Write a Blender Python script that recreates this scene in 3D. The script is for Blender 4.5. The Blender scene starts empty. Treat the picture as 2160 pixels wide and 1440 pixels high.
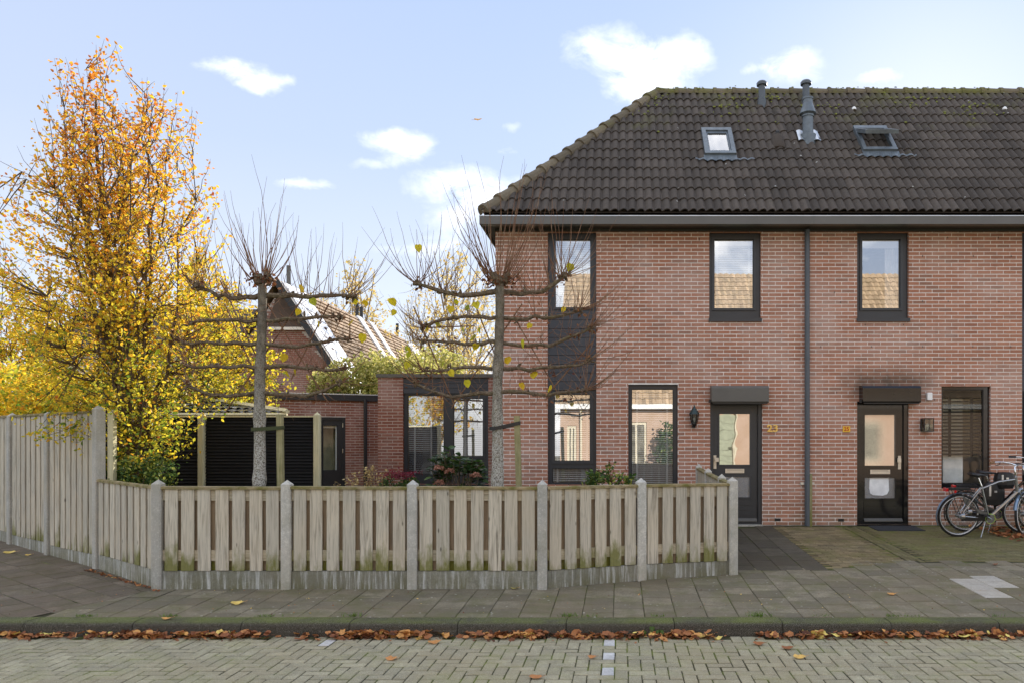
import bpy, bmesh, math, random
import numpy as np
from mathutils import Matrix, Vector, Quaternion, noise as mnoise

random.seed(7)
R = math.radians
S = bpy.context.scene
COL = S.collection

# ------------------------------------------------------------------ camera
CZ = 1.667                      # eye height above the kerb top
F = 1600.0                      # focal length in photo pixels (2160 wide)
VX, VY = 1308.0, 930.0          # vanishing point of the depth direction
cam_d = bpy.data.cameras.new('camera')
cam = bpy.data.objects.new('camera', cam_d)
COL.objects.link(cam)
cam.location = (0, 0, CZ)
cam.rotation_euler = (R(90), 0, 0)
cam_d.sensor_width = 36
cam_d.lens = 36 * F / 2160
cam_d.shift_x = -(VX - 1080) / 2160
cam_d.shift_y = (VY - 720) / 2160
cam_d.clip_start = 0.05
cam_d.clip_end = 2000
S.camera = cam

SUN_AZ, SUN_EL = 22.0, 22.0     # degrees right of +Y, above horizon
SKY = 0.10
EXPO = 0.74
S.view_settings.view_transform = 'Standard'
S.view_settings.look = 'None'
S.view_settings.exposure = EXPO
S.view_settings.gamma = 1
S.view_settings.use_curve_mapping = False
S.render.engine = 'CYCLES'
S.cycles.max_bounces = 8
S.cycles.diffuse_bounces = 4
S.cycles.glossy_bounces = 4
S.cycles.transmission_bounces = 6
S.cycles.transparent_max_bounces = 12
S.cycles.caustics_reflective = False
S.cycles.caustics_refractive = False


# ------------------------------------------------------------------ node helper
class G:
    def __init__(s, nt):
        s.nt = nt; s.n = nt.nodes; s.l = nt.links

    def put(s, sock, val):
        if isinstance(val, bpy.types.NodeSocket):
            s.l.new(val, sock)
        elif isinstance(val, (tuple, list)):
            v = list(val)
            if len(v) == 3 and len(sock.default_value) == 4:
                v = v + [1]
            sock.default_value = v
        else:
            sock.default_value = val

    def math(s, op, a, b=0.0, c=None, clamp=False):
        n = s.n.new('ShaderNodeMath'); n.operation = op; n.use_clamp = clamp
        s.put(n.inputs[0], a); s.put(n.inputs[1], b)
        if c is not None: s.put(n.inputs[2], c)
        return n.outputs[0]

    def vmath(s, op, a, b):
        n = s.n.new('ShaderNodeVectorMath'); n.operation = op
        s.put(n.inputs[0], a); s.put(n.inputs[1], b)
        return n.outputs[0]

    def pos(s):
        return s.n.new('ShaderNodeNewGeometry').outputs['Position']

    def attr(s, name='rnd'):
        n = s.n.new('ShaderNodeAttribute'); n.attribute_name = name
        return n.outputs['Fac']

    def xyz(s, v):
        n = s.n.new('ShaderNodeSeparateXYZ'); s.put(n.inputs[0], v)
        return n.outputs

    def comb(s, x, y, z):
        n = s.n.new('ShaderNodeCombineXYZ')
        s.put(n.inputs[0], x); s.put(n.inputs[1], y); s.put(n.inputs[2], z)
        return n.outputs[0]

    def noise(s, v, scale, detail=3, rough=.5, dist=0.0):
        n = s.n.new('ShaderNodeTexNoise')
        if v is not None: s.put(n.inputs['Vector'], v)
        n.inputs['Scale'].default_value = scale
        n.inputs['Detail'].default_value = detail
        n.inputs['Roughness'].default_value = rough
        n.inputs['Distortion'].default_value = dist
        return n.outputs['Fac']

    def voro(s, v, scale, feature='F1', out='Distance'):
        n = s.n.new('ShaderNodeTexVoronoi'); n.feature = feature
        if v is not None: s.put(n.inputs['Vector'], v)
        n.inputs['Scale'].default_value = scale
        return n.outputs[out]

    def ramp(s, fac, stops, interp='LINEAR'):
        n = s.n.new('ShaderNodeValToRGB'); s.put(n.inputs[0], fac)
        cr = n.color_ramp; cr.interpolation = interp
        while len(cr.elements) < len(stops): cr.elements.new(0.5)
        for e, (p, c) in zip(cr.elements, stops):
            e.position = p
            e.color = (c, c, c, 1) if isinstance(c, (int, float)) else tuple(c) + (1,)
        return n.outputs[0]

    def map(s, v, a, b, c=0.0, d=1.0):
        n = s.n.new('ShaderNodeMapRange'); n.clamp = True
        s.put(n.inputs[0], v)
        for i, x in enumerate((a, b, c, d)): s.put(n.inputs[i + 1], x)
        return n.outputs[0]

    def mix(s, fac, a, b, mode='MIX'):
        n = s.n.new('ShaderNodeMix'); n.data_type = 'RGBA'; n.blend_type = mode
        s.put(n.inputs[0], fac); s.put(n.inputs[6], a); s.put(n.inputs[7], b)
        return n.outputs[2]

    def scale(s, v, x, y, z):
        return s.vmath('MULTIPLY', v, (x, y, z))


# ------------------------------------------------------------------ sky and sun
world = bpy.data.worlds.new('World'); S.world = world
world.use_nodes = True
g = G(world.node_tree)
g.n.clear()
wo = g.n.new('ShaderNodeOutputWorld')
bg = g.n.new('ShaderNodeBackground')
sky = g.n.new('ShaderNodeTexSky')
sky.sky_type = 'NISHITA'; sky.sun_disc = False
sky.sun_elevation = R(SUN_EL)
sky.sun_rotation = R(SUN_AZ)
sky.air_density = 1.0; sky.dust_density = 0.6; sky.ozone_density = 1.5
tc = g.n.new('ShaderNodeTexCoord').outputs['Generated']
d = g.xyz(tc)
el = g.math('MAXIMUM', d[2], 0.0)
# thin autumn veil over the blue: pale near the horizon, bluer higher up
veil = g.ramp(el, [(0.0, (.90, .90, .97)), (.14, (.73, .795, .965)), (.34, (.50, .63, .94)), (.6, (.39, .54, .90)), (1.0, (.34, .50, .88))])
west = g.math('MULTIPLY_ADD', d[0], -0.55, 0.12, clamp=True)
veil = g.mix(g.math('MULTIPLY', west, .55, clamp=True), veil, (.86, .86, .955))
veil = g.vmath('MULTIPLY', veil, (7.25, 7.2, 6.85))
base = g.mix(0.84, sky.outputs[0], veil)
# clouds: single white ones where the photograph shows them, brighter ones added out of view as fill for the facade
dy = g.math('MAXIMUM', d[1], 0.02)
u = g.math('DIVIDE', d[0], dy); v = g.math('DIVIDE', d[2], dy)
CL = [(1330, 112, 120, 42, 1), (1370, 165, 75, 45, 1), (1440, 100, 60, 30, .8), (1345, 210, 60, 30, 1), (1680, 135, 62, 36, .9), (1625, 140, 45, 12, .5),
      (1870, 165, 62, 15, .8), (490, 152, 80, 26, 1.0), (545, 170, 40, 18, .9), (605, 155, 26, 12, .5), (820, 285, 62, 22, .95), (865, 312, 52, 24, .95), (785, 345, 55, 14, .4),
      (630, 383, 62, 14, .75), (960, 392, 95, 34, 1.0), (1020, 420, 60, 30, .9), (960, 470, 80, 28, .75), (1060, 320, 35, 12, .4), (1085, 268, 25, 14, .4), (900, 520, 120, 22, .5), (420, 150, 30, 8, .35)]
wob = g.n.new('ShaderNodeTexNoise'); g.put(wob.inputs['Vector'], tc)
wob.inputs['Scale'].default_value = 9; wob.inputs['Detail'].default_value = 5; wob.inputs['Roughness'].default_value = .6
wv = g.vmath('SUBTRACT', wob.outputs['Color'], (.5, .5, .5)); ws = g.xyz(wv)
uu = g.math('MULTIPLY_ADD', ws[0], .11, u); vv = g.math('MULTIPLY_ADD', ws[1], .075, v)
tot = None
for (px, py, rx, ry, st) in CL:
    a = g.math('MULTIPLY', g.math('SUBTRACT', uu, (px - VX) / F), F / (rx * 1.02))
    b = g.math('MULTIPLY', g.math('SUBTRACT', vv, (VY - py) / F), F / (ry * 1.08))
    r2 = g.math('ADD', g.math('MULTIPLY', a, a), g.math('MULTIPLY', b, b))
    k = g.math('MULTIPLY', g.math('EXPONENT', g.math('MULTIPLY', r2, -1.2)), st)
    tot = k if tot is None else g.math('ADD', tot, k)
fine = g.noise(g.scale(tc, 1, 1, 2.0), 17, 10, .66, .5)
dens = g.math('MULTIPLY', tot, g.map(fine, .30, .66, .10, 1.45))
cl = g.math('MULTIPLY', g.map(dens, .14, 1.25), .74)
cl = g.math('MULTIPLY', cl, g.map(d[1], .02, .3))
fill_clouds = g.noise(g.scale(tc, 1, 1, 1.6), 3.1, 8, .6, .3)
fill_clouds = g.map(fill_clouds, .47, .66)
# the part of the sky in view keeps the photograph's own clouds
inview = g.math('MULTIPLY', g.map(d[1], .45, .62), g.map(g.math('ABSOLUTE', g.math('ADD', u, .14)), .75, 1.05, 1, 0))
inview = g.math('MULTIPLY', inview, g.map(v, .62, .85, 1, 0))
fill_clouds = g.math('MULTIPLY', fill_clouds, g.math('SUBTRACT', 1.0, inview))
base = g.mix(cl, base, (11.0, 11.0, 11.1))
base = g.mix(g.math('MULTIPLY', fill_clouds, .9), base, (19.0, 18.3, 17.2))
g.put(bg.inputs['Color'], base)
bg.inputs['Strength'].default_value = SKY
g.l.new(bg.outputs[0], wo.inputs[0])

sd = bpy.data.lights.new('sun', 'SUN'); sd.energy = 5.0; sd.angle = R(.5); sd.color = (1, .93, .82)
sun = bpy.data.objects.new('sun', sd); COL.objects.link(sun)
sdir = Vector((math.sin(R(SUN_AZ)) * math.cos(R(SUN_EL)), math.cos(R(SUN_AZ)) * math.cos(R(SUN_EL)), math.sin(R(SUN_EL))))
sun.rotation_euler = sdir.to_track_quat('Z', 'Y').to_euler()
sun.location = sdir * 50


def PX(px, Y): return (px - VX) * Y / F
def PZ(py, Y): return CZ - (py - VY) * Y / F
def gz(Y):
    if Y < 7.2: return 0.0
    return .042 * (min(Y, 12.9) - 7.2)


# ------------------------------------------------------------------ materials
def new_mat(name):
    m = bpy.data.materials.new(name); m.use_nodes = True
    nt = m.node_tree; g = G(nt)
    p = nt.nodes['Principled BSDF']
    return m, g, p


def bump(g, p, h, strength=.3, dist=.01):
    b = g.n.new('ShaderNodeBump'); b.inputs['Strength'].default_value = strength
    b.inputs['Distance'].default_value = dist
    g.put(b.inputs['Height'], h); g.l.new(b.outputs[0], p.inputs['Normal'])


def simple(name, col, rough=.6, metal=0.0, var=.15, nscale=6, spec=.5, bumpy=0.0, coat=0.0):
    m, g, p = new_mat(name)
    n = g.noise(g.pos(), nscale, 4, .6)
    lo = tuple(c * (1 - var) for c in col); hi = tuple(min(1, c * (1 + var)) for c in col)
    g.put(p.inputs['Base Color'], g.ramp(n, [(.3, lo), (.7, hi)]))
    p.inputs['Roughness'].default_value = rough; p.inputs['Metallic'].default_value = metal
    p.inputs['Specular IOR Level'].default_value = spec
    if coat: p.inputs['Coat Weight'].default_value = coat
    if bumpy: bump(g, p, g.noise(g.pos(), nscale * 12, 4, .6), .4, bumpy)
    return m


def brick_mat(name, cols, dirt=.5, soot=False):
    m, g, p = new_mat(name)
    r = g.attr(); P = g.pos(); x, y, z = g.xyz(P)
    c = g.ramp(r, [(i / (len(cols) - 1), q) for i, q in enumerate(cols)])
    n1 = g.noise(g.scale(P, 1, 1, 2), 30, 4, .65)
    c = g.mix(g.map(n1, .5, .8, 0, .22), c, (.66, .50, .42))          # pale lime bloom
    n2 = g.noise(P, 120, 3, .6)
    c = g.mix(g.map(n2, .3, .6, .35, 0), c, (.16, .075, .055))
    n3 = g.noise(P, 1.3, 4, .6)
    c = g.mix(g.map(n3, .45, .7, 0, .35), c, (.64, .50, .44))
    n4 = g.noise(g.scale(P, 5, 5, .8), 1.0, 5, .65)
    c = g.mix(g.map(n4, .58, .74, 0, .28), c, (.22, .12, .085))
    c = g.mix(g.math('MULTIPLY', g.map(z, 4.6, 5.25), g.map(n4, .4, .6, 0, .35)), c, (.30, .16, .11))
    low = g.math('MULTIPLY', g.map(z, .24, .75, 1, 0), g.map(g.noise(P, 4, 4, .6), .35, .6))
    c = g.mix(g.math('MULTIPLY', low, dirt), c, (.20, .17, .11))
    if soot:
        a = g.math('MULTIPLY', g.map(g.math('ABSOLUTE', g.math('SUBTRACT', x, PX(1873, 12.9))), .45, .95, 1, 0), g.map(z, 2.72, 2.98, 1, 0))
        a = g.math('MULTIPLY', a, g.map(z, 2.3, 2.6)); a = g.math('MULTIPLY', a, g.map(g.noise(P, 6, 3), .2, .6, .5, 1))
        c = g.mix(g.math('MULTIPLY', a, .8), c, (.07, .06, .045))
    g.put(p.inputs['Base Color'], c)
    p.inputs['Roughness'].default_value = .9; p.inputs['Specular IOR Level'].default_value = .25
    bump(g, p, g.noise(P, 160, 4, .7), .5, .004)
    return m


BR = [(.36, .160, .100), (.49, .225, .140), (.46, .210, .128), (.54, .260, .168), (.42, .190, .115), (.50, .250, .165), (.33, .175, .120)]
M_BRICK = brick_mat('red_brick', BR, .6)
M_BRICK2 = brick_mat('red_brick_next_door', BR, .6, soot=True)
M_BRICKX = brick_mat('dark_red_brick', [(.23, .09, .06), (.33, .13, .085), (.29, .11, .072), (.37, .15, .10)], .3)
M_MORTAR = simple('mortar', (.86, .81, .75), .95, var=.18, nscale=9, spec=.2, bumpy=.003)
def sooty_mortar():
    m, g, p = new_mat('sooty_mortar'); P = g.pos(); x, y, z = g.xyz(P)
    c = g.ramp(g.noise(P, 9, 4, .6), [(.3, (.71, .66, .61)), (.7, (.93, .88, .82))])
    a = g.math('MULTIPLY', g.map(g.math('ABSOLUTE', g.math('SUBTRACT', x, PX(1873, 12.9))), .45, .95, 1, 0), g.map(z, 2.72, 2.98, 1, 0))
    a = g.math('MULTIPLY', a, g.map(z, 2.3, 2.6)); a = g.math('MULTIPLY', a, g.map(g.noise(P, 6, 3), .2, .6, .5, 1))
    c = g.mix(g.math('MULTIPLY', a, .85), c, (.15, .13, .10))
    g.put(p.inputs['Base Color'], c); p.inputs['Roughness'].default_value = .95
    return m
M_MORTAR25 = sooty_mortar()
M_MORTARX = simple('grey_mortar', (.62, .54, .47), .95, var=.15, nscale=9, spec=.2)


def wood_mat(name, base, dark, moss=.8, topmoss=0.0, along='z', zb=.24):
    m, g, p = new_mat(name)
    r = g.attr(); P = g.pos()
    off = g.comb(g.math('MULTIPLY', r, 37), g.math('MULTIPLY', r, 91), g.math('MULTIPLY', r, 13))
    V = g.vmath('ADD', P, off)
    sc = (15, 15, .9) if along == 'z' else (.9, 15, 15)
    gr = g.noise(g.scale(V, *sc), 2.6, 5, .65, .8)
    c = g.ramp(gr, [(.30, dark), (.44, tuple(.6 * a + .4 * b for a, b in zip(base, dark))), (.55, base), (.75, tuple(min(1, q * 1.18) for q in base))])
    c = g.mix(g.map(g.math('FRACT', g.math('MULTIPLY', r, 7.3)), 0, 1, 0, .55), c, tuple(q * k for q, k in zip(base, (.66, .68, .70))))
    c = g.mix(g.math('MULTIPLY', g.map(g.noise(V, 1.7, 2), .45, .6), .30), c, (base[0] * 1.02, base[1] * .95, base[2] * .86))
    kn = g.voro(g.scale(V, 7, 7, 2.6), 1.0)
    c = g.mix(g.map(kn, .03, .09, .8, 0), c, tuple(q * .35 for q in dark))
    cr = g.noise(g.scale(V, 60, 60, 1.2) if along == 'z' else g.scale(V, 1.2, 60, 60), 1.8, 2, .5)
    c = g.mix(g.map(cr, .66, .74, 0, .7), c, tuple(q * .4 for q in dark))
    z = g.xyz(P)[2]
    mm = g.noise(g.scale(V, 9, 9, 3), 1.0, 5, .65)
    mk = g.math('MULTIPLY', g.map(z, zb, zb + .42, 1, .0), 1.0)
    mk = g.math('ADD', g.math('ADD', g.math('MULTIPLY', mk, .50), mm), g.math('MULTIPLY', g.math('SINE', g.math('MULTIPLY', r, 97.0)), .16))
    mk = g.map(mk, .82, 1.06, 0, moss)
    mc = g.mix(g.noise(P, 30, 3), (.10, .115, .012), (.20, .19, .03))
    c = g.mix(mk, c, mc)
    if topmoss:
        c = g.mix(g.map(g.noise(P, 7, 5, .7), .36, .62, 0, topmoss), c, (.13, .125, .02))
    g.put(p.inputs['Base Color'], c)
    p.inputs['Roughness'].default_value = .85; p.inputs['Specular IOR Level'].default_value = .25
    bump(g, p, gr, .5, .004)
    return m


M_BOARD = wood_mat('weathered_board', (.60, .545, .435), (.24, .205, .155), .85)
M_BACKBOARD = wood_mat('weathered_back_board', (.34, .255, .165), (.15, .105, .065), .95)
M_RAILW = wood_mat('fence_rail_wood', (.52, .45, .33), (.28, .23, .15), .7, .12, along='x')
M_RAIL = wood_mat('mossy_rail', (.42, .33, .20), (.14, .11, .07), .3, .85, along='x', zb=-1)
M_STAKE = wood_mat('mossy_stake', (.40, .36, .20), (.20, .20, .09), .6, .35)
M_CREAM = wood_mat('pale_post_wood', (.72, .66, .42), (.50, .46, .28), .1)


def black_slat_mat():
    m, g, p = new_mat('black_stained_slat')
    P = g.pos(); r = g.attr()
    V = g.vmath('ADD', P, g.comb(g.math('MULTIPLY', r, 31), 0, 0))
    n = g.noise(g.scale(V, 2, 20, 40), 2.5, 5, .7)
    c = g.ramp(n, [(.3, (.006, .006, .007)), (.62, (.014, .014, .015)), (.72, (.05, .048, .045)), (.82, (.12, .11, .10))])
    g.put(p.inputs['Base Color'], c); p.inputs['Roughness'].default_value = .75
    p.inputs['Specular IOR Level'].default_value = .3
    return m
M_BLACKSLAT = black_slat_mat()


def concrete_mat(name, base, moss=0.5, streak=0.0, speck=0.0, mosscol=(.12, .125, .03), scale=1.0, rvar=.3, zlow=None, lichen=False, topmoss=False):
    m, g, p = new_mat(name)
    P = g.pos(); r = g.attr()
    c = g.mix(r, tuple(q * (1 - rvar) for q in base), tuple(q * (1 + rvar) for q in base))
    n = g.noise(P, 6 * scale, 6, .65)
    c = g.mix(g.map(n, .38, .66, 0, .7), c, tuple(q * .5 for q in base))
    n9 = g.noise(P, 45 * scale, 4, .7)
    c = g.mix(g.map(n9, .38, .62, .45, 0), c, tuple(q * .55 for q in base))
    c = g.mix(g.map(n9, .55, .72, 0, .35), c, tuple(min(1, q * 1.5) for q in base))
    big = g.noise(P, .9, 4, .6)
    c = g.mix(g.map(big, .42, .62, 0, .5), c, (base[0] * .8, base[1] * .72, base[2] * .62))
    if moss:
        mn = g.noise(P, 3.1, 6, .68)
        a = g.map(mn, .47, .66, 0, moss)
        if topmoss:
            nz = g.xyz(g.n.new('ShaderNodeNewGeometry').outputs['Normal'])[2]
            a = g.math('MULTIPLY', g.map(g.noise(P, 2.0, 6, .7), .32, .58, 0, moss), g.map(nz, .55, .98))
        if zlow is not None:
            a = g.math('MAXIMUM', g.math('MULTIPLY', a, .6), g.math('MULTIPLY', g.map(g.xyz(P)[2], zlow[0], zlow[1], 1, 0), g.map(mn, .35, .55, 0, moss)))
        c = g.mix(a, c, mosscol)
    if streak:
        st = g.noise(g.scale(P, 22, 22, 1.4), 1.0, 5, .7)
        c = g.mix(g.map(st, .5, .66, 0, streak), c, (.62, .63, .60))
        c = g.mix(g.map(st, .28, .42, streak, 0), c, (.09, .09, .07))
    if lichen:
        li = g.voro(g.scale(P, 1, 1, 1), 11.0)
        lm = g.math('MULTIPLY', g.map(li, .10, .16, 1, 0), g.map(g.noise(P, 2.2, 3), .45, .6))
        c = g.mix(g.math('MULTIPLY', lm, .65), c, (.52, .50, .43))
    sp = g.noise(P, 260 * scale, 2, .6)
    c = g.mix(g.map(sp, .36, .48, .5, 0), c, tuple(q * .35 for q in base))
    if speck:
        s2 = g.noise(P, 330, 2, .5)
        c = g.mix(g.map(s2, .57, .66, 0, speck), c, (.60, .57, .48))
    g.put(p.inputs['Base Color'], c)
    p.inputs['Roughness'].default_value = .88; p.inputs['Specular IOR Level'].default_value = .3
    bump(g, p, g.noise(P, 140 * scale, 4, .7), .5, .004)
    return m


M_PAVE = concrete_mat('grey_concrete_tile', (.250, .216, .150), .6, mosscol=(.125, .125, .045), lichen=True, rvar=.38)
M_PAVEBROWN = concrete_mat('brown_concrete_tile', (.205, .165, .120), .55, mosscol=(.10, .09, .04))
M_PATH = concrete_mat('dark_path_tile', (.125, .108, .080), .4, mosscol=(.075, .07, .032))
M_YARD = concrete_mat('mossy_yard_brick', (.26, .205, .115), .6, mosscol=(.15, .145, .04), rvar=.6)
M_YARDGREEN = concrete_mat('green_yard_brick', (.20, .175, .085), .8, mosscol=(.14, .145, .035), rvar=.4)
M_LIGHTTILE = concrete_mat('pale_new_tile', (.55, .52, .46), .1, rvar=.1)
M_KERB = concrete_mat('mossy_kerb_concrete', (.062, .053, .038), .95, speck=.5, mosscol=(.105, .125, .015), topmoss=True)
M_ROAD = concrete_mat('road_clinker', (.40, .36, .235), .4, speck=.9, mosscol=(.27, .27, .10), rvar=.2)
M_WHITEPAVER = concrete_mat('white_clinker', (.72, .71, .69), .05, rvar=.05)
M_JOINT = concrete_mat('mossy_joint_sand', (.07, .065, .03), .95, mosscol=(.16, .20, .025))
M_SOIL = concrete_mat('garden_soil', (.07, .05, .035), .5)
M_POST = concrete_mat('pale_concrete_post', (.66, .645, .585), .35, streak=.14, zlow=(.05, .45))
M_BASE = concrete_mat('stained_concrete_base', (.345, .34, .285), .9, streak=.85, zlow=(.02, .30), mosscol=(.15, .14, .06))


def roof_mat(name, base, mossy=.6):
    m, g, p = new_mat(name)
    P = g.pos(); r = g.attr(); x, y, z = g.xyz(P)
    c = g.mix(r, tuple(q * .72 for q in base), tuple(q * 1.3 for q in base))
    c = g.mix(g.map(g.noise(P, 14, 5, .65), .35, .7, 0, .5), c, tuple(q * .6 for q in base))
    c = g.mix(g.map(g.noise(P, 90, 3, .6), .58, .7, 0, .35), c, (.20, .18, .15))
    hi = g.map(z, 6.6, 8.8, 0, .20)
    mo = g.map(g.math('ADD', g.noise(P, 1.6, 6, .7), hi), .66, .86, 0, mossy)
    c = g.mix(mo, c, (.15, .15, .03))
    lich = g.voro(P, 2.4); c = g.mix(g.map(lich, .035, .05, .8, 0), c, (.5, .5, .46))
    g.put(p.inputs['Base Color'], c)
    p.inputs['Roughness'].default_value = .82; p.inputs['Specular IOR Level'].default_value = .3
    bump(g, p, g.noise(P, 110, 4, .7), .5, .004)
    return m


M_TILE = roof_mat('dark_roof_tile', (.082, .066, .053), .42)
M_RIDGE = roof_mat('mossy_ridge_tile', (.16, .13, .085), .95)
M_FARTILE = roof_mat('brown_far_roof_tile', (.30, .20, .12), .05)
M_ORANGETILE = roof_mat('orange_roof_tile', (.46, .33, .205), .15)
M_SHEDTILE = simple('glazed_shed_tile', (.10, .11, .13), .12, var=.1, spec=1.0, coat=.5)
M_ZINC = simple('zinc_edge', (.55, .57, .58), .35, .6, var=.1)
M_GUTTER = simple('dark_grey_gutter', (.115, .11, .098), .45, var=.12, nscale=1.5)
M_SOFFIT = simple('soffit_grey', (.05, .05, .045), .7, var=.1)
M_FRAME = simple('anthracite_frame', (.034, .038, .044), .38, var=.1)
M_FRAMEB = simple('black_gloss_frame', (.012, .012, .013), .12, var=.2, nscale=2, spec=.45, coat=.12)
M_PANEL = simple('anthracite_cladding', (.048, .052, .062), .5, var=.12, nscale=1.2)
M_PIPE = simple('grey_plastic_pipe', (.085, .10, .115), .42, var=.1)
M_DARKPIPE = simple('black_plastic_pipe', (.02, .02, .022), .45, var=.1)
M_ALU = simple('aluminium', (.62, .64, .66), .32, .8, var=.1)
M_LEAD = simple('blue_grey_lead', (.14, .165, .185), .45, .3, var=.25, nscale=9)
M_CREAMPLASTIC = simple('cream_metal', (.70, .62, .50), .35, .3, var=.05)
M_WHITE = simple('white_plastic', (.88, .88, .86), .45, var=.03)
M_BLINDBLACK = simple('black_blind', (.010, .010, .010), .75, spec=.1)
M_GOLD = simple('gold_numeral', (.80, .55, .16), .35, .55, var=.1)
M_YELLOW = simple('yellow_plate', (.85, .50, .03), .45, var=.05)
M_BLACK = simple('black_plastic', (.012, .012, .013), .42, var=.2)
M_GREENLAMP = simple('dark_green_lantern', (.012, .035, .035), .3, var=.2)
M_RUBBER = simple('tyre_rubber', (.012, .012, .012), .7)
M_SILVER = simple('silver_paint', (.34, .35, .36), .25, .8, var=.05)
M_CHROME = simple('chrome', (.75, .76, .78), .12, 1.0, var=.02)
M_RED = simple('red_reflector', (.50, .01, .012), .2)
M_LEATHER = simple('brown_grip', (.25, .13, .05), .6)
M_MAT = simple('door_mat', (.03, .032, .036), .95, var=.3, nscale=40, bumpy=.004)
M_ROOM = simple('room_plaster', (.50, .45, .38), .9)
M_FELT = simple('roof_felt', (.12, .12, .12), .9)
M_CURTAIN = simple('white_curtain', (.78, .76, .74), .9)
M_PAPER = simple('white_paper', (.85, .85, .84), .8)
M_FROSTLIGHT = simple('beige_furniture', (.55, .47, .36), .7)


def glass(name, refl, tint, rough=0.0, wavy=0.0, wscale=2.0):
    m, g, p = new_mat(name)
    g.n.remove(p)
    out = g.n['Material Output']
    t = g.n.new('ShaderNodeBsdfTransparent'); t.inputs[0].default_value = tint + (1,)
    gl = g.n.new('ShaderNodeBsdfGlossy'); gl.inputs['Roughness'].default_value = rough
    gl.inputs['Color'].default_value = (.97, .98, 1, 1)
    if wavy:
        b = g.n.new('ShaderNodeBump'); b.inputs['Strength'].default_value = wavy; b.inputs['Distance'].default_value = .02
        g.put(b.inputs['Height'], g.noise(g.pos(), wscale, 2, .4)); g.l.new(b.outputs[0], gl.inputs['Normal'])
    mx = g.n.new('ShaderNodeMixShader'); mx.inputs[0].default_value = refl
    g.l.new(t.outputs[0], mx.inputs[1]); g.l.new(gl.outputs[0], mx.inputs[2])
    g.l.new(mx.outputs[0], out.inputs[0])
    return m


M_GLASS = glass('coated_window_glass', .47, (.97, .98, .97), 0, .012, 1.4)
M_GLASS2 = glass('plain_window_glass', .04, (.90, .92, .90), 0, .01, 1.4)
M_DOORGLASS = glass('mirrored_door_glass', .50, (.35, .36, .33), .01, .16, 1.9)
M_GRAINGLASS = glass('hammered_door_glass', .46, (.35, .36, .33), .012, .008, 95)
M_ROUGHGLASS = glass('obscure_door_glass', .28, (.35, .35, .32), .04, .5, 90)
M_LAMPGLASS = glass('lamp_glass', .10, (.55, .55, .5), .02)


def leaf_mat(name, stops, trans=.5, rough=.5):
    m, g, p = new_mat(name)
    r = g.attr()
    c = g.ramp(r, stops)
    c = g.mix(g.map(g.noise(g.pos(), 25, 3, .6), .45, .75, 0, .35), c, (.16, .09, .03))
    g.put(p.inputs['Base Color'], c); p.inputs['Roughness'].default_value = rough
    p.inputs['Specular IOR Level'].default_value = .35
    tr = g.n.new('ShaderNodeBsdfTranslucent'); g.put(tr.inputs[0], c)
    mx = g.n.new('ShaderNodeMixShader'); mx.inputs[0].default_value = trans
    g.l.new(p.outputs[0], mx.inputs[1]); g.l.new(tr.outputs[0], mx.inputs[2])
    g.l.new(mx.outputs[0], g.n['Material Output'].inputs[0])
    return m


AUT = [(0, (.14, .24, .03)), (.16, (.45, .47, .04)), (.34, (.90, .70, .05)), (.55, (.88, .47, .035)), (.75, (.72, .24, .03)), (.9, (.45, .11, .03)), (1, (.26, .08, .03))]
M_AUT = leaf_mat('autumn_leaf', AUT, .55)
M_LIME = leaf_mat('yellow_lime_leaf', [(0, (.45, .55, .03)), (.4, (.85, .72, .03)), (1, (.85, .55, .02))], .5)
M_DEAD = leaf_mat('curled_brown_leaf', [(0, (.10, .03, .02)), (.5, (.22, .08, .03)), (1, (.35, .16, .06))], .2)
M_GREEN = leaf_mat('green_leaf', [(0, (.02, .055, .018)), (.5, (.06, .13, .03)), (.75, (.14, .22, .04)), (1, (.48, .50, .09))], .35)  # yellow last stop paints sunlight onto the tips of the unlit boxwood
M_HEDGE = leaf_mat('olive_hedge_leaf', [(0, (.12, .16, .03)), (.5, (.48, .48, .12)), (1, (.85, .74, .30))], .5)
M_PALE = leaf_mat('pale_yellow_leaf', [(0, (.60, .50, .18)), (1, (.85, .62, .20))], .4)
M_REDFL = leaf_mat('dark_red_flower', [(0, (.10, .008, .02)), (1, (.28, .02, .05))], .2)
M_PINKFL = leaf_mat('faded_pink_flower', [(0, (.30, .12, .07)), (1, (.55, .28, .20))], .2)
M_DRY = leaf_mat('dry_seed_head', [(0, (.35, .22, .08)), (1, (.70, .55, .25))], .3)
M_LITTER = leaf_mat('fallen_leaf', [(0, (.10, .035, .018)), (.35, (.28, .10, .04)), (.65, (.58, .25, .09)), (.9, (.78, .42, .12)), (1, (.90, .74, .20))], .12, .7)
M_GRASS = leaf_mat('grass_blade', [(0, (.06, .13, .01)), (1, (.16, .28, .03))], .3)


def bark_mat(name, cols, scale=18, zs=.4, moss=0.0, white=0.0):
    m, g, p = new_mat(name)
    P = g.pos()
    n = g.noise(g.scale(P, 1, 1, zs), scale, 6, .7)
    c = g.ramp(n, [(.3, cols[0]), (.5, cols[1]), (.7, cols[2])])
    if white:
        z = g.xyz(P)[2]
        w = g.noise(P, 60, 4, .75)
        k = g.math('MULTIPLY', g.map(w, .42, .55), g.map(z, 1.4, 2.9, white, white * .12))
        c = g.mix(k, c, (.56, .55, .49))
    if moss:
        c = g.mix(g.map(g.noise(P, 8, 4, .7), .5, .7, 0, moss), c, (.12, .12, .03))
    g.put(p.inputs['Base Color'], c); p.inputs['Roughness'].default_value = .9
    p.inputs['Specular IOR Level'].default_value = .2
    bump(g, p, n, .8, .01)
    return m


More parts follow.
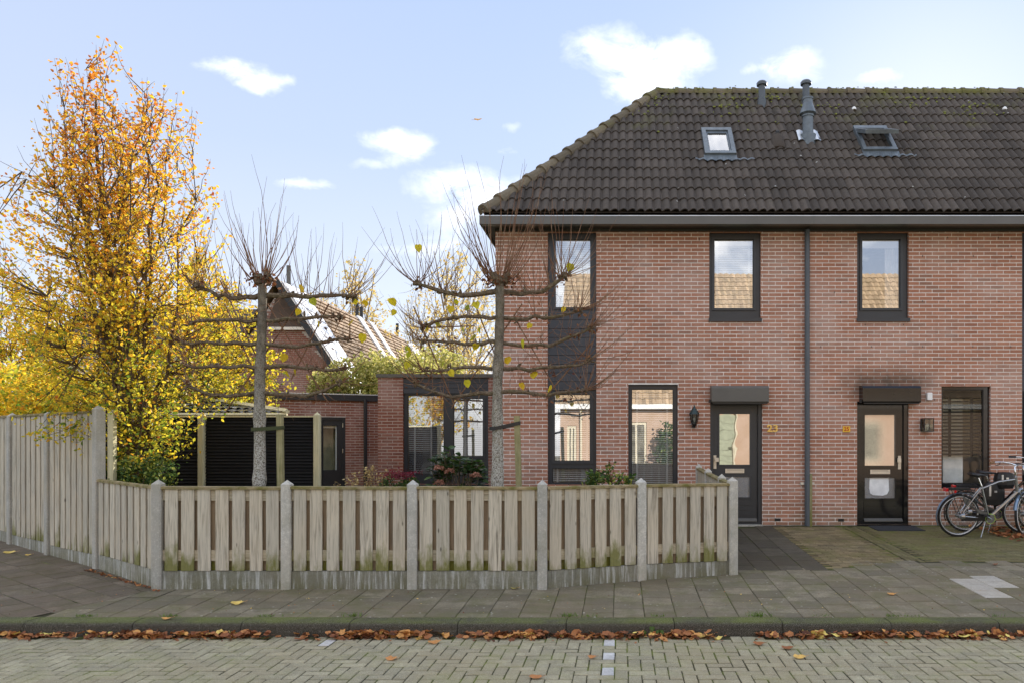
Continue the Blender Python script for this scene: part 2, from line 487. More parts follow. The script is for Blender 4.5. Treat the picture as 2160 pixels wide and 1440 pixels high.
M_BARK = bark_mat('brown_bark', [(.05, .034, .022), (.12, .085, .055), (.21, .155, .10)])
M_POLLARD = bark_mat('flecked_lime_bark', [(.055, .043, .03), (.135, .11, .078), (.26, .22, .16)], 16, .5, .25, .95)
M_ARM = bark_mat('mossy_branch_bark', [(.06, .042, .028), (.14, .105, .07), (.30, .24, .16)], 30, 1, .35)
M_SHOOT = bark_mat('reddish_shoot_bark', [(.12, .055, .035), (.22, .12, .07), (.32, .22, .13)], 9, 1)
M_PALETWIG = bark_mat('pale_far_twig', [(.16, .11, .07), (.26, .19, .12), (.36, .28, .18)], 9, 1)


# ------------------------------------------------------------------ mesh builder
class MB:
    def __init__(s):
        s.v = []; s.f = []; s.r = []; s.m = []

    def face(s, pts, r=0.0, m=0):
        i = len(s.v); s.v.extend(tuple(p) for p in pts)
        s.f.append(tuple(range(i, i + len(pts)))); s.r.append(r); s.m.append(m)

    def add(s, verts, faces, r=0.0, m=0, M=None):
        i = len(s.v)
        if M is not None: verts = [tuple(M @ Vector(p)) for p in verts]
        s.v.extend(verts)
        for f in faces:
            s.f.append(tuple(i + k for k in f)); s.r.append(r); s.m.append(m)

    def box(s, x0, x1, y0, y1, z0, z1, r=0.0, m=0, M=None, ch=0.0):
        if ch:
            c = ch
            vs = []
            for z, q in ((z0, 0), (z1 - c, 0), (z1, c)):
                vs += [(x0 + q, y0 + q, z), (x1 - q, y0 + q, z), (x1 - q, y1 - q, z), (x0 + q, y1 - q, z)]
            fs = [(3, 2, 1, 0), (8, 9, 10, 11)]
            for a in (0, 4):
                for k in range(4):
                    fs.append((a + k, a + (k + 1) % 4, a + 4 + (k + 1) % 4, a + 4 + k))
            s.add(vs, fs, r, m, M); return
        vs = [(x0, y0, z0), (x1, y0, z0), (x1, y1, z0), (x0, y1, z0), (x0, y0, z1), (x1, y0, z1), (x1, y1, z1), (x0, y1, z1)]
        fs = [(3, 2, 1, 0), (4, 5, 6, 7), (0, 1, 5, 4), (1, 2, 6, 5), (2, 3, 7, 6), (3, 0, 4, 7)]
        s.add(vs, fs, r, m, M)

    def tube(s, pts, rad, n=6, r=0.0, m=0, caps=True):
        pts = [Vector(p) for p in pts]
        if not isinstance(rad, (list, tuple)): rad = [rad] * len(pts)
        i0 = len(s.v)
        t0 = (pts[1] - pts[0]).normalized()
        up = Vector((0, 0, 1)) if abs(t0.z) < .9 else Vector((1, 0, 0))
        a = t0.cross(up).normalized()
        for k, p in enumerate(pts):
            t = (pts[min(k + 1, len(pts) - 1)] - pts[max(k - 1, 0)]).normalized()
            a = (a - t * a.dot(t)).normalized(); b = t.cross(a)
            for j in range(n):
                q = 2 * math.pi * j / n
                s.v.append(tuple(p + (a * math.cos(q) + b * math.sin(q)) * rad[k]))
        for k in range(len(pts) - 1):
            for j in range(n):
                a0 = i0 + k * n + j; a1 = i0 + k * n + (j + 1) % n
                s.f.append((a0, a1, a1 + n, a0 + n)); s.r.append(r); s.m.append(m)
        if caps:
            s.f.append(tuple(i0 + j for j in reversed(range(n)))); s.r.append(r); s.m.append(m)
            e = i0 + (len(pts) - 1) * n
            s.f.append(tuple(e + j for j in range(n))); s.r.append(r); s.m.append(m)

    def lathe(s, prof, c=(0, 0, 0), n=12, r=0.0, m=0, M=None):
        vs = []; fs = []
        for (rr, z) in prof:
            for j in range(n):
                q = 2 * math.pi * j / n
                vs.append((c[0] + rr * math.cos(q), c[1] + rr * math.sin(q), c[2] + z))
        for k in range(len(prof) - 1):
            for j in range(n):
                fs.append((k * n + j, k * n + (j + 1) % n, (k + 1) * n + (j + 1) % n, (k + 1) * n + j))
        fs.append(tuple(reversed(range(n)))); e = (len(prof) - 1) * n; fs.append(tuple(e + j for j in range(n)))
        s.add(vs, fs, r, m, M)

    def slab(s, x0, x1, z0, z1, holes, y0, y1, r=0.0, m=0, back=True):
        """upright slab in XZ with rectangular holes, front at y0, back at y1"""
        xs = sorted({x0, x1, *[min(max(h[i], x0), x1) for h in holes for i in (0, 1)]})
        zs = sorted({z0, z1, *[min(max(h[i], z0), z1) for h in holes for i in (2, 3)]})
        def solid(i, j):
            if i < 0 or j < 0 or i >= len(xs) - 1 or j >= len(zs) - 1: return False
            cx = (xs[i] + xs[i + 1]) / 2; cz = (zs[j] + zs[j + 1]) / 2
            return not any(h[0] < cx < h[1] and h[2] < cz < h[3] for h in holes)
        for i in range(len(xs) - 1):
            for j in range(len(zs) - 1):
                if not solid(i, j): continue
                a, b, c, d_ = xs[i], xs[i + 1], zs[j], zs[j + 1]
                s.face([(a, y0, c), (b, y0, c), (b, y0, d_), (a, y0, d_)], r, m)
                if back: s.face([(b, y1, c), (a, y1, c), (a, y1, d_), (b, y1, d_)], r, m)
                if not solid(i - 1, j): s.face([(a, y1, c), (a, y0, c), (a, y0, d_), (a, y1, d_)], r, m)
                if not solid(i + 1, j): s.face([(b, y0, c), (b, y1, c), (b, y1, d_), (b, y0, d_)], r, m)
                if not solid(i, j - 1): s.face([(a, y1, c), (b, y1, c), (b, y0, c), (a, y0, c)], r, m)
                if not solid(i, j + 1): s.face([(a, y0, d_), (b, y0, d_), (b, y1, d_), (a, y1, d_)], r, m)

    def mesh(s, name, mats, smooth=False):
        me = bpy.data.meshes.new(name)
        me.from_pydata(s.v, [], s.f)
        if not isinstance(mats, (list, tuple)): mats = [mats]
        for q in mats: me.materials.append(q)
        at = me.attributes.new('rnd', 'FLOAT', 'FACE')
        at.data.foreach_set('value', s.r)
        if len(mats) > 1: me.polygons.foreach_set('material_index', s.m)
        if smooth: me.polygons.foreach_set('use_smooth', [True] * len(s.f))
        me.update()
        return me

    def build(s, name, mats, parent=None, smooth=False, kind=None, label=None):
        return obj(name, s.mesh(name, mats, smooth), parent, kind, label)


def obj(name, me, parent=None, kind=None, label=None):
    o = bpy.data.objects.new(name, me); COL.objects.link(o)
    if parent is not None: adopt(o, parent)
    if kind: o['kind'] = kind
    if label: o['label'] = label
    return o


WM = {}
def wmat(o):
    if o is None: return Matrix()
    return WM.get(o.name, Matrix())


def adopt(o, parent):
    """parts are modelled in world space; the thing's Empty stands at its base"""
    o.parent = parent
    o.matrix_parent_inverse = wmat(parent).inverted()


def thing(name, label, cat, loc=(0, 0, 0), group=None, mesh=None):
    o = bpy.data.objects.new(name, mesh); COL.objects.link(o)
    if mesh is None:
        o.location = loc; o.empty_display_size = .2
        WM[o.name] = Matrix.Translation(loc)
    return tag(o, label, cat, group)


def tag(o, label, cat, group=None):
    o['label'] = label; o['category'] = cat
    if group: o['group'] = group
    return o


def struct(name, mb, mats, smooth=False):
    return mb.build(name, mats, None, smooth, kind='structure')


def pieces(name, variants, mats, places, parent, limit=300, restname=None):
    """places: list of (priority, Matrix, variant); the first `limit` become parts, the rest one joined part"""
    places = sorted(places, key=lambda t: t[0])
    ms = {}
    base = wmat(parent)
    inv = base.inverted()
    for (_, M, k) in places[:limit]:
        if k not in ms: ms[k] = variants[k].mesh(name, mats)
        o = bpy.data.objects.new(name, ms[k]); COL.objects.link(o)
        o.parent = parent; o.matrix_parent_inverse = inv; o.matrix_basis = M
    if len(places) > limit:
        mb = MB()
        for (_, M, k) in places[limit:]:
            v = variants[k]; i = len(mb.v)
            A = np.array(M)[:3, :3]; t = np.array(M)[:3, 3]
            mb.v.extend(map(tuple, (np.array(v.v) @ A.T + t)))
            mb.f.extend(tuple(i + q for q in f) for f in v.f); mb.r.extend(v.r); mb.m.extend(v.m)
        mb.build(restname or name + '_rest', mats, parent, kind='stuff')


def clip(poly, nx, ny, c):
    """keep the part of a convex polygon where nx*x+ny*y <= c"""
    out = []
    for i in range(len(poly)):
        a, b = poly[i], poly[(i + 1) % len(poly)]
        da = nx * a[0] + ny * a[1] - c; db = nx * b[0] + ny * b[1] - c
        if da <= 0: out.append(a)
        if (da < 0 < db) or (db < 0 < da):
            t = da / (da - db); out.append((a[0] + t * (b[0] - a[0]), a[1] + t * (b[1] - a[1])))
    return out

# ------------------------------------------------------------------ brickwork
BL, BH, BP = .22, .051, .0635
rb = random.Random(3)


def brick_variants(n=18, L=.2095, H=BH, T=.04):
    out = []
    for k in range(n):
        mb = MB()
        j = lambda: rb.uniform(-.0012, .0012)
        x0, x1, z0, z1 = j(), 1 + j() / .2, j(), 1 + j() / .05
        c = .0022
        f = rb.uniform(-.0025, .0015)
        vs = [(x0, T, z0), (x1, T, z0), (x1, T, z1), (x0, T, z1),
              (x0, c + f, z0), (x1, c + f, z0), (x1, c + f, z1), (x0, c + f, z1),
              (x0 + .012, f, z0 + .05), (x1 - .012, f, z0 + .05), (x1 - .012, f, z1 - .05), (x0 + .012, f, z1 - .05)]
        fs = [(0, 1, 5, 4), (1, 2, 6, 5), (2, 3, 7, 6), (3, 0, 4, 7), (4, 5, 9, 8), (5, 6, 10, 9), (6, 7, 11, 10), (7, 4, 8, 11), (8, 9, 10, 11)]
        mb.add(vs, fs, (k + .5) / n)
        out.append(mb)
    return out


BV = brick_variants()


def brick_wall(parent, mat, mortar, O, U, x0, x1, z0, z1, openings, prio=None, limit=300, reveal=.11, phase=0.0, back=.25, wallname='wall'):
    """O: origin of the wall face, U: unit direction along it (bricks face -U x Z); x along U"""
    U = Vector(U).normalized(); N = Vector((U.y, -U.x, 0))       # outward
    B = Matrix((( U.x, -N.x, 0, O[0]), (U.y, -N.y, 0, O[1]), (0, 0, 1, 0), (0, 0, 0, 1)))
    mb = MB()
    mb.slab(x0, x1, z0, z1, openings, .0045, back)
    mb.v = [tuple(B @ Vector(p)) for p in mb.v]
    wall = mb.build(wallname, mortar, parent)
    places = []
    n = int(round((z1 - z0) / BP)); ph = (z1 - z0) / n
    for k in range(n):
        zb = z0 + k * ph + .006; zt = zb + BH
        cuts = [(x0, x1)]
        for (a, b, c, e) in openings:
            if c < zb + BH * .5 < e:
                nc = []
                for (p, q) in cuts:
                    if b <= p or a >= q: nc.append((p, q)); continue
                    if a > p: nc.append((p, a))
                    if b < q: nc.append((b, q))
                cuts = nc
        off = phase + (BL / 2 if k % 2 else 0)
        for (p, q) in cuts:
            i = math.floor((p - off) / BL)
            while off + i * BL < q:
                a = max(p, off + i * BL + .0052); b = min(q, off + (i + 1) * BL - .0052)
                i += 1
                if b - a < .02: continue
                M = B @ Matrix.Translation((a, 0, zb)) @ Matrix.Diagonal((b - a, 1, BH, 1))
                full = b - a > .2
                w = B @ Vector(((a + b) / 2, 0, zb))
                pr = (0 if full else 1e3) + (prio(w) if prio else abs(w.x) + abs(w.z))
                places.append((pr, M, rb.randrange(len(BV))))
    pieces('brick', BV, mat, places, wall, limit, 'brick_rest')
    # returns of the openings, in brick
    rv = MB()
    for (a, b, c, e) in openings:
        nn = int((e - c) / ph)
        for k in range(nn):
            zb = c + k * (e - c) / nn + .004
            for xx, s in ((a, 1), (b, -1)):
                rv.box(xx - .02 if s == 1 else xx - .003, xx + .003 if s == 1 else xx + .02, .01, reveal, zb, zb + BH, rb.random(), M=B)
    if openings: rv.build('opening_return', mat, wall, kind='stuff')
    return wall


WY = 12.9
def wx(px): return PX(px, WY)
def wz(py): return PZ(py, WY)


# ------------------------------------------------------------------ windows
def window(parent, x0, x1, z0, z1, Y, fmat, panes, gmat=None, fw=.05, rec=.06, sill=None, blind=None, label=None, name='window'):
    """panes: (x0,x1,z0,z1,sash?)"""
    mb = MB()
    mb.slab(x0, x1, z0, z1, [p[:4] for p in panes], Y + rec, Y + rec + .07)
    fr = mb.build(name, fmat, parent, label=label)
    for p in panes:
        a, b, c, e = p[:4]
        if len(p) > 4 and p[4]:
            q = p[4]
            sb = MB(); sb.slab(a - q, b + q, c - q, e + q, [(a + .004, b - .004, c + .004, e - .004)], Y + rec - .022, Y + rec + .03)
            sb.build('sash', fmat, fr)
        bead = MB(); bead.slab(a - .001, b + .001, c - .001, e + .001, [(a + .012, b - .012, c + .012, e - .012)], Y + rec + .012, Y + rec + .05)
        bead.build('glazing_bead', M_BLACK, fr)
        gb = MB(); yy = Y + rec + .03
        gb.face([(a, yy, c), (b, yy, c), (b, yy, e), (a, yy, e)])
        gb.build('pane', gmat or M_GLASS, fr)
    if sill:
        sb = MB(); sb.box(x0 - .01, x1 + .01, Y - .04, Y + rec + .02, z0 - sill, z0 + .004)
        sb.build('sill', fmat, fr)
    return fr


def blind(fr, x0, x1, z0, z1, Y, mat, pitch=.031, tapes=(), headbox=.07, thick=.0045, width=.026, tapew=.032, tilt=34, bottom=None):
    """a venetian blind: head box, slats, ladder tapes"""
    mb = MB(); k = 0; z = z1 - headbox - .02
    ct, st = math.cos(R(tilt)), math.sin(R(tilt))
    while z > (bottom if bottom is not None else z0) + .01:
        dz = st * width / 2; dyy = ct * width / 2
        mb.face([(x0, Y - dyy, z - dz), (x1, Y - dyy, z - dz), (x1, Y + dyy, z + dz), (x0, Y + dyy, z + dz)], 0)
        mb.face([(x0, Y - dyy, z - dz - thick), (x1, Y - dyy, z - dz - thick), (x1, Y - dyy, z - dz), (x0, Y - dyy, z - dz)], 0)
        z -= pitch
    mb.build('blind_slats', mat, fr)
    hb = MB(); hb.box(x0 - .005, x1 + .005, Y - .02, Y + .03, z1 - headbox, z1 - .003, ch=.004); hb.build('blind_headbox', mat, fr)
    for t in tapes:
        tb = MB(); tb.box(t - tapew / 2, t + tapew / 2, Y - .016, Y - .013, (bottom if bottom is not None else z0), z1 - headbox)
        tb.build('blind_tape', mat, fr)


def door(parent, x0, x1, z0, z1, Y, fmat, lx0, lx1, glass1, glass2, hx, hz, box, right=False):
    rec = .05
    mb = MB(); mb.slab(x0, x1, z0, z1, [(lx0, lx1, z0 + .05, z1 - .06)], Y + rec - .02, Y + rec + .08)
    fr = mb.build('door_frame', fmat, parent)
    db = MB(); db.slab(lx0 + .004, lx1 - .004, z0 + .055, z1 - .063, [glass1, glass2], Y + rec + .02, Y + rec + .06)
    # raised lower boards
    gz0 = glass2[2]
    dr = db.build('door', fmat, parent)
    pb = MB()
    h = (gz0 - .05 - (z0 + .16)) / 3
    for k in range(3):
        pb.box(glass2[0] - .01, glass2[1] + .01, Y + rec + .008, Y + rec + .02, z0 + .16 + k * h + .006, z0 + .16 + (k + 1) * h - .006, ch=0)
    pb.build('lower_board_panel', fmat, dr)
    wb = MB(); wb.add([(lx0 + .02, Y + rec - .03, z0 + .075), (lx1 - .02, Y + rec - .03, z0 + .075), (lx1 - .02, Y + rec + .018, z0 + .115), (lx0 + .02, Y + rec + .018, z0 + .115),
                       (lx0 + .02, Y + rec - .03, z0 + .062), (lx1 - .02, Y + rec - .03, z0 + .062), (lx1 - .02, Y + rec + .018, z0 + .062), (lx0 + .02, Y + rec + .018, z0 + .062)],
                      [(0, 1, 2, 3), (4, 5, 1, 0), (5, 6, 2, 1), (7, 4, 0, 3)])
    wb.build('weather_bar', M_GUTTER, dr)
    for gl, mt in ((glass1, M_DOORGLASS), (glass2, M_ROUGHGLASS)):
        a, b, c, e = gl
        q = MB(); q.slab(a - .022, b + .022, c - .022, e + .022, [(a + .006, b - .006, c + .006, e - .006)], Y + rec + .01, Y + rec + .045); q.build('glazing_bead', fmat, dr)
        gb = MB(); gb.face([(a, Y + rec + .04, c), (b, Y + rec + .04, c), (b, Y + rec + .04, e), (a, Y + rec + .04, e)]); gb.build('pane', M_GRAINGLASS if right and mt is M_DOORGLASS else mt, dr)
    lb = MB(); a, b, c, e = box
    lb.slab(a, b, c, e, [(a + .03, b - .03, c + .016, e - .016)], Y + rec + .004, Y + rec + .02)
    lb.box(a + .032, b - .032, Y + rec + .010, Y + rec + .018, c + .018, e - .022)
    lb.build('letterbox', M_CREAMPLASTIC, dr)
    hb = MB(); s = -1 if right else 1
    hb.box(hx - .024, hx + .024, Y + rec + .006, Y + rec + .02, hz - .12, hz + .11, ch=.003)
    hb.box(hx - .012 + s * .0, hx + .012 + s * .0, Y + rec - .04, Y + rec + .01, hz + .03, hz + .06)
    hb.box(hx + min(0, s * .05), hx + max(0, s * .05) + .01, Y + rec - .045, Y + rec - .02, hz + .0, hz + .07, ch=.004)
    hb.box(hx - .006, hx + .006, Y + rec + .0, Y + rec + .01, hz - .07, hz - .05, r=0)
    hb.build('handle', M_CREAMPLASTIC, dr)
    hi = MB()
    for zz in (z0 + .35, (z0 + z1) / 2 + .25, z1 - .3):
        xx = lx0 if right else lx1
        hi.box(xx - .012, xx + .012, Y + rec - .003, Y + rec + .02, zz - .05, zz + .05)
    hi.build('hinges', M_FRAME if not right else M_BLACK, dr)
    return dr


# ------------------------------------------------------------------ roof geometry
EY, EZ = 12.6, 5.46             # lower edge of the tiles
PITCH = R(48); CP, SP = math.cos(PITCH), math.sin(PITCH)
ROWS, GAUGE, TW = 13, .345, .2895
RIDGE_V = 13.15 * GAUGE
RY, RZ = EY + CP * RIDGE_V, EZ + SP * RIDGE_V
HX0, HX1 = -2.28, -2.28 + (RY - EY)           # hip: foot and head x
XSPLIT = wx(1701); XEND = wx(2369)
SLOPE = Matrix(((1, 0, 0, 0), (0, CP, -SP, EY), (0, SP, CP, EZ), (0, 0, 0, 1)))   # local: x, up-slope, normal
def slope_v(py):
    q = VY - py
    return ((EZ - CZ) * F - q * EY) / (q * CP - SP * F)
def slope_pt(px, py, h=0.0):
    v = slope_v(py); Y = EY + CP * v
    return SLOPE @ Vector((PX(px, Y), v, h))


def tile_mesh(k, u0=0.0, u1=TW):
    """an interlocking concrete tile with two rolls"""
    mb = MB(); L = .42; r = rb.random()
    TT = [(0, .0), (.14, .018), (.32, .037), (.50, .044), (.68, .040), (.80, .026), (.86, .003)]
    def w(u):
        t = (u / (TW / 2)) % 1.0
        for (a, b) in zip(TT, TT[1:] + [(1.0001, 0)]):
            if a[0] <= t <= b[0]: return a[1] + (b[1] - a[1]) * (t - a[0]) / (b[0] - a[0])
        return 0
    lift = rb.uniform(-.003, .003)
    us = [(TW / 2) * (q + t[0]) for q in (0, 1) for t in TT] + [TW - .0005]
    n = len(us) - 1
    T = .017
    vs = []
    for (vv, hh) in ((-.0, .030 + lift), (L, .002)):
        for u_ in us: vs.append((u_, vv, w(u_) + hh))
    for u_ in us: vs.append((u_, 0, w(u_) + .030 + lift - T))
    m = n + 1
    fs = [(i, i + 1, m + i + 1, m + i) for i in range(n)]
    fs += [(2 * m + i, 2 * m + i + 1, i + 1, i) for i in range(n)]
    mb.add(vs, fs, r)
    return mb


TV = [tile_mesh(k) for k in range(16)]


def lay_roof(parent, x0, x1, roofplane, hip=False):
    places = []; cutmb = []
    n = int(round((x1 - x0) / TW)) + (1 if hip else 0)
    for row in range(ROWS):
        v0 = row * GAUGE
        for c in range(n):
            u1 = x1 - c * TW; u0 = u1 - TW
            if hip:
                # hip line: x = HX0 + v*CP
                hx_lo = HX0 + v0 * CP + .0; hx_hi = HX0 + (v0 + .36) * CP
                if u1 < hx_lo + .02: continue
                if u0 < hx_hi:
                    tm = tile_mesh(0)
                    M = SLOPE @ Matrix.Translation((u0 + .0015, v0, 0))
                    bm = bmesh.new(); vv = [bm.verts.new(M @ Vector(p)) for p in tm.v]
                    for f in tm.f: bm.faces.new([vv[q] for q in f])
                    pco = SLOPE @ Vector((HX0, 0, 0)); q2 = SLOPE @ Vector((HX1, RIDGE_V, 0)); e = (q2 - pco).normalized()
                    nrm = Vector((e.y, -e.x, 0)).normalized()
                    bmesh.ops.bisect_plane(bm, geom=bm.verts[:] + bm.edges[:] + bm.faces[:], plane_co=pco + nrm * .0, plane_no=nrm, clear_inner=nrm.x > 0 and False, clear_outer=False)
                    kill = [f for f in bm.faces if (f.calc_center_median() - pco).dot(nrm) * (1 if nrm.x > 0 else -1) < 0]
                    bmesh.ops.delete(bm, geom=kill, context='FACES')
                    if bm.faces:
                        me = bpy.data.meshes.new('roof_tile'); bm.to_mesh(me); me.materials.append(M_TILE)
                        at = me.attributes.new('rnd', 'FLOAT', 'FACE'); at.data.foreach_set('value', [tm.r[0]] * len(me.polygons))
                        obj('roof_tile', me, roofplane)
                    bm.free(); continue
            M = SLOPE @ Matrix.Translation((u0 + .0015, v0, 0)) @ Matrix.Rotation(rb.gauss(0, .006), 4, 'Z') @ Matrix.Rotation(abs(rb.gauss(0, .006)), 4, 'X')
            places.append((-row * 0 + rb.random(), M, rb.randrange(16)))
    pieces('roof_tile', TV, M_TILE, places, roofplane, 300)


def ridge_cap(a, b, rad=.115, r=0.0, sag=0.0, drop=.03):
    """half-round ridge tile from a (thick lower end) to b"""
    mb = MB(); a = Vector(a); b = Vector(b); t = (b - a).normalized()
    s = t.cross(Vector((0, 0, 1))).normalized(); n = s.cross(t)
    if n.z < 0: n = -n
    N = 9
    for (q, q2, mlt) in ((a, a + (b - a) * .16, 1.12), (a + (b - a) * .16, b, 1.0)):
        r0 = rad * mlt; r1 = rad * (mlt if mlt > 1 else .9)
        v = []
        for (p, rr) in ((q, r0), (q2, r1)):
            for k in range(N):
                an = math.pi * (-.08 + 1.16 * k / (N - 1))
                v.append(tuple(p + s * math.cos(an) * rr + n * (math.sin(an) * rr - drop)))
        f = [(k, k + 1, N + k + 1, N + k) for k in range(N - 1)]
        ii = len(v); v.append(tuple(q - n * drop)); f += [(k + 1, k, ii) for k in range(N - 1)]
        mb.add(v, f, r)
    return mb


def pipe(parent, name, base, h, rad, mat, cap=None, n=14):
    mb = MB(); b = Vector(base)
    mb.lathe([(rad * 1.25, -.1), (rad * 1.25, h * .35), (rad, h * .38), (rad, h)], b, n)
    o = mb.build(name, mat, parent, smooth=False)
    if cap:
        cb = MB(); cb.lathe([(rad * .9, h), (rad * 1.55, h + .005), (rad * 1.6, h + .05), (rad * 1.2, h + .085), (rad * .5, h + .105)], b, n)
        cb.build('pipe_cap', mat, o)
    return o


# ------------------------------------------------------------------ the two houses
GZ0 = .24
TOPZ = 5.262
house23 = thing('end_terrace_house', 'brick end-of-row house numbered 23 with hipped dark tiled roof behind the low wooden fence', 'house', (0, WY, GZ0))
house25 = thing('terrace_house', 'brick house numbered 25 with black glossy door, at the right edge beyond the downpipe', 'house', (5.5, WY, GZ0))

XL = wx(1045)
# openings: x0,x1,z0,z1
o_strip = (wx(1155), wx(1258), wz(1023), wz(489))
o_up = (wx(1496), wx(1605), wz(672), wz(489))
o_low = (wx(1325), wx(1430), wz(1040), wz(810))
o_door = (wx(1498), wx(1608), GZ0, wz(845))
q_up = (wx(1808), wx(1917), wz(672), wz(489))
q_door = (wx(1808), wx(1917), GZ0, wz(845))
q_low = (wx(1986), wx(2090), wz(1031), wz(812))
q_strip = (wx(2156), wx(2259), wz(1023), wz(489))


def pr23(w):
    px = VX + w.x * F / WY; py = VY - (w.z - CZ) * F / WY
    return (0 if 1262 < px < 1690 and 700 < py < 1100 else 500) + abs(px - 1560) / 40 + abs(py - 900) / 60 + (300 if px < 1540 and py > 990 else 0)
def pr25(w):
    px = VX + w.x * F / WY; py = VY - (w.z - CZ) * F / WY
    return (0 if px < 2150 else 500) + abs(px - 1850) / 40 + abs(py - 850) / 60


w23 = brick_wall(house23, M_BRICK, M_MORTAR, (0, WY), (1, 0, 0), XL, XSPLIT, GZ0, TOPZ, [o_strip, o_up, o_low, o_door], pr23)
w25 = brick_wall(house25, M_BRICK2, M_MORTAR25, (0, WY), (1, 0, 0), XSPLIT + .002, XEND, GZ0, TOPZ, [q_up, q_door, q_low, q_strip], pr25, phase=.03)

# side wall (seen only from a step to the side), rear and party walls
BY = 2 * RY - EY - .3
brick_wall(house23, M_BRICK, M_MORTAR, (XL, BY), (0, -1, 0), 0, BY - WY - .01, GZ0, TOPZ, [], None, 0, wallname='side_wall')
mb = MB(); mb.box(XL + .26, XSPLIT, BY - .25, BY, GZ0, TOPZ); mb.build('rear_wall', M_MORTAR, house23)
mb = MB(); mb.box(XSPLIT, XEND, BY - .25, BY, GZ0, TOPZ); mb.build('rear_wall', M_MORTAR, house25)
for (h_, a, b) in ((house23, XL + .26, XSPLIT - .1), (house25, XSPLIT + .1, XEND)):
    mb = MB()
    mb.box(a, b, WY + .26, BY - .26, GZ0 - .05, GZ0 + .0)
    mb.box(a, b, WY + .26, BY - .26, 2.75, 2.95)
    mb.box(a, b, 15.0, 15.1, GZ0 + .005, 2.745)
    mb.box(a, b, 15.0, 15.1, 2.955, TOPZ)
    mb.box(b - .08, b, WY + .26, 14.98, GZ0 + .005, 2.745)
    mb.box(b - .08, b, WY + .26, 14.98, 2.955, TOPZ)
    mb.box(a, b, WY + .26, BY - .26, TOPZ + .003, TOPZ + .1)
    if h_ is house23:
        for xx in (wx(1290), wx(1470)): mb.box(xx, xx + .08, WY + .26, 14.99, 2.955, TOPZ - .01)
    mb.build('interior_room', M_ROOM, h_)

# roofs: boarding under the tiles
def roof_base(h_, x0, x1, hip):
    mb = MB()
    e = -.012
    E = lambda x, v: tuple(SLOPE @ Vector((x, v, e)))
    if hip:
        top = E(HX1, RIDGE_V)
        mb.face([E(HX0, 0), E(x1, 0), E(x1, RIDGE_V), top])
        back = lambda x, v: (x, 2 * RY - E(x, v)[1], E(x, v)[2])
        mb.face([back(x1, 0), back(HX0, 0), back(HX1, RIDGE_V), back(x1, RIDGE_V)])
        mb.face([back(HX0, 0), E(HX0, 0), top])
    else:
        back = lambda x, v: (x, 2 * RY - E(x, v)[1], E(x, v)[2])
        mb.face([E(x0, 0), E(x1, 0), E(x1, RIDGE_V), E(x0, RIDGE_V)])
        mb.face([back(x1, 0), back(x0, 0), back(x0, RIDGE_V), back(x1, RIDGE_V)])
        mb.face([E(x1, 0), back(x1, 0), back(x1, RIDGE_V)])
    return mb.build('roof', M_TILE, h_)


roof23 = roof_base(house23, HX0, XSPLIT, True)
roof25 = roof_base(house25, XSPLIT, XEND, False)
lay_roof(house23, HX0, XSPLIT, roof23, True)
lay_roof(house25, XSPLIT, XEND, roof25)
# ridge and hip tiles
x = HX1 - .02; i = 0
while x < XEND:
    par = roof23 if x < XSPLIT else roof25
    mb = ridge_cap((x, RY, RZ + .01 + rb.uniform(-.004, .004)), (x + .42, RY, RZ + .005), r=rb.random())
    mb.build('ridge_tile', M_RIDGE, par); x += .392
hA = Vector((HX0, EY, EZ)); hB = Vector((HX1, RY, RZ)); L = (hB - hA).length; n = 14
for k in range(n):
    a = hA.lerp(hB, k / n); b = hA.lerp(hB, (k + 1.12) / n)
    ridge_cap(a + Vector((0, 0, .03)), b + Vector((0, 0, .012)), .12, rb.random()).build('hip_tile', M_RIDGE, roof23)
mb = MB(); mb.add([(HX1 - .1, RY - .12, RZ - .08), (HX1 + .14, RY - .14, RZ - .05), (HX1 + .14, RY, RZ + .1), (HX1 - .03, RY, RZ + .1), (HX1 + .14, RY + .14, RZ - .05), (HX1 - .1, RY + .12, RZ - .08)],
                  [(0, 1, 2, 3), (3, 2, 4, 5), (0, 3, 5)]); mb.build('ridge_tile', M_RIDGE, roof23)

# cushions of moss on ridge, hip and upper courses
M_MOSS = simple('roof_moss', (.17, .18, .035), .95, var=.5, nscale=14)
def moss_on(par, spots):
    q = MB()
    for (p, s_) in spots:
        n_ = SLOPE.to_3x3() @ Vector((0, 0, 1)); Mq = Matrix.Translation(p) @ n_.to_track_quat('Z', 'Y').to_matrix().to_4x4()
        vs = []; K = 7
        ph_ = rb.random() * 6
        for (rr_, h_) in ((1, -.2), (.85, .35), (.45, .62)):
            for k in range(K):
                a = 2 * math.pi * k / K + ph_; w_ = s_ * rr_ * rb.uniform(.75, 1.2); vs.append((w_ * math.cos(a), w_ * math.sin(a) * .8, h_ * s_ * .6))
        vs.append((0, 0, s_ * .42))
        fs = [(r_ * K + k, r_ * K + (k + 1) % K, (r_ + 1) * K + (k + 1) % K, (r_ + 1) * K + k) for r_ in range(2) for k in range(K)] + [(2 * K + k, 2 * K + (k + 1) % K, 3 * K) for k in range(K)]
        q.add(vs, fs, rb.random(), 0, Mq)
    q.build('moss', M_MOSS, par, smooth=True, kind='stuff')
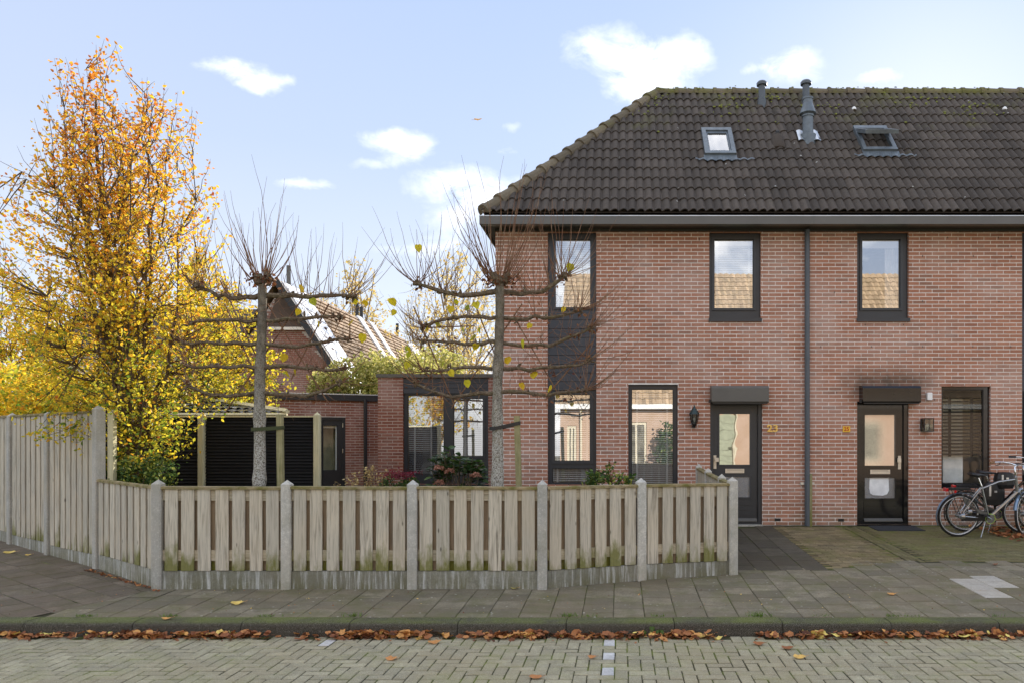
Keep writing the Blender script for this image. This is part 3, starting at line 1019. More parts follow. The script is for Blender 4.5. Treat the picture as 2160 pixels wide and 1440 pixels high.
for (rf__, xa_, xb_) in ((roof23, HX1, XSPLIT), (roof25, XSPLIT, 7.6)):
    sp = []
    for k in range(420):
        x_ = rb.uniform(xa_ - (1.2 if rf__ is roof23 else 0), xb_); v_ = RIDGE_V - abs(rb.gauss(0, .55)) - .03
        row = math.floor(v_ / GAUGE); v_ = row * GAUGE + abs(rb.gauss(0, .05)) * rb.choice((1, 1, 4))
        if x_ < HX0 + v_ * CP + .15 or v_ < .1: continue
        if mnoise.noise(Vector((x_ * 1.1, v_ * 1.5, 5))) < .02: continue
        sp.append((SLOPE @ Vector((x_, v_, rb.uniform(.035, .065))), rb.uniform(.012, .034)))
    for k in range(70):
        x_ = rb.uniform(xa_, xb_); sp.append((Vector((x_, RY - rb.uniform(.02, .12), RZ + .06 + rb.uniform(-.03, .02))), rb.uniform(.012, .03)))
    moss_on(rf__, sp)

# gutters and soffit
GYF = 12.45
for (h_, a, b) in ((house23, -2.31, XSPLIT - .001), (house25, XSPLIT + .001, XEND)):
    zt, zb_ = 5.352, 5.223
    mb = MB()
    mb.box(a, b, GYF, GYF + .02, zb_, zt)
    mb.box(a, b, GYF + .02, GYF + .14, zb_, zb_ + .015)
    if h_ is house23: mb.box(a, a + .02, GYF + .021, BY + .4, zb_, zt)
    o = mb.build('gutter', M_GUTTER, h_)
    mb = MB(); mb.box(a - .004, b, GYF - .006, GYF + .03, zt, zt + .014)
    if h_ is house23: mb.box(a - .004, a + .03, GYF + .032, BY + .4, zt, zt + .014)
    mb.build('gutter_trim', M_ZINC, o)
    mb = MB(); mb.box(a + .022, b, GYF + .141, WY - .002, zb_ + .04, zb_ + .05)
    mb.box(max(a, XL) if h_ is house23 else a, b, WY - .022, WY - .004, TOPZ - .045, zb_ + .04)
    if h_ is house23: mb.box(a + .022, XL - .002, WY, BY + .3, zb_ + .04, zb_ + .05)
    mb.build('soffit', M_SOFFIT, h_)
    mb = MB(); mb.box(a + .022, b, GYF + .03, GYF + .135, zt - .05, zt - .045); mb.build('gutter_bed', M_FELT, o)

# windows of 23
iy = WY + .125
f = window(house23, *o_up, WY, M_FRAME, [(wx(1507), wx(1591), wz(650), wz(503), .035)], sill=.055)
blind(f, wx(1508), wx(1590), wz(650), wz(503), iy, M_WHITE, tapes=(wx(1514), wx(1582)), headbox=.11, tilt=48)
s0 = (o_strip[0], o_strip[1], wz(656), o_strip[3])
f = window(house23, *s0, WY, M_FRAME, [(wx(1170), wx(1246), wz(648), wz(503), .035)])
blind(f, wx(1171), wx(1245), wz(648), wz(503), iy, M_WHITE, tapes=(wx(1177), wx(1238)), headbox=.06, tilt=48)
s1 = (o_strip[0], o_strip[1], o_strip[2], wz(822))
f = window(house23, *s1, WY, M_FRAME, [(wx(1168), wx(1245), wz(972), wz(830), .04), (wx(1164), wx(1249), wz(1018), wz(987))])
blind(f, wx(1165), wx(1248), wz(1018), wz(828), iy, M_WHITE, tapes=(wx(1175), wx(1238)), headbox=.03, pitch=.036)
# cladding boards between the two strip windows
nb = 9; zt_, zb2 = wz(656), wz(822)
for k in range(nb):
    mb = MB(); h = (zt_ - zb2) / nb
    mb.box(o_strip[0] + .004, o_strip[1] - .004, WY + .035, WY + .06, zb2 + k * h + .004, zb2 + (k + 1) * h - .004, rb.random(), ch=0)
    mb.build('cladding_board', M_PANEL, house23)
mb = MB(); mb.box(o_strip[0], o_strip[1], WY + .0602, WY + .08, zb2, zt_); mb.build('cladding_backing', M_BLACK, house23)
f = window(house23, *o_low, WY, M_FRAME, [(wx(1332), wx(1421), wz(1034), wz(819))])
blind(f, wx(1333), wx(1420), wz(1034), wz(819), iy, M_WHITE, tapes=(wx(1344), wx(1408)), headbox=.03, pitch=.036)
door(house23, *o_door, WY, M_FRAME, wx(1505), wx(1600), (wx(1518), wx(1584), wz(980), wz(871)), (wx(1518), wx(1584), wz(1049), wz(1004)), wx(1509), wz(973), (wx(1531), wx(1571), wz(997), wz(988)))
mb = MB(); mb.box(wx(1498), wx(1608), WY - .09, WY + .03, GZ0 - .03, GZ0 + .015, ch=.004); mb.build('threshold', M_POST, house23)
# roller awning case over the door
def awning(h_, a, b, zt, zb, mat, dep=.2):
    mb = MB(); yb = WY - .004
    P_ = [(yb, zt), (yb - dep * .86, zt - .015), (yb - dep, zt - .05), (yb - dep, zb + .02), (yb - dep + .02, zb), (yb, zb)]
    n = len(P_)
    vs = [(a, y, z) for y, z in P_] + [(b, y, z) for y, z in P_]
    fs = [tuple(range(n - 1, -1, -1)), tuple(range(n, 2 * n))] + [(k, (k + 1) % n, n + (k + 1) % n, n + k) for k in range(n)]
    mb.add([tuple(v) for v in vs], fs)
    o = mb.build('awning_box', mat, h_)
    mb = MB(); mb.box(a + .03, b - .02, yb - dep + .022, yb - dep + .07, zb - .02, zb - .001); mb.build('awning_rail', M_BLACK, o)
    mb = MB(); mb.lathe([(.022, 0), (.022, .05)], (a - .02, yb - dep + .05, zb + .0), 10); mb.build('awning_crank_eye', M_BLACK, o)
YA = WY - .2
awning(house23, PX(1501, YA), PX(1622, YA), PZ(811, YA), PZ(848, YA), M_GUTTER)
awning(house25, PX(1820, YA), PX(1943, YA), PZ(811, YA), PZ(848, YA), M_FRAMEB)

# windows of 25
f = window(house25, *q_up, WY, M_FRAME, [(wx(1820), wx(1902), wz(650), wz(503), .035)], gmat=M_GLASS, sill=.055)
hb = MB(); hb.box(wx(1819), wx(1903), iy - .02, iy + .02, wz(521), wz(504)); hb.build('blind_headbox', M_WHITE, f)
cb = MB()
for k in range(14):
    a = wx(1872) + k * .022; b = a + .022; d0 = .02 * (k % 2); d1 = .02 * ((k + 1) % 2)
    cb.face([(a, iy + .01 + d0, wz(650)), (b, iy + .01 + d1, wz(650)), (b, iy + .01 + d1, wz(503)), (a, iy + .01 + d0, wz(503))])
cb.build('curtain', M_CURTAIN, f)
door(house25, *q_door, WY, M_FRAMEB, wx(1822), wx(1908), (wx(1826), wx(1892), wz(982), wz(873)), (wx(1826), wx(1892), wz(1051), wz(1006)), wx(1900), wz(974), (wx(1838), wx(1880), wz(999), wz(990)), right=True)
pb = MB()
pts = [(wx(1838), wz(1007)), (wx(1837), wz(1030)), (wx(1839), wz(1040)), (wx(1845), wz(1044)), (wx(1866), wz(1045)), (wx(1875), wz(1042)), (wx(1879), wz(1034)), (wx(1878), wz(1007))]
pb.face([(a, WY + .085, b) for a, b in pts]); pb.face([(a, WY + .088, b) for a, b in reversed(pts)])
pb.build('white_sheet', M_PAPER, house25, label='white paper sheet taped behind the lower door pane')
f = window(house25, *q_low, WY, M_FRAMEB, [(wx(1991), wx(2078), wz(1020), wz(820))], gmat=M_GLASS2)
blind(f, wx(1992), wx(2076), wz(1020), wz(820), iy, M_BLINDBLACK, tapes=(wx(2009), wx(2056)), headbox=.12, pitch=.060, width=.050, tapew=.05, bottom=wz(962), thick=.006, tilt=28)
ib = MB(); ib.box(wx(1985), wx(2042), WY + .20, WY + .21, wz(1018), wz(838)); ib.build('curtain', M_CURTAIN, f)
cbx = MB(); cbx.box(wx(2043), wx(2078), WY + .24, WY + .26, wz(962), wz(838)); cbx.build('lit_cupboard', M_FROSTLIGHT, f)
chb = MB()
chp = [(1990, 1018), (2016, 1018), (2013, 1000), (2008, 992), (1990, 990)]
chb.face([(wx(a), WY + .22, wz(b)) for a, b in chp]); chb.build('chair_back', M_FROSTLIGHT, f)
s1 = (q_strip[0], q_strip[1], q_strip[2], q_strip[3])
f = window(house25, q_strip[0], q_strip[1], wz(656), q_strip[3], WY, M_FRAME, [(wx(2168), wx(2246), wz(648), wz(503), .035)])
f = window(house25, q_strip[0], q_strip[1], q_strip[2], wz(822), WY, M_FRAME, [(wx(2168), wx(2246), wz(972), wz(830), .04), (wx(2164), wx(2250), wz(1018), wz(987))])
for k in range(nb):
    mb = MB(); h = (zt_ - zb2) / nb
    mb.box(q_strip[0] + .004, q_strip[1] - .004, WY + .035, WY + .06, zb2 + k * h + .004, zb2 + (k + 1) * h - .004, rb.random())
    mb.build('cladding_board', M_PANEL, house25)
mb = MB(); mb.box(wx(1808), wx(1919), WY - .06, WY + .02, GZ0 - .03, GZ0 + .012); mb.build('threshold', M_FRAMEB, house25)
# small wall vents and damp course
for (h_, px, py) in ((house23, 1640, 1095), (house25, 1774, 1096)):
    mb = MB(); mb.box(wx(px - 6), wx(px + 6), WY - .004, WY + .004, wz(py + 3), wz(py - 3), 0); mb.build('air_vent', M_BLACK, h_)
vb = MB()
for (px, py) in ((1284, 505), (1366, 505), (1475, 505), (1631, 504), (1620, 1095)):
    vb.box(wx(px) - .005, wx(px) + .005, WY - .003, WY + .005, wz(py) - .025, wz(py) + .025)
vb.build('open_joint', M_BLACK, house23)
vb = MB()
for (px, py) in ((1745, 510), (1773, 638), (1760, 617), (1825, 685), (1906, 685), (1999, 502), (2106, 502), (1946, 541), (2053, 541), (2133, 541), (1946, 636), (2000, 636), (2107, 637), (1731, 731), (1838, 731), (1946, 731), (2052, 731), (2132, 731), (1765, 827), (1971, 842), (1780, 1000), (1959, 997)):
    vb.box(wx(px) - .006, wx(px) + .006, WY - .004, WY + .005, wz(py) - .014, wz(py) + .014)
vb.build('wall_plug', M_SOFFIT, house25)

# downpipe between the houses with its clamps
xp = wx(1701); mb = MB()
mb.tube([(xp, WY - .06, gz(12.8)), (xp, WY - .06, 5.24)], .043, 14)
dp = mb.build('downpipe', M_PIPE, house23, smooth=False)
for py in (512, 575, 755, 963, 1000):
    mb = MB(); zz = wz(py); mb.tube([(xp, WY - .06, zz - .012), (xp, WY - .06, zz + .012)], .048, 14); mb.build('pipe_collar', M_PIPE, dp)
mb = MB(); mb.box(xp - .11, xp - .03, WY - .03, WY - .005, wz(1021), wz(1016)); mb.box(xp + .085, xp + .13, WY - .03, WY - .005, wz(1021), wz(1016)); mb.build('pipe_clamp', M_ALU, dp)
tb = MB(); tb.box(wx(1703.5), wx(1711), WY - .075, WY - .006, gz(12.8) - .02, wz(998), .4)
stk = thing('wall_batten', 'short mossy wooden batten standing against the downpipe between the two doors', 'wooden post', mesh=tb.mesh('wall_batten', M_STAKE))

# roof windows
def roof_window(par, px0, px1, py0, py1, open_=False):
    v0, v1 = slope_v(py1), slope_v(py0)
    Ym = EY + CP * (v0 + v1) / 2
    x0, x1 = PX(px0, Ym), PX(px1, Ym)
    def M_(mb): mb.v = [tuple(SLOPE @ Vector((p[0], p[2], -p[1]))) for p in mb.v]; return mb
    # slab in (x, -normal, v)
    mb = MB(); mb.slab(x0, x1, v0, v1, [(x0 + .075, x1 - .075, v0 + .09, v1 - .1)], -.13, .02)
    fr = M_(mb).build('roof_window', M_LEAD, par)
    a, b, c, e = x0 + .075, x1 - .075, v0 + .09, v1 - .1
    if not open_:
        s_ = MB(); s_.slab(a, b, c, e, [(a + .03, b - .03, c + .05, e - .07)], -.10, -.06); M_(s_).build('sash', M_LEAD, fr)
        gb = MB(); gb.face([(a + .03, -.08, c + .05), (b - .03, -.08, c + .05), (b - .03, -.08, e - .07), (a + .03, -.08, e - .07)]); M_(gb).build('pane', M_GLASS, fr)
        wb = MB(); wb.box(a + .02, b - .02, .02, .04, e - .12, e - .03); wb.box(a + .005, b - .005, .05, .06, c, e); M_(wb).build('roller_blind', M_CURTAIN, fr)
    else:
        # centre-pivoted sash swung out at the bottom
        ang = R(24); piv = e - .08
        T = SLOPE @ Matrix.Translation((0, piv, .06)) @ Matrix.Rotation(ang * -1, 4, 'X') @ Matrix.Translation((0, -piv, 0))
        def M2(mb): mb.v = [tuple(T @ Vector((p[0], p[2], -p[1]))) for p in mb.v]; return mb
        s_ = MB(); s_.slab(a - .06, b + .06, c - .0, e, [(a + .02, b - .02, c + .06, e - .08)], -.09, -.02); M2(s_).build('sash', M_LEAD, fr)
        gb = MB(); gb.face([(a + .02, -.05, c + .06), (b - .02, -.05, c + .06), (b - .02, -.05, e - .08), (a + .02, -.05, e - .08)]); M2(gb).build('pane', M_GLASS, fr)
        wb = MB(); wb.box(a, b, .06, .08, c, e); M_(wb).build('window_well', M_FROSTLIGHT, fr)
        wb = MB(); wb.box(a - .005, b + .005, -.075, -.055, c - .02, c + .03); M_(wb).build('opening_edge', M_CREAMPLASTIC, fr)
    # lead apron following the tiles
    ap = MB(); n = 34; xa, xb = x0 - .18, x1 + .32
    def wv_(u_):
        t = ((XSPLIT - u_) / (TW / 2)) % 1.0
        return .036 * abs(math.sin(math.pi * t)) + .045
    for k in range(n):
        u0, u1 = xa + (xb - xa) * k / n, xa + (xb - xa) * (k + 1) / n
        ins = x0 - .02 < (u0 + u1) / 2 < x1 + .02
        vb_, vt = v0 - (.16 if ins else .13), v0 - (.0 if ins else .09)
        ap.face([tuple(SLOPE @ Vector(q)) for q in ((u0, vb_, wv_(u0) + .008), (u1, vb_, wv_(u1) + .008), (u1, vt, .09 if ins else wv_(u1) + .01), (u0, vt, .09 if ins else wv_(u0) + .01))])
    ap.build('lead_apron', M_LEAD, fr)
    return fr


roof_window(house23, 1482, 1546, 283, 337)
roof_window(house25, 1807, 1878, 279, 329, True)

# pipes on the roof
p = slope_pt(1607, 226); pipe(house23, 'roof_vent_pipe', p, .42, .068, M_PIPE, True)
p = slope_pt(1700, 222); pipe(house23, 'roof_vent_pipe', p, .40, .07, M_PIPE, True)
p = slope_pt(1704, 297)
mb = MB(); r_ = .105
mb.lathe([(.15, -.12), (.15, .10), (.10, .13), (.10, .44), (.115, .44), (.115, .47), (.10, .475), (.155, .50), (.09, .70), (.09, .76), (.10, .77), (.10, .80)], p, 18)
fl = mb.build('flue_pipe', M_LEAD, house23, label='largest grey flue with a cone collar')
fb = MB(); n = 22
for k in range(n):
    u0 = p.x - .2 + .42 * k / n; u1 = p.x - .2 + .42 * (k + 1) / n; v = slope_v(300)
    w_ = lambda u_: .03 * abs(math.sin(math.pi * ((XSPLIT - u_) / (TW / 2)))) + .055
    fb.face([tuple(SLOPE @ Vector(q)) for q in ((u0, v - .06, w_(u0)), (u1, v - .06, w_(u1)), (u1 * .95 + p.x * .05, v + .32, w_(u1)), (u0 * .95 + p.x * .05, v + .32, w_(u0)))])
fb.build('flue_flashing', M_ALU, fl)
# hooded vent tile
v = slope_v(318); Yv = EY + CP * v; xx = PX(1643, Yv); mb = MB()
prof = []
n = 10
for k in range(n + 1):
    t = k / n; prof.append((v + .02 + .42 * t, .05 + .10 * math.sin(math.pi * min(1, t * .62 + .0)) ** .8 if t < 1 else .05))
vs = []
for (q, h) in prof:
    for j in range(7):
        an = math.pi * j / 6; vs.append(tuple(SLOPE @ Vector((xx - math.cos(an) * .125 * (1 if q < v + .3 else max(.25, 1 - (q - v - .3) * 5)), q, .03 + math.sin(an) * h))))
fs = [(a * 7 + j, a * 7 + j + 1, (a + 1) * 7 + j + 1, (a + 1) * 7 + j) for a in range(n) for j in range(6)] + [tuple(range(6, -1, -1))]
mb.add(vs, fs, .3); vt = mb.build('vent_tile', M_TILE, house23, smooth=False)
mb = MB(); q = SLOPE @ Vector((xx, v + .34, .12)); mb.lathe([(.055, 0), (.06, .03), (.04, .035), (.04, .08), (.03, .09)], q, 12); mb.build('vent_cap', M_BLACK, vt)
for px in (1800, 2117):
    q = slope_pt(px, 236, .055); mb = MB(); mb.lathe([(.045, -.02), (.045, .0), (.036, .025), (.018, .04)], q, 10); mb.build('vent_dome', M_WHITE, house25)

# ------------------------------------------------------------------ lanterns, numbers, bell
Yl = WY - .12
zt0 = PZ(851, Yl); xl = PX(1464.5, Yl)
lan = thing('wall_lantern', 'dark green carriage lantern on the brick wall left of door 23', 'lantern', (xl, WY, zt0 - .3))
mb = MB()
mb.lathe([(.012, 0), (.02, .02), (.006, .05), (.003, .075)], (xl, Yl, zt0 - .075), 8)
mb.lathe([(.088, -.02), (.082, .0), (.055, .045), (.03, .085), (.015, .1)], (xl, Yl, zt0 - .155), 6)
mb.build('lantern_roof', M_GREENLAMP, lan)
mb = MB()
for k in range(6):
    a = math.pi * 2 * k / 6
    mb.tube([(xl + .076 * math.cos(a), Yl + .076 * math.sin(a), zt0 - .175), (xl + .045 * math.cos(a), Yl + .045 * math.sin(a), zt0 - .33)], .006, 4)
mb.lathe([(.048, 0), (.05, .012)], (xl, Yl, zt0 - .345), 6)
mb.lathe([(.01, -.05), (.03, -.02), (.045, .0)], (xl, Yl, zt0 - .345), 8)
mb.tube([(xl, Yl, zt0 - .36), (xl, WY - .005, zt0 - .34)], .012, 6)
mb.box(xl - .03, xl + .03, WY - .02, WY - .001, zt0 - .40, zt0 - .24, ch=.005)
mb.build('lantern_frame', M_BLACK, lan)
mb = MB(); mb.lathe([(.042, 0), (.070, .145)], (xl, Yl, zt0 - .325), 6); mb.build('lantern_glass', M_LAMPGLASS, lan)
mb = MB(); mb.lathe([(.008, 0), (.02, .03), (.016, .06), (.004, .07)], (xl, Yl, zt0 - .30), 8); mb.build('light_bulb', M_WHITE, lan)

xa, xb, za, zb_ = PX(1947, Yl), PX(1966, Yl), PZ(908, Yl), PZ(883, Yl)
lan2 = thing('wall_lantern', 'square black lantern with a clear bulb on the wall right of door 25', 'lantern', ((xa + xb) / 2, WY, za))
mb = MB(); y0_, y1_ = Yl - .07, Yl + .07
for (x_, y_) in ((xa, y0_), (xb, y0_), (xa, y1_), (xb, y1_)): mb.tube([(x_, y_, za), (x_, y_, zb_)], .006, 4)
mb.box(xa - .006, xb + .006, y0_ - .006, y1_ + .006, zb_, zb_ + .014); mb.box(xa - .003, xb + .003, y0_ - .003, y1_ + .003, za - .012, za)
mb.box((xa + xb) / 2 - .004, (xa + xb) / 2 + .004, y0_ - .005, y0_ + .002, za, zb_)
mb.box(xa, xb, WY - .02, WY - .001, za, zb_)
mb.build('lantern_frame', M_BLACK, lan2)
mb = MB(); mb.box(xa + .004, xb - .004, y0_ + .003, y1_ - .003, za + .003, zb_ - .003); mb.build('lantern_glass', M_LAMPGLASS, lan2)
mb = MB(); mb.lathe([(.012, 0), (.014, .03), (.03, .06), (.026, .09), (.01, .105)], ((xa + xb) / 2, Yl, za + .02), 10); mb.build('light_bulb', M_WHITE, lan2)


def text_mesh(body, size, x, y, z, mat, bold=0.0, ext=.004, sx=1.0):
    cu = bpy.data.curves.new('numeral', 'FONT'); cu.body = body; cu.size = size; cu.extrude = ext; cu.offset = bold
    cu.align_x = 'CENTER'; cu.align_y = 'CENTER'
    o = bpy.data.objects.new('numeral', cu); COL.objects.link(o)
    dg = bpy.context.evaluated_depsgraph_get(); me = bpy.data.meshes.new_from_object(o.evaluated_get(dg))
    COL.objects.unlink(o); bpy.data.objects.remove(o); bpy.data.curves.remove(cu)
    me.transform(Matrix.Translation((x, y, z)) @ Matrix.Rotation(R(90), 4, 'X') @ Matrix.Diagonal((sx, 1, 1, 1)))
    me.materials.clear(); me.materials.append(mat)
    return me


num = thing('house_number', 'gold numerals 23 on the bricks right of the first door', 'house number', (wx(1629), WY, wz(910)))
for ch, px in (('2', 1623.5), ('3', 1635.5)):
    o = obj('numeral', text_mesh(ch, .165, wx(px), WY - .012, wz(903), M_GOLD, .0035, .006, 1.2), num)
    # slab serifs of the bold figures
mb = MB(); mb.box(wx(1618.3), wx(1621), WY - .017, WY - .006, wz(900.5), wz(898)); mb.build('numeral_serif', M_GOLD, num)
mb = MB(); mb.box(wx(1777.5), wx(1793), WY - .012, WY - .002, wz(910), wz(898), ch=0)
plate = thing('number_plate', 'small yellow plate reading 25 on the bricks left of the black door', 'number plate', mesh=mb.mesh('number_plate', M_YELLOW))
o = obj('numeral', text_mesh('25', .088, wx(1785.2), WY - .014, wz(904), M_RED, .0012, .002), plate)
mb = MB(); mb.box(wx(1953), wx(1963.5), WY - .07, WY - .002, wz(843), wz(827.5), ch=.008)
sens = thing('outdoor_sensor', 'small white plastic sensor box on the wall above the square lantern', 'sensor', mesh=mb.mesh('outdoor_sensor', M_WHITE))
mb = MB(); z_ = gz(12.7)
mb.add([(wx(1812) + .12, 12.30, gz(12.3) + .012), (wx(1925) - .02, 12.30, gz(12.3) + .012), (wx(1925) - .02, 12.80, gz(12.8) + .012), (wx(1812) + .12, 12.80, gz(12.8) + .012),
        (wx(1812) + .12, 12.30, gz(12.3) - .002), (wx(1925) - .02, 12.30, gz(12.3) - .002), (wx(1925) - .02, 12.80, gz(12.8) - .002), (wx(1812) + .12, 12.80, gz(12.8) - .002)],
       [(0, 1, 2, 3), (4, 5, 1, 0), (5, 6, 2, 1), (7, 4, 0, 3)])
matt = thing('doormat', 'dark flat doormat lying before the black door', 'doormat', mesh=mb.mesh('doormat', M_MAT))

# ------------------------------------------------------------------ side extension
XY = 15.4
ex = lambda px: PX(px, XY)
ezz = lambda py: PZ(py, XY)
ext = thing('side_extension', 'flat-roofed dark brick extension with a wide dark window, left of house 23', 'extension', (-3.5, XY, GZ0))
o_ex = (ex(850), ex(1030), ezz(1021), ezz(796))
def prx(w): return abs(w.x + 4.5)
we = brick_wall(ext, M_BRICKX, M_MORTARX, (0, XY), (1, 0, 0), ex(797), XL - .01, GZ0, ezz(795), [o_ex], prx)
mb = MB(); mb.box(ex(797), ex(797) + .2, XY + .26, XY + 3.2, GZ0, ezz(795)); mb.box(ex(797), XL, XY + 3.0, XY + 3.2, GZ0, ezz(795) - .01); mb.build('rear_wall', M_BRICKX, ext)
mb = MB(); mb.box(ex(797) - .03, XL - .012, XY - .035, XY + 3.2, ezz(795), ezz(788)); mb.build('roof_capping', M_GUTTER, ext)
mb = MB()
for k in range(3):
    h = (ezz(797) - ezz(829)) / 3; mb = MB(); mb.box(o_ex[0] + .004, o_ex[1] - .004, XY + .02, XY + .045, ezz(829) + k * h + .003, ezz(829) + (k + 1) * h - .003, rb.random()); mb.build('cladding_board', M_PANEL, ext)
mb = MB(); mb.box(o_ex[0], o_ex[1], XY + .0452, XY + .1, ezz(829), ezz(797)); mb.build('cladding_backing', M_BLACK, ext)
f = window(ext, o_ex[0], o_ex[1], o_ex[2], ezz(829), XY, M_FRAME, [(ex(858), ex(935), ezz(1000), ezz(833)), (ex(955), ex(1018), ezz(962), ezz(839), .04), (ex(950), ex(1021), ezz(1004), ezz(977))], sill=.05)
blind(f, ex(858), ex(935), ezz(1000), ezz(833), XY + .16, M_WHITE, tapes=(ex(871), ex(906)), headbox=.03, pitch=.04, tilt=20)
blind(f, ex(951), ex(1020), ezz(1003), ezz(838), XY + .16, M_WHITE, tapes=(ex(978), ex(1014)), headbox=.04, pitch=.04)
mb = MB(); mb.box(ex(797) + .21, XL - .02, XY + 2.7, XY + 2.9, GZ0, 2.9); mb.box(ex(797) + .21, XL - .02, XY + .3, XY + 2.9, GZ0 - .02, GZ0 + .01); mb.build('interior_room', M_ROOM, ext)
# pillow, vase and lamp seen through the window
mb = MB(); mb.lathe([(.03, 0), (.09, .1), (.11, .3), (.12, .6), (.1, .75), (.02, .78)], (ex(884) - .1, XY + .5, ezz(905)), 14)
mb.build('lamp_shade', M_CURTAIN, ext)
mb = MB()
for k in range(16):
    a = 2 * math.pi * k / 16; b = 2 * math.pi * (k + 1) / 16
    c_ = (ex(893), XY + .45, ezz(990))
    mb.tube([(c_[0] + .12 * math.cos(a), c_[1], c_[2] + .12 * math.sin(a)), (c_[0] + .12 * math.cos(b), c_[1], c_[2] + .12 * math.sin(b))], .05, 6, caps=False)
mb.build('ring_ornament', M_CURTAIN, ext)

# ------------------------------------------------------------------ garage wall behind the bike shed
gA = Vector((PX(600, 17.4), 17.4, 0)); gB = Vector((PX(797, 18.3), 18.3, 0)); gU = (gB - gA).normalized()
gar = thing('garage', 'low brick garage with black fascia and glazed back door, behind the black slat screens', 'garage', (gA.x, gA.y, GZ0))
tA = -(gA.x - PX(330, 16.2)) / gU.x
tB = (gB - gA).length + .35
ztop = 2.63
def gt(px):
    # parameter along the wall at picture column px
    k = (px - VX) / F
    return (k * gA.y - gA.x) / (gU.x - k * gU.y)
gy = lambda t: gA.y + gU.y * t
d0, d1 = gt(640), gt(729)
dzt = PZ(879, gy(gt(700)))
wg = brick_wall(gar, M_BRICKX, M_MORTARX, (gA.x, gA.y), tuple(gU), tA, tB, GZ0, ztop, [(d0, d1, GZ0, dzt)], lambda w: abs(w.x + 6), 0)
GN = Vector((gU.y, -gU.x, 0))
GB = Matrix(((gU.x, -GN.x, 0, gA.x), (gU.y, -GN.y, 0, gA.y), (0, 0, 1, 0), (0, 0, 0, 1)))
def gput(mb, name, mat, par=gar):
    mb.v = [tuple(GB @ Vector(p)) for p in mb.v]; return mb.build(name, mat, par)
mb = MB(); mb.box(tA, tB, -.06, .2, ztop, PZ(829, gy(0))); mb_ = gput(mb, 'fascia', M_DARKPIPE)
mb = MB(); mb.box(tA, tB, -.075, .2, PZ(829, gy(0)), PZ(829, gy(0)) + .025); gput(mb, 'roof_trim', M_ZINC)
mb = MB(); mb.box(tA, tB, .25, 3.0, ztop, ztop + .1); mb.box(tB - .2, tB, .26, 3.0, GZ0, ztop); mb.box(tA, tA + .2, .26, 3.0, GZ0, ztop); mb.box(tA + .2, tB - .2, 2.9, 3.0, GZ0, ztop); gput(mb, 'roof', M_FELT)
ga, gb_ = gt(672), gt(711)
gc, gd = PZ(991, gy(ga)), PZ(896, gy(ga))
mb = MB(); mb.slab(d0, d1, GZ0, dzt, [(gt(650), gb_, gc, gd)], .05, .11); dg_ = gput(mb, 'door', M_DARKPIPE)
mb = MB(); mb.slab(d0 - .0, d1 + .0, GZ0, dzt, [(d0 + .06, d1 - .07, GZ0, dzt - .06)], .02, .049); gput(mb, 'door_frame', M_DARKPIPE)
mb = MB(); mb.face([(gt(650), .08, gc), (gb_, .08, gc), (gb_, .08, gd), (gt(650), .08, gd)]); gput(mb, 'pane', M_GLASS2, dg_)
mb = MB(); mb.box(gt(650), gb_ - .01, .14, .16, gd - .06, gd); mb.box(gb_ - .025, gb_, .1, .12, gc, gd); gput(mb, 'blind_headbox', M_WHITE, dg_)
mb = MB(); mb.box(gt(650), gb_, .5, .52, gc - .2, gd - .05); gput(mb, 'roller_blind', simple('olive_blind', (.34, .33, .22), .8), dg_)
mb = MB()
for zz in (PZ(896, gy(d1)), PZ(950, gy(d1))): mb.tube([GBp for GBp in ((d1 - .06, .015, zz - .05), (d1 - .06, .015, zz + .05))], .012, 6)
gput(mb, 'hinges', M_ALU, dg_)
mb = MB(); tt = gt(770); mb.tube([(tt, -.06, GZ0), (tt, -.06, PZ(846, gy(tt)) + .05)], .04, 12); gput(mb, 'downpipe', M_DARKPIPE)

# ------------------------------------------------------------------ ground
rg = random.Random(11)
KY0, KY1 = 6.985, 7.2
RZD = -.127
SL = math.atan(.042)

mb = MB()
mb.face([(-80, KY1, -.008), (80, KY1, -.008), (80, 12.9, .24 - .008), (-80, 12.9, .24 - .008)])
mb.face([(-80, 12.9, .232), (80, 12.9, .232), (80, 260, .232), (-80, 260, .232)])
mb.face([(-80, KY1, -.3), (80, KY1, -.3), (80, KY1, -.008), (-80, KY1, -.008)])
struct('ground', mb, M_JOINT)
mb = MB(); mb.face([(-80, -60, RZD - .0055), (80, -60, RZD - .0055), (80, KY1 - .01, RZD - .0055), (-80, KY1 - .01, RZD - .0055)])
road = struct('road', mb, M_JOINT)

# garden soil inside the fence
mb = MB()
def soil(pts): mb.face([(x, y, gz(y) - .003) for x, y in pts])
soil([(-4.95, 8.45), (-.8, 8.45), (1.2, 9.15), (1.2, 12.88), (-2.1, 12.88), (-2.1, 12.9), (-6.3, 9.5)])
struct('garden_bed', mb, M_SOIL)
mb = MB(); mb.face([(-11, 12.901, .236), (-2.2, 12.901, .236), (-2.2, 20, .236), (-11, 20, .236)]); mb.face([(-2.2, 12.899, .2358), (-11, 12.899, .2358), (-6.4, 9.6, .098)])
struct('back_garden', mb, M_SOIL)


def slab_variants(n, a, b, t=.05, ch=.006, jit=.002):
    out = []
    for k in range(n):
        m_ = MB(); j = lambda: rg.uniform(-jit, jit)
        m_.box(-a / 2 + j(), a / 2 + j(), -b / 2 + j(), b / 2 + j(), -t, j() * .8, (k + .5) / n, ch=ch)
        m_.f = m_.f[1:]; m_.r = m_.r[1:]; m_.m = m_.m[1:]      # no underside
        out.append(m_)
    return out


def vis(x, y, z=0):
    if y < 1: return 1e4
    px = VX + x * F / y; py = VY - (z - CZ) * F / y
    return 0 if (-10 < px < 2170 and py < 1450) else 5e3


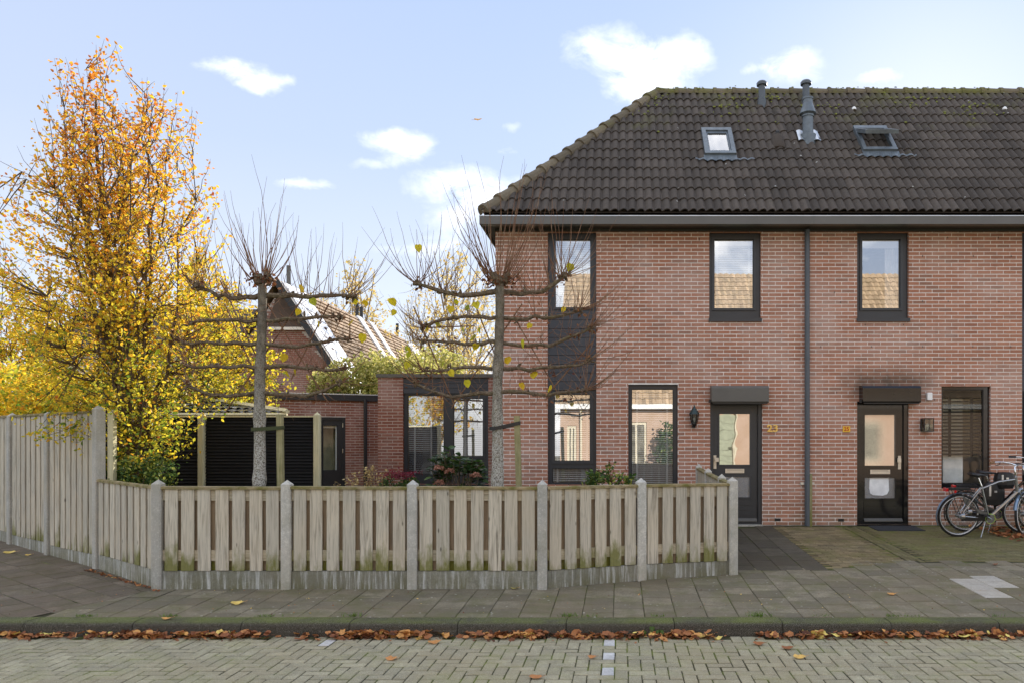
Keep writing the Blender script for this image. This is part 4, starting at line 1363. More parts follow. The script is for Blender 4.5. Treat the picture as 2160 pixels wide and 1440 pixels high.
# pavement: 30 x 30 tiles laid in columns, every second column half a tile on
pav = thing('pavement', 'pavement', 'pavement'); 
for k_ in ('label', 'category'): del pav[k_]
pav['kind'] = 'structure'
TV30 = slab_variants(16, .2930, .2890)
TVH = slab_variants(8, .2930, .1400)
def plane_M(x, y, rot=0.0): return Matrix.Translation((x, y, gz(y) + rg.uniform(-.0015, .0015))) @ Matrix.Rotation(SL if y > 7.2 else 0, 4, 'X') @ Matrix.Rotation(rot, 4, 'Z') @ Matrix.Rotation(rg.uniform(-.004, .004), 4, 'X')
def fence_y(x):
    if x < -5.083: return 99
    if x < -.856: return 8.42
    return 8.42 + (x + .856) * (9.07 - 8.35) / 2.2
def boundary_left(x, y): return x < -5.08 - (8.35 - y) * .45
places = []; halves = []; light = []; gcut = MB()
PVX0 = (-.0) - .30 * 22 + .085
def back_limit(x):
    if x < 1.36: return fence_y(x)
    if x < 2.62: return 9.28
    if x < 3.0: return 9.45
    return 9.72
for c in range(60):
    x = PVX0 + c * .30
    if x > 10: break
    y0 = KY1 + (.15 if c % 2 else 0)
    if c % 2 and not boundary_left(x, KY1 + .08): halves.append((vis(x, KY1 + .075) + x * x, plane_M(x, KY1 + .075), rg.randrange(8)))
    j = 0
    while True:
        y = y0 + .15 + j * .30; j += 1
        if y - .1 > back_limit(x): break
        cs = [(x - .15, y - .15), (x + .15, y - .15), (x + .15, y + .15), (x - .15, y + .15)]
        if any(boundary_left(*q) for q in cs):
            p_ = clip([(a + (.003 if a < x else -.003), b + (.003 if b < y else -.003)) for a, b in cs], -1, .45, 5.08 + .45 * 8.35 - .004)
            if len(p_) > 2: gcut.face([(a, b, gz(b)) for a, b in p_], rg.random())
            continue
        l = (3.86 < x < 4.16 and 7.9 < y < 9.0) or (4.16 < x < 4.48 and 8.45 < y < 9.15)
        (light if l else places).append((vis(x, y) + y + abs(x) * .1, plane_M(x, y), rg.randrange(16)))
LIM = 300
ppar = obj('grey_tile_bed', MB().mesh('grey_tile_bed', M_JOINT) if False else None, pav)
pieces('paving_tile', TV30, M_PAVE, places, ppar, 262, 'paving_tile_rest')
pieces('half_tile', TVH, M_PAVE, halves, ppar, 40, 'half_tile_rest')
pieces('pale_tile', TV30, M_LIGHTTILE, light, ppar, 30)

gcut.build('cut_tile', M_PAVE, ppar, kind='stuff')
# the brown paving that turns the corner along the side fence
bpar = obj('brown_tile_bed', None, pav)
ang = math.atan2(.57, -.82); ca, sa = math.cos(ang), math.sin(ang)
places = []; cut = MB()
for i in range(-60, 60):
    for j in range(-40, 50):
        u_, v_ = i * .30 + (.15 if j % 2 else 0), j * .30
        x = -5.1 + u_ * ca - v_ * sa; y = 8.35 + u_ * sa + v_ * ca
        if not (-13.5 < x < -4.2 and 7.0 < y < 13): continue
        # outside of the side fence
        dfen = (x + 5.083) * .57 + (y - 8.35) * .82
        if dfen > .12: continue
        poly = [(x + a * ca - b * sa, y + a * sa + b * ca) for a, b in ((-.147, -.147), (.147, -.147), (.147, .147), (-.147, .147))]
        full = all(q[1] > KY1 and boundary_left(*q) for q in poly)
        if full: places.append((vis(x, y) + abs(x + 5), plane_M(x, y, ang), rg.randrange(16)))
        else:
            p_ = clip(poly, 0, -1, -KY1 - .003)
            # boundary: x + .45*(8.35-y) <= -5.08
            if p_: p_ = clip(p_, 1, -.45, -5.08 - .45 * 8.35 - .004)
            if len(p_) > 2:
                top = [(a, b, gz(b)) for a, b in p_]
                cut.face(top, rg.random())
pieces('paving_tile', TV30, M_PAVEBROWN, places, bpar, 280, 'paving_tile_rest')
cut.build('cut_tile', M_PAVEBROWN, bpar, kind='stuff')

# dark path to door 23 (long tiles) and the brick yard of number 25
path = thing('path', 'x', 'x')
for k_ in ('label', 'category'): del path[k_]
path['kind'] = 'structure'
LT = slab_variants(10, .2930, .592) + slab_variants(5, .2930, .292)
places = []
for c in range(5):
    x = 1.20 + c * .30 + .02
    if c % 2: places.append((0, plane_M(x, 9.45), 10 + rg.randrange(5)))
    for j in range(8):
        y = 9.30 + .3 + j * .6 + (.3 if c % 2 else 0)
        if y > 12.65 : continue
        places.append((vis(x, y) + y, plane_M(x, y), rg.randrange(10)))
pieces('path_tile', LT, M_PATH, places, path, 60)
yard = thing('yard', 'x', 'x')
for k_ in ('label', 'category'): del yard[k_]
yard['kind'] = 'structure'
YB = slab_variants(12, .205, .062, .05, .004, .002)
def brickfield(x0, x1, y0f, y1, mat, parent, lim, name='paving_brick'):
    places = []
    n = int((y1 - 9.2) / .068)
    for j in range(n):
        y = 9.2 + j * .068
        x = x0 + (.105 if j % 2 else 0) + .1
        while x < x1 - .08:
            if y > y0f(x): places.append((vis(x, y) + y * 2 + abs(x - 3.4), plane_M(x, y), rg.randrange(12)))
            x += .21
    pieces(name, YB, mat, places, parent, lim, name + '_rest')
brickfield(2.57, 3.72, lambda x: 9.36 + (x - 2.57) * .40 + .02 * math.sin(x * 9), 12.86, M_YARD, yard, 150)
brickfield(3.98, 9.0, lambda x: 9.86, 12.86, M_YARDGREEN, yard, 140)
EB = slab_variants(8, .062, .205, .05, .004, .002)
places = []
for c in range(3):
    for j in range(15):
        y = 9.92 + j * .21 + (.1 if c % 2 else 0)
        if y < 12.75: places.append((y, plane_M(3.76 + c * .07 + .02, y), rg.randrange(8)))
pieces('edging_brick', EB, M_YARDGREEN, places, yard, 60)

# kerb stones, one metre each, rounded front edge
kerb = thing('kerb', 'x', 'x')
for k_ in ('label', 'category'): del kerb[k_]
kerb['kind'] = 'structure'
def kerb_stone():
    m_ = MB(); L = .497; r_ = rg.random()
    prof = [(KY1 - .004, -.3), (KY1 - .004, 0.0), (KY0 + .055, .001)]
    for k in range(6):
        a = math.pi / 2 * (k + 1) / 6
        prof.append((KY0 + .055 - .05 * math.sin(a), .001 - .05 * (1 - math.cos(a))))
    prof += [(KY0, -.10), (KY0 - .006, -.3)]
    n = len(prof)
    xs = [-L, -L + .012, L - .012, L]
    vs = []
    for i, x in enumerate(xs):
        e = .003 if i in (0, 3) else 0
        vs += [(x, y + (e if y < KY1 - .05 else 0), z - (e if z > -.2 else 0)) for y, z in prof]
    fs = [(a * n + k, (a + 1) * n + k, (a + 1) * n + k + 1, a * n + k + 1) for a in range(3) for k in range(n - 1)]
    fs += [tuple(range(n)), tuple(reversed(range(3 * n, 4 * n)))]
    m_.add(vs, [tuple(reversed(f)) for f in fs], r_)
    return m_
KV = [kerb_stone() for _ in range(6)]
xk = PX(1194, 7.0)
places = [(abs(i), Matrix.Translation((xk + .5 + i * 1.0, rg.uniform(-.004, .004), rg.uniform(-.003, .003))), rg.randrange(6)) for i in range(-14, 14)]
pieces('kerb_stone', KV, M_KERB, places, kerb)

# road in herringbone clinkers
a_ = .105
H_ = slab_variants(16, .2015, .0925, .05, .006, .0015)
Vv = slab_variants(16, .0975, .1960, .05, .006, .0015)
RV = H_ + Vv
places = []; white = []
ix0 = PX(1268, 5.9)
for i in range(-150, 150):
    for j in range(-60, 30):
        k = (i + j) % 4
        x = ix0 + i * a_; y = KY0 - .105 + j * a_
        if k == 0: cx, cy, var = x + a_, y + a_ / 2, rg.randrange(16)
        elif k == 2: cx, cy, var = x + a_ / 2, y + a_, 16 + rg.randrange(16)
        else: continue
        top = cy + (a_ if k == 2 else a_ / 2)
        if top > KY0 + .015 or cy < 2.2 or abs(cx) > 10.5: continue
        M = Matrix.Translation((cx, cy, RZD + rg.uniform(-.002, .002))) @ Matrix.Rotation(rg.uniform(-.012, .012), 4, 'X') @ Matrix.Rotation(rg.uniform(-.012, .012), 4, 'Y') @ Matrix.Rotation(rg.uniform(-.006, .006), 4, 'Z')
        isw = (k == 2 and i == 0) or (k == 2 and abs(cx + 2.66) < .053 and abs(cy - 6.72) < .2)
        (white if isw else places).append((vis(cx, cy, RZD) + (7 - cy) * -1.0 + abs(cx) * .05 if vis(cx, cy, RZD) < 1 else 1e4 + abs(cx), M, var))
pieces('road_clinker', RV, M_ROAD, places, road, 290, 'road_clinker_rest')
pieces('white_clinker', RV, M_WHITEPAVER, white, road, 9, 'white_clinker_rest')

# ------------------------------------------------------------------ fences
rf = random.Random(5)
def post(mb, x, y, z0, z1, w=.10, ang=0.0, r=.5, d=None):
    d = d or w
    M = Matrix.Translation((x, y, 0)) @ Matrix.Rotation(ang, 4, 'Z')
    a, b = w / 2, d / 2; c = .012
    zt = z1 - .05
    base = [(-a, -b + c), (-a + c, -b), (a - c, -b), (a, -b + c), (a, b - c), (a - c, b), (-a + c, b), (-a, b - c)]
    vs = [(p[0], p[1], z0) for p in base] + [(p[0], p[1], zt) for p in base] + [(0, 0, z1)]
    fs = [(k, (k + 1) % 8, 8 + (k + 1) % 8, 8 + k) for k in range(8)] + [(8 + k, 8 + (k + 1) % 8, 16) for k in range(8)]
    mb.add(vs, fs, r, 0, M)


def board_variants(n, w, h, t=.017):
    out = []
    for k in range(n):
        m_ = MB(); j = lambda: rf.uniform(-.002, .002)
        ww = w * rf.uniform(.97, 1.03)
        m_.box(-ww / 2 + j(), ww / 2 + j(), 0, t, j(), h + j(), (k + .5) / n, ch=0)
        # eased front corners
        out.append(m_)
    return out


def panel(fen, A, B, zb0, zb1, zt0, zt1, npost_gap=.055, backs=True):
    """hit-and-miss panel on a concrete base between posts A and B; zb: top of the base, zt: top of the rail"""
    A = Vector((A[0], A[1], 0)); B = Vector((B[0], B[1], 0)); U = (B - A).normalized(); L = (B - A).length
    if U.x < 0 and False: pass
    ang = math.atan2(U.y, U.x)
    T = Matrix.Translation(A) @ Matrix.Rotation(ang, 4, 'Z')
    a, b = npost_gap, L - npost_gap
    zz = lambda t, p, q: p + (q - p) * t / L
    ga, gb = gz((T @ Vector((a, 0, 0))).y), gz((T @ Vector((b, 0, 0))).y)
    m_ = MB(); y0, y1 = -.022, .022
    vs = [(a, y0, ga - .1), (b, y0, gb - .1), (b, y0, zz(b, zb0, zb1)), (a, y0, zz(a, zb0, zb1)), (a, y1, ga - .1), (b, y1, gb - .1), (b, y1, zz(b, zb0, zb1)), (a, y1, zz(a, zb0, zb1))]
    m_.add(vs, [(0, 1, 2, 3), (5, 4, 7, 6), (3, 2, 6, 7), (4, 0, 3, 7), (1, 5, 6, 2)], rf.random(), 0, T); m_.build('concrete_base', M_BASE, fen)
    # rails
    for (f0, f1) in ((.83, .955), (.12, .245)):
        m_ = MB(); h0 = zt0 - zb0; h1 = zt1 - zb1
        za, zb_ = zb0 + h0 * f0, zb1 + h1 * f0; zc, zd = zb0 + h0 * f1, zb1 + h1 * f1
        vs = [(a, -.012, za), (b, -.012, zb_), (b, -.012, zd), (a, -.012, zc), (a, .012, za), (b, .012, zb_), (b, .012, zd), (a, .012, zc)]
        m_.add(vs, [(0, 1, 2, 3), (5, 4, 7, 6), (3, 2, 6, 7), (1, 0, 4, 5)], rf.random(), 0, T); m_.build('rail', M_RAILW, fen)
    m_ = MB(); w = .045
    vs = [(a - .005, -w, zt0 - .035), (b + .005, -w, zt1 - .035), (b + .005, w, zt1 - .035), (a - .005, w, zt0 - .035),
          (a - .005, -w, zt0 - .008), (b + .005, -w, zt1 - .008), (b + .005, w, zt1 - .008), (a - .005, w, zt0 - .008), (a - .005, 0, zt0), (b + .005, 0, zt1)]
    m_.add(vs, [(3, 2, 1, 0), (0, 1, 5, 4), (2, 3, 7, 6), (4, 5, 9, 8), (8, 9, 6, 7), (0, 4, 8, 7, 3), (1, 2, 6, 9, 5)], rf.random(), 0, T); m_.build('top_rail', M_RAIL, fen)
    n = max(3, int(round((b - a) / .182))); p_ = (b - a) / n; w = p_ * .745
    H = (zt0 + zt1) / 2 - .036
    mats = {}
    for k in range(n):
        t = a + (k + .5) * p_ + rf.uniform(-.006, .006)
        zb = zz(t, zb0, zb1) + .004 + rf.uniform(0, .004); ht = zz(t, zt0, zt1) - .037 - zb
        M = T @ Matrix.Translation((t, -.0305 + rf.uniform(-.0015, .0015), zb)) @ Matrix.Rotation(rf.uniform(-.006, .006), 4, 'Y')
        m_ = rf.choice(FBV); o = bpy.data.objects.new('fence_board', FBM(m_)); COL.objects.link(o)
        o.parent = fen; o.matrix_parent_inverse = wmat(fen).inverted(); o.matrix_basis = M @ Matrix.Diagonal((w, 1, ht, 1))
    for k in range(n + 1):
        t = a + k * p_ + rf.uniform(-.006, .006); ww = w
        if k == 0: t = a + w / 4; ww = w / 2
        if k == n: t = b - w / 4; ww = w / 2
        zb = zz(t, zb0, zb1) + .004; ht = zz(t, zt0, zt1) - .037 - zb
        M = T @ Matrix.Translation((t, .0135, zb)) @ Matrix.Diagonal((ww, 1, ht, 1))
        o = bpy.data.objects.new('back_board', FBM(rf.choice(FBV), True)); COL.objects.link(o)
        o.parent = fen; o.matrix_parent_inverse = wmat(fen).inverted(); o.matrix_basis = M


def unit_board(k, n):
    m_ = MB(); j = lambda: rf.uniform(-.012, .012)
    c = .03
    x0, x1 = -.5 + j(), .5 + j()
    vs = [(x0, .017, 0), (x1, .017, 0), (x1, .017, 1), (x0, .017, 1), (x0, .003, 0), (x1, .003, 0), (x1, .003, 1), (x0, .003, 1), (x0 + c, 0, 0), (x1 - c, 0, 0), (x1 - c, 0, 1), (x0 + c, 0, 1)]
    fs = [(1, 0, 3, 2), (0, 4, 7, 3), (5, 1, 2, 6), (4, 8, 11, 7), (9, 5, 6, 10), (8, 9, 10, 11), (0, 1, 5, 9, 8, 4), (3, 7, 11, 10, 6, 2)]
    m_.add(vs, fs, (k + .5) / n); return m_
FBV = [unit_board(k, 24) for k in range(24)]
_fm = {}
def FBM(v, back=False):
    key = (id(v), back)
    if key not in _fm: _fm[key] = v.mesh('fence_board', M_BACKBOARD if back else M_BOARD)
    return _fm[key]


P = [(-5.083, 8.35), (-3.664, 8.35), (-2.281, 8.35), (-.856, 8.35), (.242, 8.79), (1.343, 9.07)]
fen = thing('garden_fence', 'low weathered wooden board fence with concrete posts along the pavement', 'fence', (P[0][0], P[0][1], 0))
for k, (x, y) in enumerate(P):
    m_ = MB(); post(m_, x, y, gz(y) - .1, 1.245 if k else 1.25, .108, [0, 0, 0, .1, .3, .25][k], rf.random()); m_.build('concrete_post', M_POST, fen)
for k in range(5): panel(fen, P[k], P[k + 1], .243, .243 if k < 3 else .243, 1.178 if k < 3 else 1.174, 1.172)
retf = thing('garden_fence', 'low board fence running back to the house wall beside door 23', 'fence', (1.33, 9.07, gz(9.07)))
RP = [(1.334, 9.95, 1.244), (1.30, 11.2, 1.275), (1.298, 12.5, 1.30)]
for (x, y, z) in RP:
    m_ = MB(); post(m_, x, y, gz(y) - .1, z, .10, 0, rf.random()); m_.build('concrete_post', M_POST, retf)
Q = [(1.343, 9.07, 1.245)] + RP
for k in range(3):
    A, B = Q[k], Q[k + 1]
    panel(retf, (B[0], B[1]), (A[0], A[1]), gz(B[1]) + .19, gz(A[1]) + .17, B[2] - .065, A[2] - .065)
# side fence: one low panel, then the tall ones
sf = [(-5.083, 8.35), (-6.48, 9.43), (-7.755, 10.32), (-8.94, 11.16), (-10.13, 12.0), (-11.3, 12.85)]
low = thing('garden_fence', 'single low fence panel at the corner, between the tall fence and the corner post', 'fence', (-5.8, 8.9, .05))
panel(low, sf[1], sf[0], .27, .25, 1.205, 1.18, .06)
tall = thing('tall_fence', 'tall weathered board fence with slim concrete posts along the side path', 'fence', (sf[1][0], sf[1][1], .1))
for k, (x, y) in enumerate(sf[1:]):
    m_ = MB(); post(m_, x, y, gz(y) - .1, 2.088 if k else 2.12, .105, math.atan2(.57, -.82) + math.pi, rf.random(), .12); m_.build('concrete_post', M_POST, tall)
for k in range(1, 5):
    panel(tall, sf[k + 1], sf[k], gz(sf[k + 1][1]) + .13, gz(sf[k][1]) + .16, 2.055, 2.055, .06)
pc = MB(); pc.box(-6.40, -6.33, 9.47, 9.54, .1, 2.06, .4); pc.build('cream_post', M_CREAM, tall)

# ------------------------------------------------------------------ black slat screens with pale posts
SY = 11.6
scr = thing('slat_screen', 'black stained horizontal slat screen with pale cream posts behind the two pollarded trees', 'screen', (PX(550, SY), SY, gz(SY)))
def screen(px0, px1, y, ztop, par):
    a, b = PX(px0, y), PX(px1, y)
    n = 38; h = (ztop - gz(y) - .02) / n
    for k in range(n):
        z = gz(y) + .02 + k * h
        m_ = MB(); r = rf.random(); dy_ = rf.uniform(-.003, .003)
        m_.add([(a, y + dy_ + .012, z + h * .98), (a, y + dy_ - .012, z + .007), (a, y + dy_ + .0, z + .003), (a, y + dy_ + .02, z + h * .9),
                (b, y + dy_ + .012, z + h * .98), (b, y + dy_ - .012, z + .007), (b, y + dy_ + .0, z + .003), (b, y + dy_ + .02, z + h * .9)],
               [(0, 1, 5, 4), (1, 2, 6, 5), (3, 0, 4, 7), (2, 3, 7, 6), (0, 3, 2, 1), (4, 5, 6, 7)], r)
        m_.build('slat', M_BLACKSLAT, par)
    m_ = MB(); m_.box(a, b, y - .03, y + .03, ztop, ztop + .022); m_.build('screen_cap', M_CREAM, par)
    m_ = MB(); m_.box(a, b, y + .0205, y + .024, gz(y), ztop - .002); m_.build('backing_board', M_BLACKSLAT, par)
screen(434, 664, SY, PZ(879, SY), scr)
screen(190, 421, SY, PZ(879, SY), scr)
for px in (427, 670):
    m_ = MB(); post(m_, PX(px, SY), SY - .015, gz(SY) - .05, PZ(868, SY), .093, 0, rf.random()); m_.build('screen_post', M_CREAM, scr)

# small shed roof behind the screens
shed = thing('garden_shed', 'small shed behind the black screens with glazed dark roof tiles and a pale verge board', 'shed', (-7.0, 13.0, .24))
y0_, y1_ = 12.2, 13.4
x0_, x1_ = PX(300, y0_), PX(602, y0_)
zl, zh = PZ(873, y0_), PZ(846, y1_)
xr = PX(434, y1_)
m_ = MB()
def shp(t, s_):       # s_ 0 front eave .. 1 ridge
    xe = x0_ + (x1_ - x0_) * t; xt = PX(300, y1_) + (xr - PX(300, y1_)) * t
    return Vector((xe + (xt - xe) * s_, y0_ + (y1_ - y0_) * s_, zl + (zh - zl) * s_))
for j in range(4):
    for k in range(16):
        t0, t1 = k / 16, (k + .94) / 16; q = MB()
        for i in range(5):
            a, b = t0 + (t1 - t0) * i / 5, t0 + (t1 - t0) * (i + 1) / 5
            up = lambda t: Vector((0, 0, .035 * math.sin(math.pi * (t - t0) / (t1 - t0)) + .0))
            q.face([shp(a, j / 4 - .02) + up(a) + Vector((0, 0, .03)), shp(b, j / 4 - .02) + up(b) + Vector((0, 0, .03)), shp(b, (j + 1) / 4) + up(b), shp(a, (j + 1) / 4) + up(a)], rf.random())
        q.build('roof_tile', M_SHEDTILE, shed)
m_ = MB(); m_.tube([shp(1, -.02) + Vector((0, 0, .05)), shp(1, 1) + Vector((0, 0, .05))], .045, 4); m_.build('verge_board', M_CREAM, shed)
m_ = MB(); m_.tube([shp(0, -.02), shp(1, -.02)], .03, 4); m_.build('eaves_board', M_CREAM, shed)
m_ = MB(); m_.box(x0_, x1_ - .25, y0_ + .1, y1_ + 1, .2, zl - .02); m_.box(x0_, xr, y1_ - .05, y1_, zl - .02, zh - .03); m_.build('wall', M_BLACKSLAT, shed)

# ------------------------------------------------------------------ vegetation helpers
rt = random.Random(21)


def leaf_cloud(pts, size, tone, kind='ovate', var=.35, face=None, rr=rt):
    """one folded leaf per point; tone(p) gives the colour position"""
    mb = MB()
    for p in pts:
        L = size * rr.uniform(1 - var, 1 + var); w = L * (.62 if kind == 'ovate' else .42)
        t = Vector((rr.gauss(0, 1), rr.gauss(0, 1), rr.gauss(-.35, .8))).normalized()
        s = t.cross(Vector((rr.gauss(0, 1), rr.gauss(0, 1), rr.gauss(0, 1)))).normalized()
        n = s.cross(t); cup = rr.uniform(.05, .35) * w; bend = rr.uniform(-.25, .35) * L
        p = Vector(p)
        a = p; b = p + t * L + n * bend
        m1 = p + t * L * .35 + n * bend * .2; m2 = p + t * L * .75 + n * bend * .6
        i = len(mb.v); r = min(1, max(0, tone(p)))
        mb.v += [tuple(a), tuple(m1 + s * w * .5 + n * cup), tuple(m2 + s * w * .36 + n * cup), tuple(b), tuple(m2 - s * w * .36 + n * cup), tuple(m1 - s * w * .5 + n * cup), tuple((m1 + m2) / 2)]
        mb.f += [(i, i + 1, i + 6), (i + 1, i + 2, i + 3, i + 6), (i, i + 6, i + 5), (i + 6, i + 3, i + 4, i + 5)]
        mb.r += [r] * 4; mb.m += [0] * 4
    return mb


def wander(a, d, L, n, kink=.12, grav=0.0, rr=rt):
    pts = [Vector(a)]; d = Vector(d).normalized()
    for k in range(n):
        d = (d + Vector((rr.gauss(0, kink), rr.gauss(0, kink), rr.gauss(0, kink) + grav))).normalized()
        pts.append(pts[-1] + d * (L / n))
    return pts


def crown_tree(name, label, base, zsplit, env, nlimb, height, leafsize, leafmat, tone, barkmat=M_BARK, dens=1.0, trunk_r=.06, spread=.4, group=None, seed=1, twigrate=7, cat='tree', leaves_per=9, limb_kink=.05, skip=None, fill=0, fillr=1.4, gap=-.25):
    """env(z) -> (cx, cy, radius) of the crown at height z above the ground"""
    rr = random.Random(seed)
    T = thing(name, label, cat, base, group)
    B = Vector(base); wood = MB(); pts = []
    tr = [B + Vector((0, 0, -.1)), B + Vector((0, 0, zsplit * .5)), B + Vector((.01, 0, zsplit))]
    lead = wander(tr[-1], (0, 0, 1), height * .93 - zsplit, 12, .035, .02, rr)
    allp = tr + lead[1:]
    rad = [trunk_r * (1 - .93 * max(0, (q.z - B.z)) / height) for q in allp]
    tmb = MB(); tmb.tube(allp, rad, 9); tmb.build('trunk', barkmat, T, smooth=True)
    limbs = [(allp, rad)]
    for k in range(nlimb):
        z = zsplit + (height * .72 - zsplit) * (k / nlimb) ** 1.15
        # start on the leader
        q = min(allp, key=lambda p: abs(p.z - B.z - z)); a = rr.uniform(0, 2 * math.pi)
        zt = min(height * .98, z + (height - z) * rr.uniform(.12, .95))
        cx, cy, r_ = env(zt)
        f_ = rr.uniform(.45, .98)
        tgt = Vector((B.x + cx + math.cos(a) * r_ * f_, B.y + cy + math.sin(a) * r_ * f_, B.z + zt))
        # outward first, then up
        mid = q.lerp(tgt, .45); mid.x += math.cos(a) * spread * .35; mid.y += math.sin(a) * spread * .35
        P_ = []
        n = 9
        for i in range(n + 1):
            t = i / n; p = q * (1 - t) ** 2 + mid * 2 * t * (1 - t) + tgt * t * t
            P_.append(p + Vector((rr.gauss(0, limb_kink), rr.gauss(0, limb_kink), 0)) * (t > 0))
        L = sum((P_[i + 1] - P_[i]).length for i in range(n)); r0 = .004 + .0042 * L * (trunk_r / .06)
        wood.tube(P_, [r0 * (1 - .85 * i / n) for i in range(n + 1)], 5, caps=False)
        limbs.append((P_, [r0] * (n + 1)))
    for li, (P_, _) in enumerate(limbs):
        L = sum((P_[i + 1] - P_[i]).length for i in range(len(P_) - 1))
        cnt = int(L * twigrate)
        for k in range(cnt):
            t = (k + rr.random()) / cnt
            if li == 0 and t < (zsplit + .1) / height: continue
            i = min(len(P_) - 2, int(t * (len(P_) - 1))); fr = t * (len(P_) - 1) - i
            a = P_[i].lerp(P_[i + 1], fr)
            dirn = (P_[i + 1] - P_[i]).normalized()
            side = Vector((rr.gauss(0, 1), rr.gauss(0, 1), rr.gauss(0, .35))).normalized()
            dv = (dirn * .55 + side * .9 + Vector((0, 0, .35))).normalized()
            tl = rr.uniform(.16, .62) * (1.15 - .5 * t) * (spread / .4) ** .5
            e = a + dv * tl
            cx, cy, r_ = env(max(.01, e.z - B.z))
            dd = math.hypot(e.x - B.x - cx, e.y - B.y - cy)
            if dd > r_ * 1.12: continue
            tw = wander(a, dv, tl, 4, .16, .03, rr)
            wood.tube(tw, [.006, .005, .004, .003, .0015], 3, caps=False)
            nl = int(leaves_per * dens * rr.uniform(.3, 1.4))
            for q in range(nl):
                s_ = rr.uniform(.15, 1); j = min(3, int(s_ * 4)); p = tw[j].lerp(tw[j + 1], s_ * 4 - j)
                p = p + Vector((rr.gauss(0, .028), rr.gauss(0, .028), rr.gauss(0, .025)))
                if skip and skip(p): continue
                pts.append(p)
    # finer branches that fill the crown's volume
    if fill:
        lp = np.array([tuple(p) for P_, _ in limbs for p in P_ if p.z > B.z + zsplit * .8])
        for k in range(fill):
            z = height * rr.uniform(.10, 1.0) ** .9
            cx, cy, r_ = env(z)
            if r_ < .06 or rr.random() > (r_ / fillr) * (1.0 if z < height * .55 else .62): continue
            a = rr.uniform(0, 2 * math.pi); q = r_ * math.sqrt(rr.uniform(.12, 1)) * (1 + .16 * math.sin(3 * a + z * 2.3) + .1 * math.sin(7 * a - z * 4))
            e = Vector((B.x + cx + math.cos(a) * q, B.y + cy + math.sin(a) * q, B.z + z))
            if mnoise.noise(e * 1.6) < gap: continue
            dd = ((lp - np.array(e)) * np.array([1, 1, .7])); d2 = (dd ** 2).sum(1) + np.where(lp[:, 2] > e.z - .12, .35, 0)
            s_ = Vector(lp[int(d2.argmin())]); mid = s_.lerp(e, .5) + Vector((0, 0, -.10 * (e - s_).length)) + Vector((rr.gauss(0, .03), rr.gauss(0, .03), 0))
            L = (e - s_).length; tw = [s_ * (1 - t) ** 2 + mid * 2 * t * (1 - t) + e * t * t + (Vector((rr.gauss(0, .012), rr.gauss(0, .012), 0)) if 0 < t < 1 else Vector((0, 0, 0))) for t in (0, .25, .5, .75, 1)]
            tip = e + (e - mid).normalized() * .12 + Vector((0, 0, .08)); tw.append(tip)
            wood.tube(tw, [.004 + .005 * min(1, L), .004 + .004 * min(1, L), .0045, .0035, .0025, .0012], 4, caps=False)
            nl = int(leaves_per * 1.5 * dens * rr.uniform(.4, 1.5) * min(2.0, .6 + L))
            for _ in range(nl):
                t = rr.uniform(.35 if L > .3 else .1, 1.0) * 5; j = min(4, int(t)); p = tw[j].lerp(tw[j + 1], t - j)
                pts.append(p + Vector((rr.gauss(0, .045), rr.gauss(0, .045), rr.gauss(0, .04))))
    wood.build('branches', barkmat, T, kind='stuff')
    cb = leaf_cloud(pts, leafsize, tone, rr=rr); cb.build('crown', leafmat, T)
    return T, len(pts)


# ------------------------------------------------------------------ the autumn tree on the left
TY = 10.2
tx = PX(280, TY); tb_ = (tx, TY, gz(TY))
EN = [(1.15, .35, 0), (1.45, .95, -.03), (1.9, 1.15, -.02), (2.5, 1.25, -.05), (3.3, 1.42, -.14), (4.2, 1.36, -.30), (5.0, 1.2, -.25), (5.6, 1.0, -.2), (6.1, .72, -.18), (6.5, .42, -.2), (6.9, .10, -.3)]
def env1(z):
    for (a, b) in zip(EN, EN[1:]):
        if z <= b[0]:
            t = max(0, (z - a[0]) / (b[0] - a[0])); return (a[2] + (b[2] - a[2]) * t, 0, a[1] + (b[1] - a[1]) * t)
    return (-.3, 0, .08)
def tone1(p):
    z = p.z
    k = .25 + .082 * max(0, z - 1.9) + .03 * (-(p.x - tx))
    return k + rt.gauss(0, .11) + (.25 if rt.random() < .08 else 0) - (.3 if rt.random() < .16 and z < 3.0 else 0)
tree1, n1 = crown_tree('autumn_tree', 'tall slender tree with yellow and orange autumn leaves behind the low corner panel', tb_, 1.15, env1, 46, 6.75, .050, M_AUT, tone1, dens=1.0, trunk_r=.085, spread=.45, seed=5, twigrate=10, leaves_per=11, fill=1850, fillr=1.42, gap=-.12)

# yellow tree between it and the first pollard, standing further back
def envb(R_, H, c=0.0, low=.25):
    def e(z):
        t = min(1, max(0, z / H)); r = R_ * math.sin(math.pi * min(1, (.12 + .88 * t)) ** .8) ** .7 if t < 1 else .05
        if t < low: r *= t / low
        return (c * t, 0, max(.05, r))
    return e
YB_ = 13.6
H2 = PZ(535, YB_) - .24
toney = lambda p: .20 + .06 * (p.z - 2) + rt.gauss(0, .11)
tree2, n2 = crown_tree('yellow_tree', 'broad bright yellow tree directly behind the left pollarded tree', (PX(430, YB_), YB_, .24), .9, envb(1.35, H2 + .1), 34, H2, .062, M_AUT, toney, dens=1.5, seed=9, twigrate=8, spread=.5, leaves_per=8, fill=1300, fillr=1.4)
H3 = PZ(600, 15.5) - .24
tree3, n3 = crown_tree('yellow_tree', 'orange-yellow tree at the left edge behind the tall fence', (PX(55, 15.5), 15.5, .24), .8, envb(1.9, H3), 30, H3, .070, M_AUT, lambda p: .33 + rt.gauss(0, .13), dens=1.5, seed=12, twigrate=6, spread=.6, leaves_per=8, fill=1300, fillr=1.9)
H4 = PZ(470, 16.5) - .24
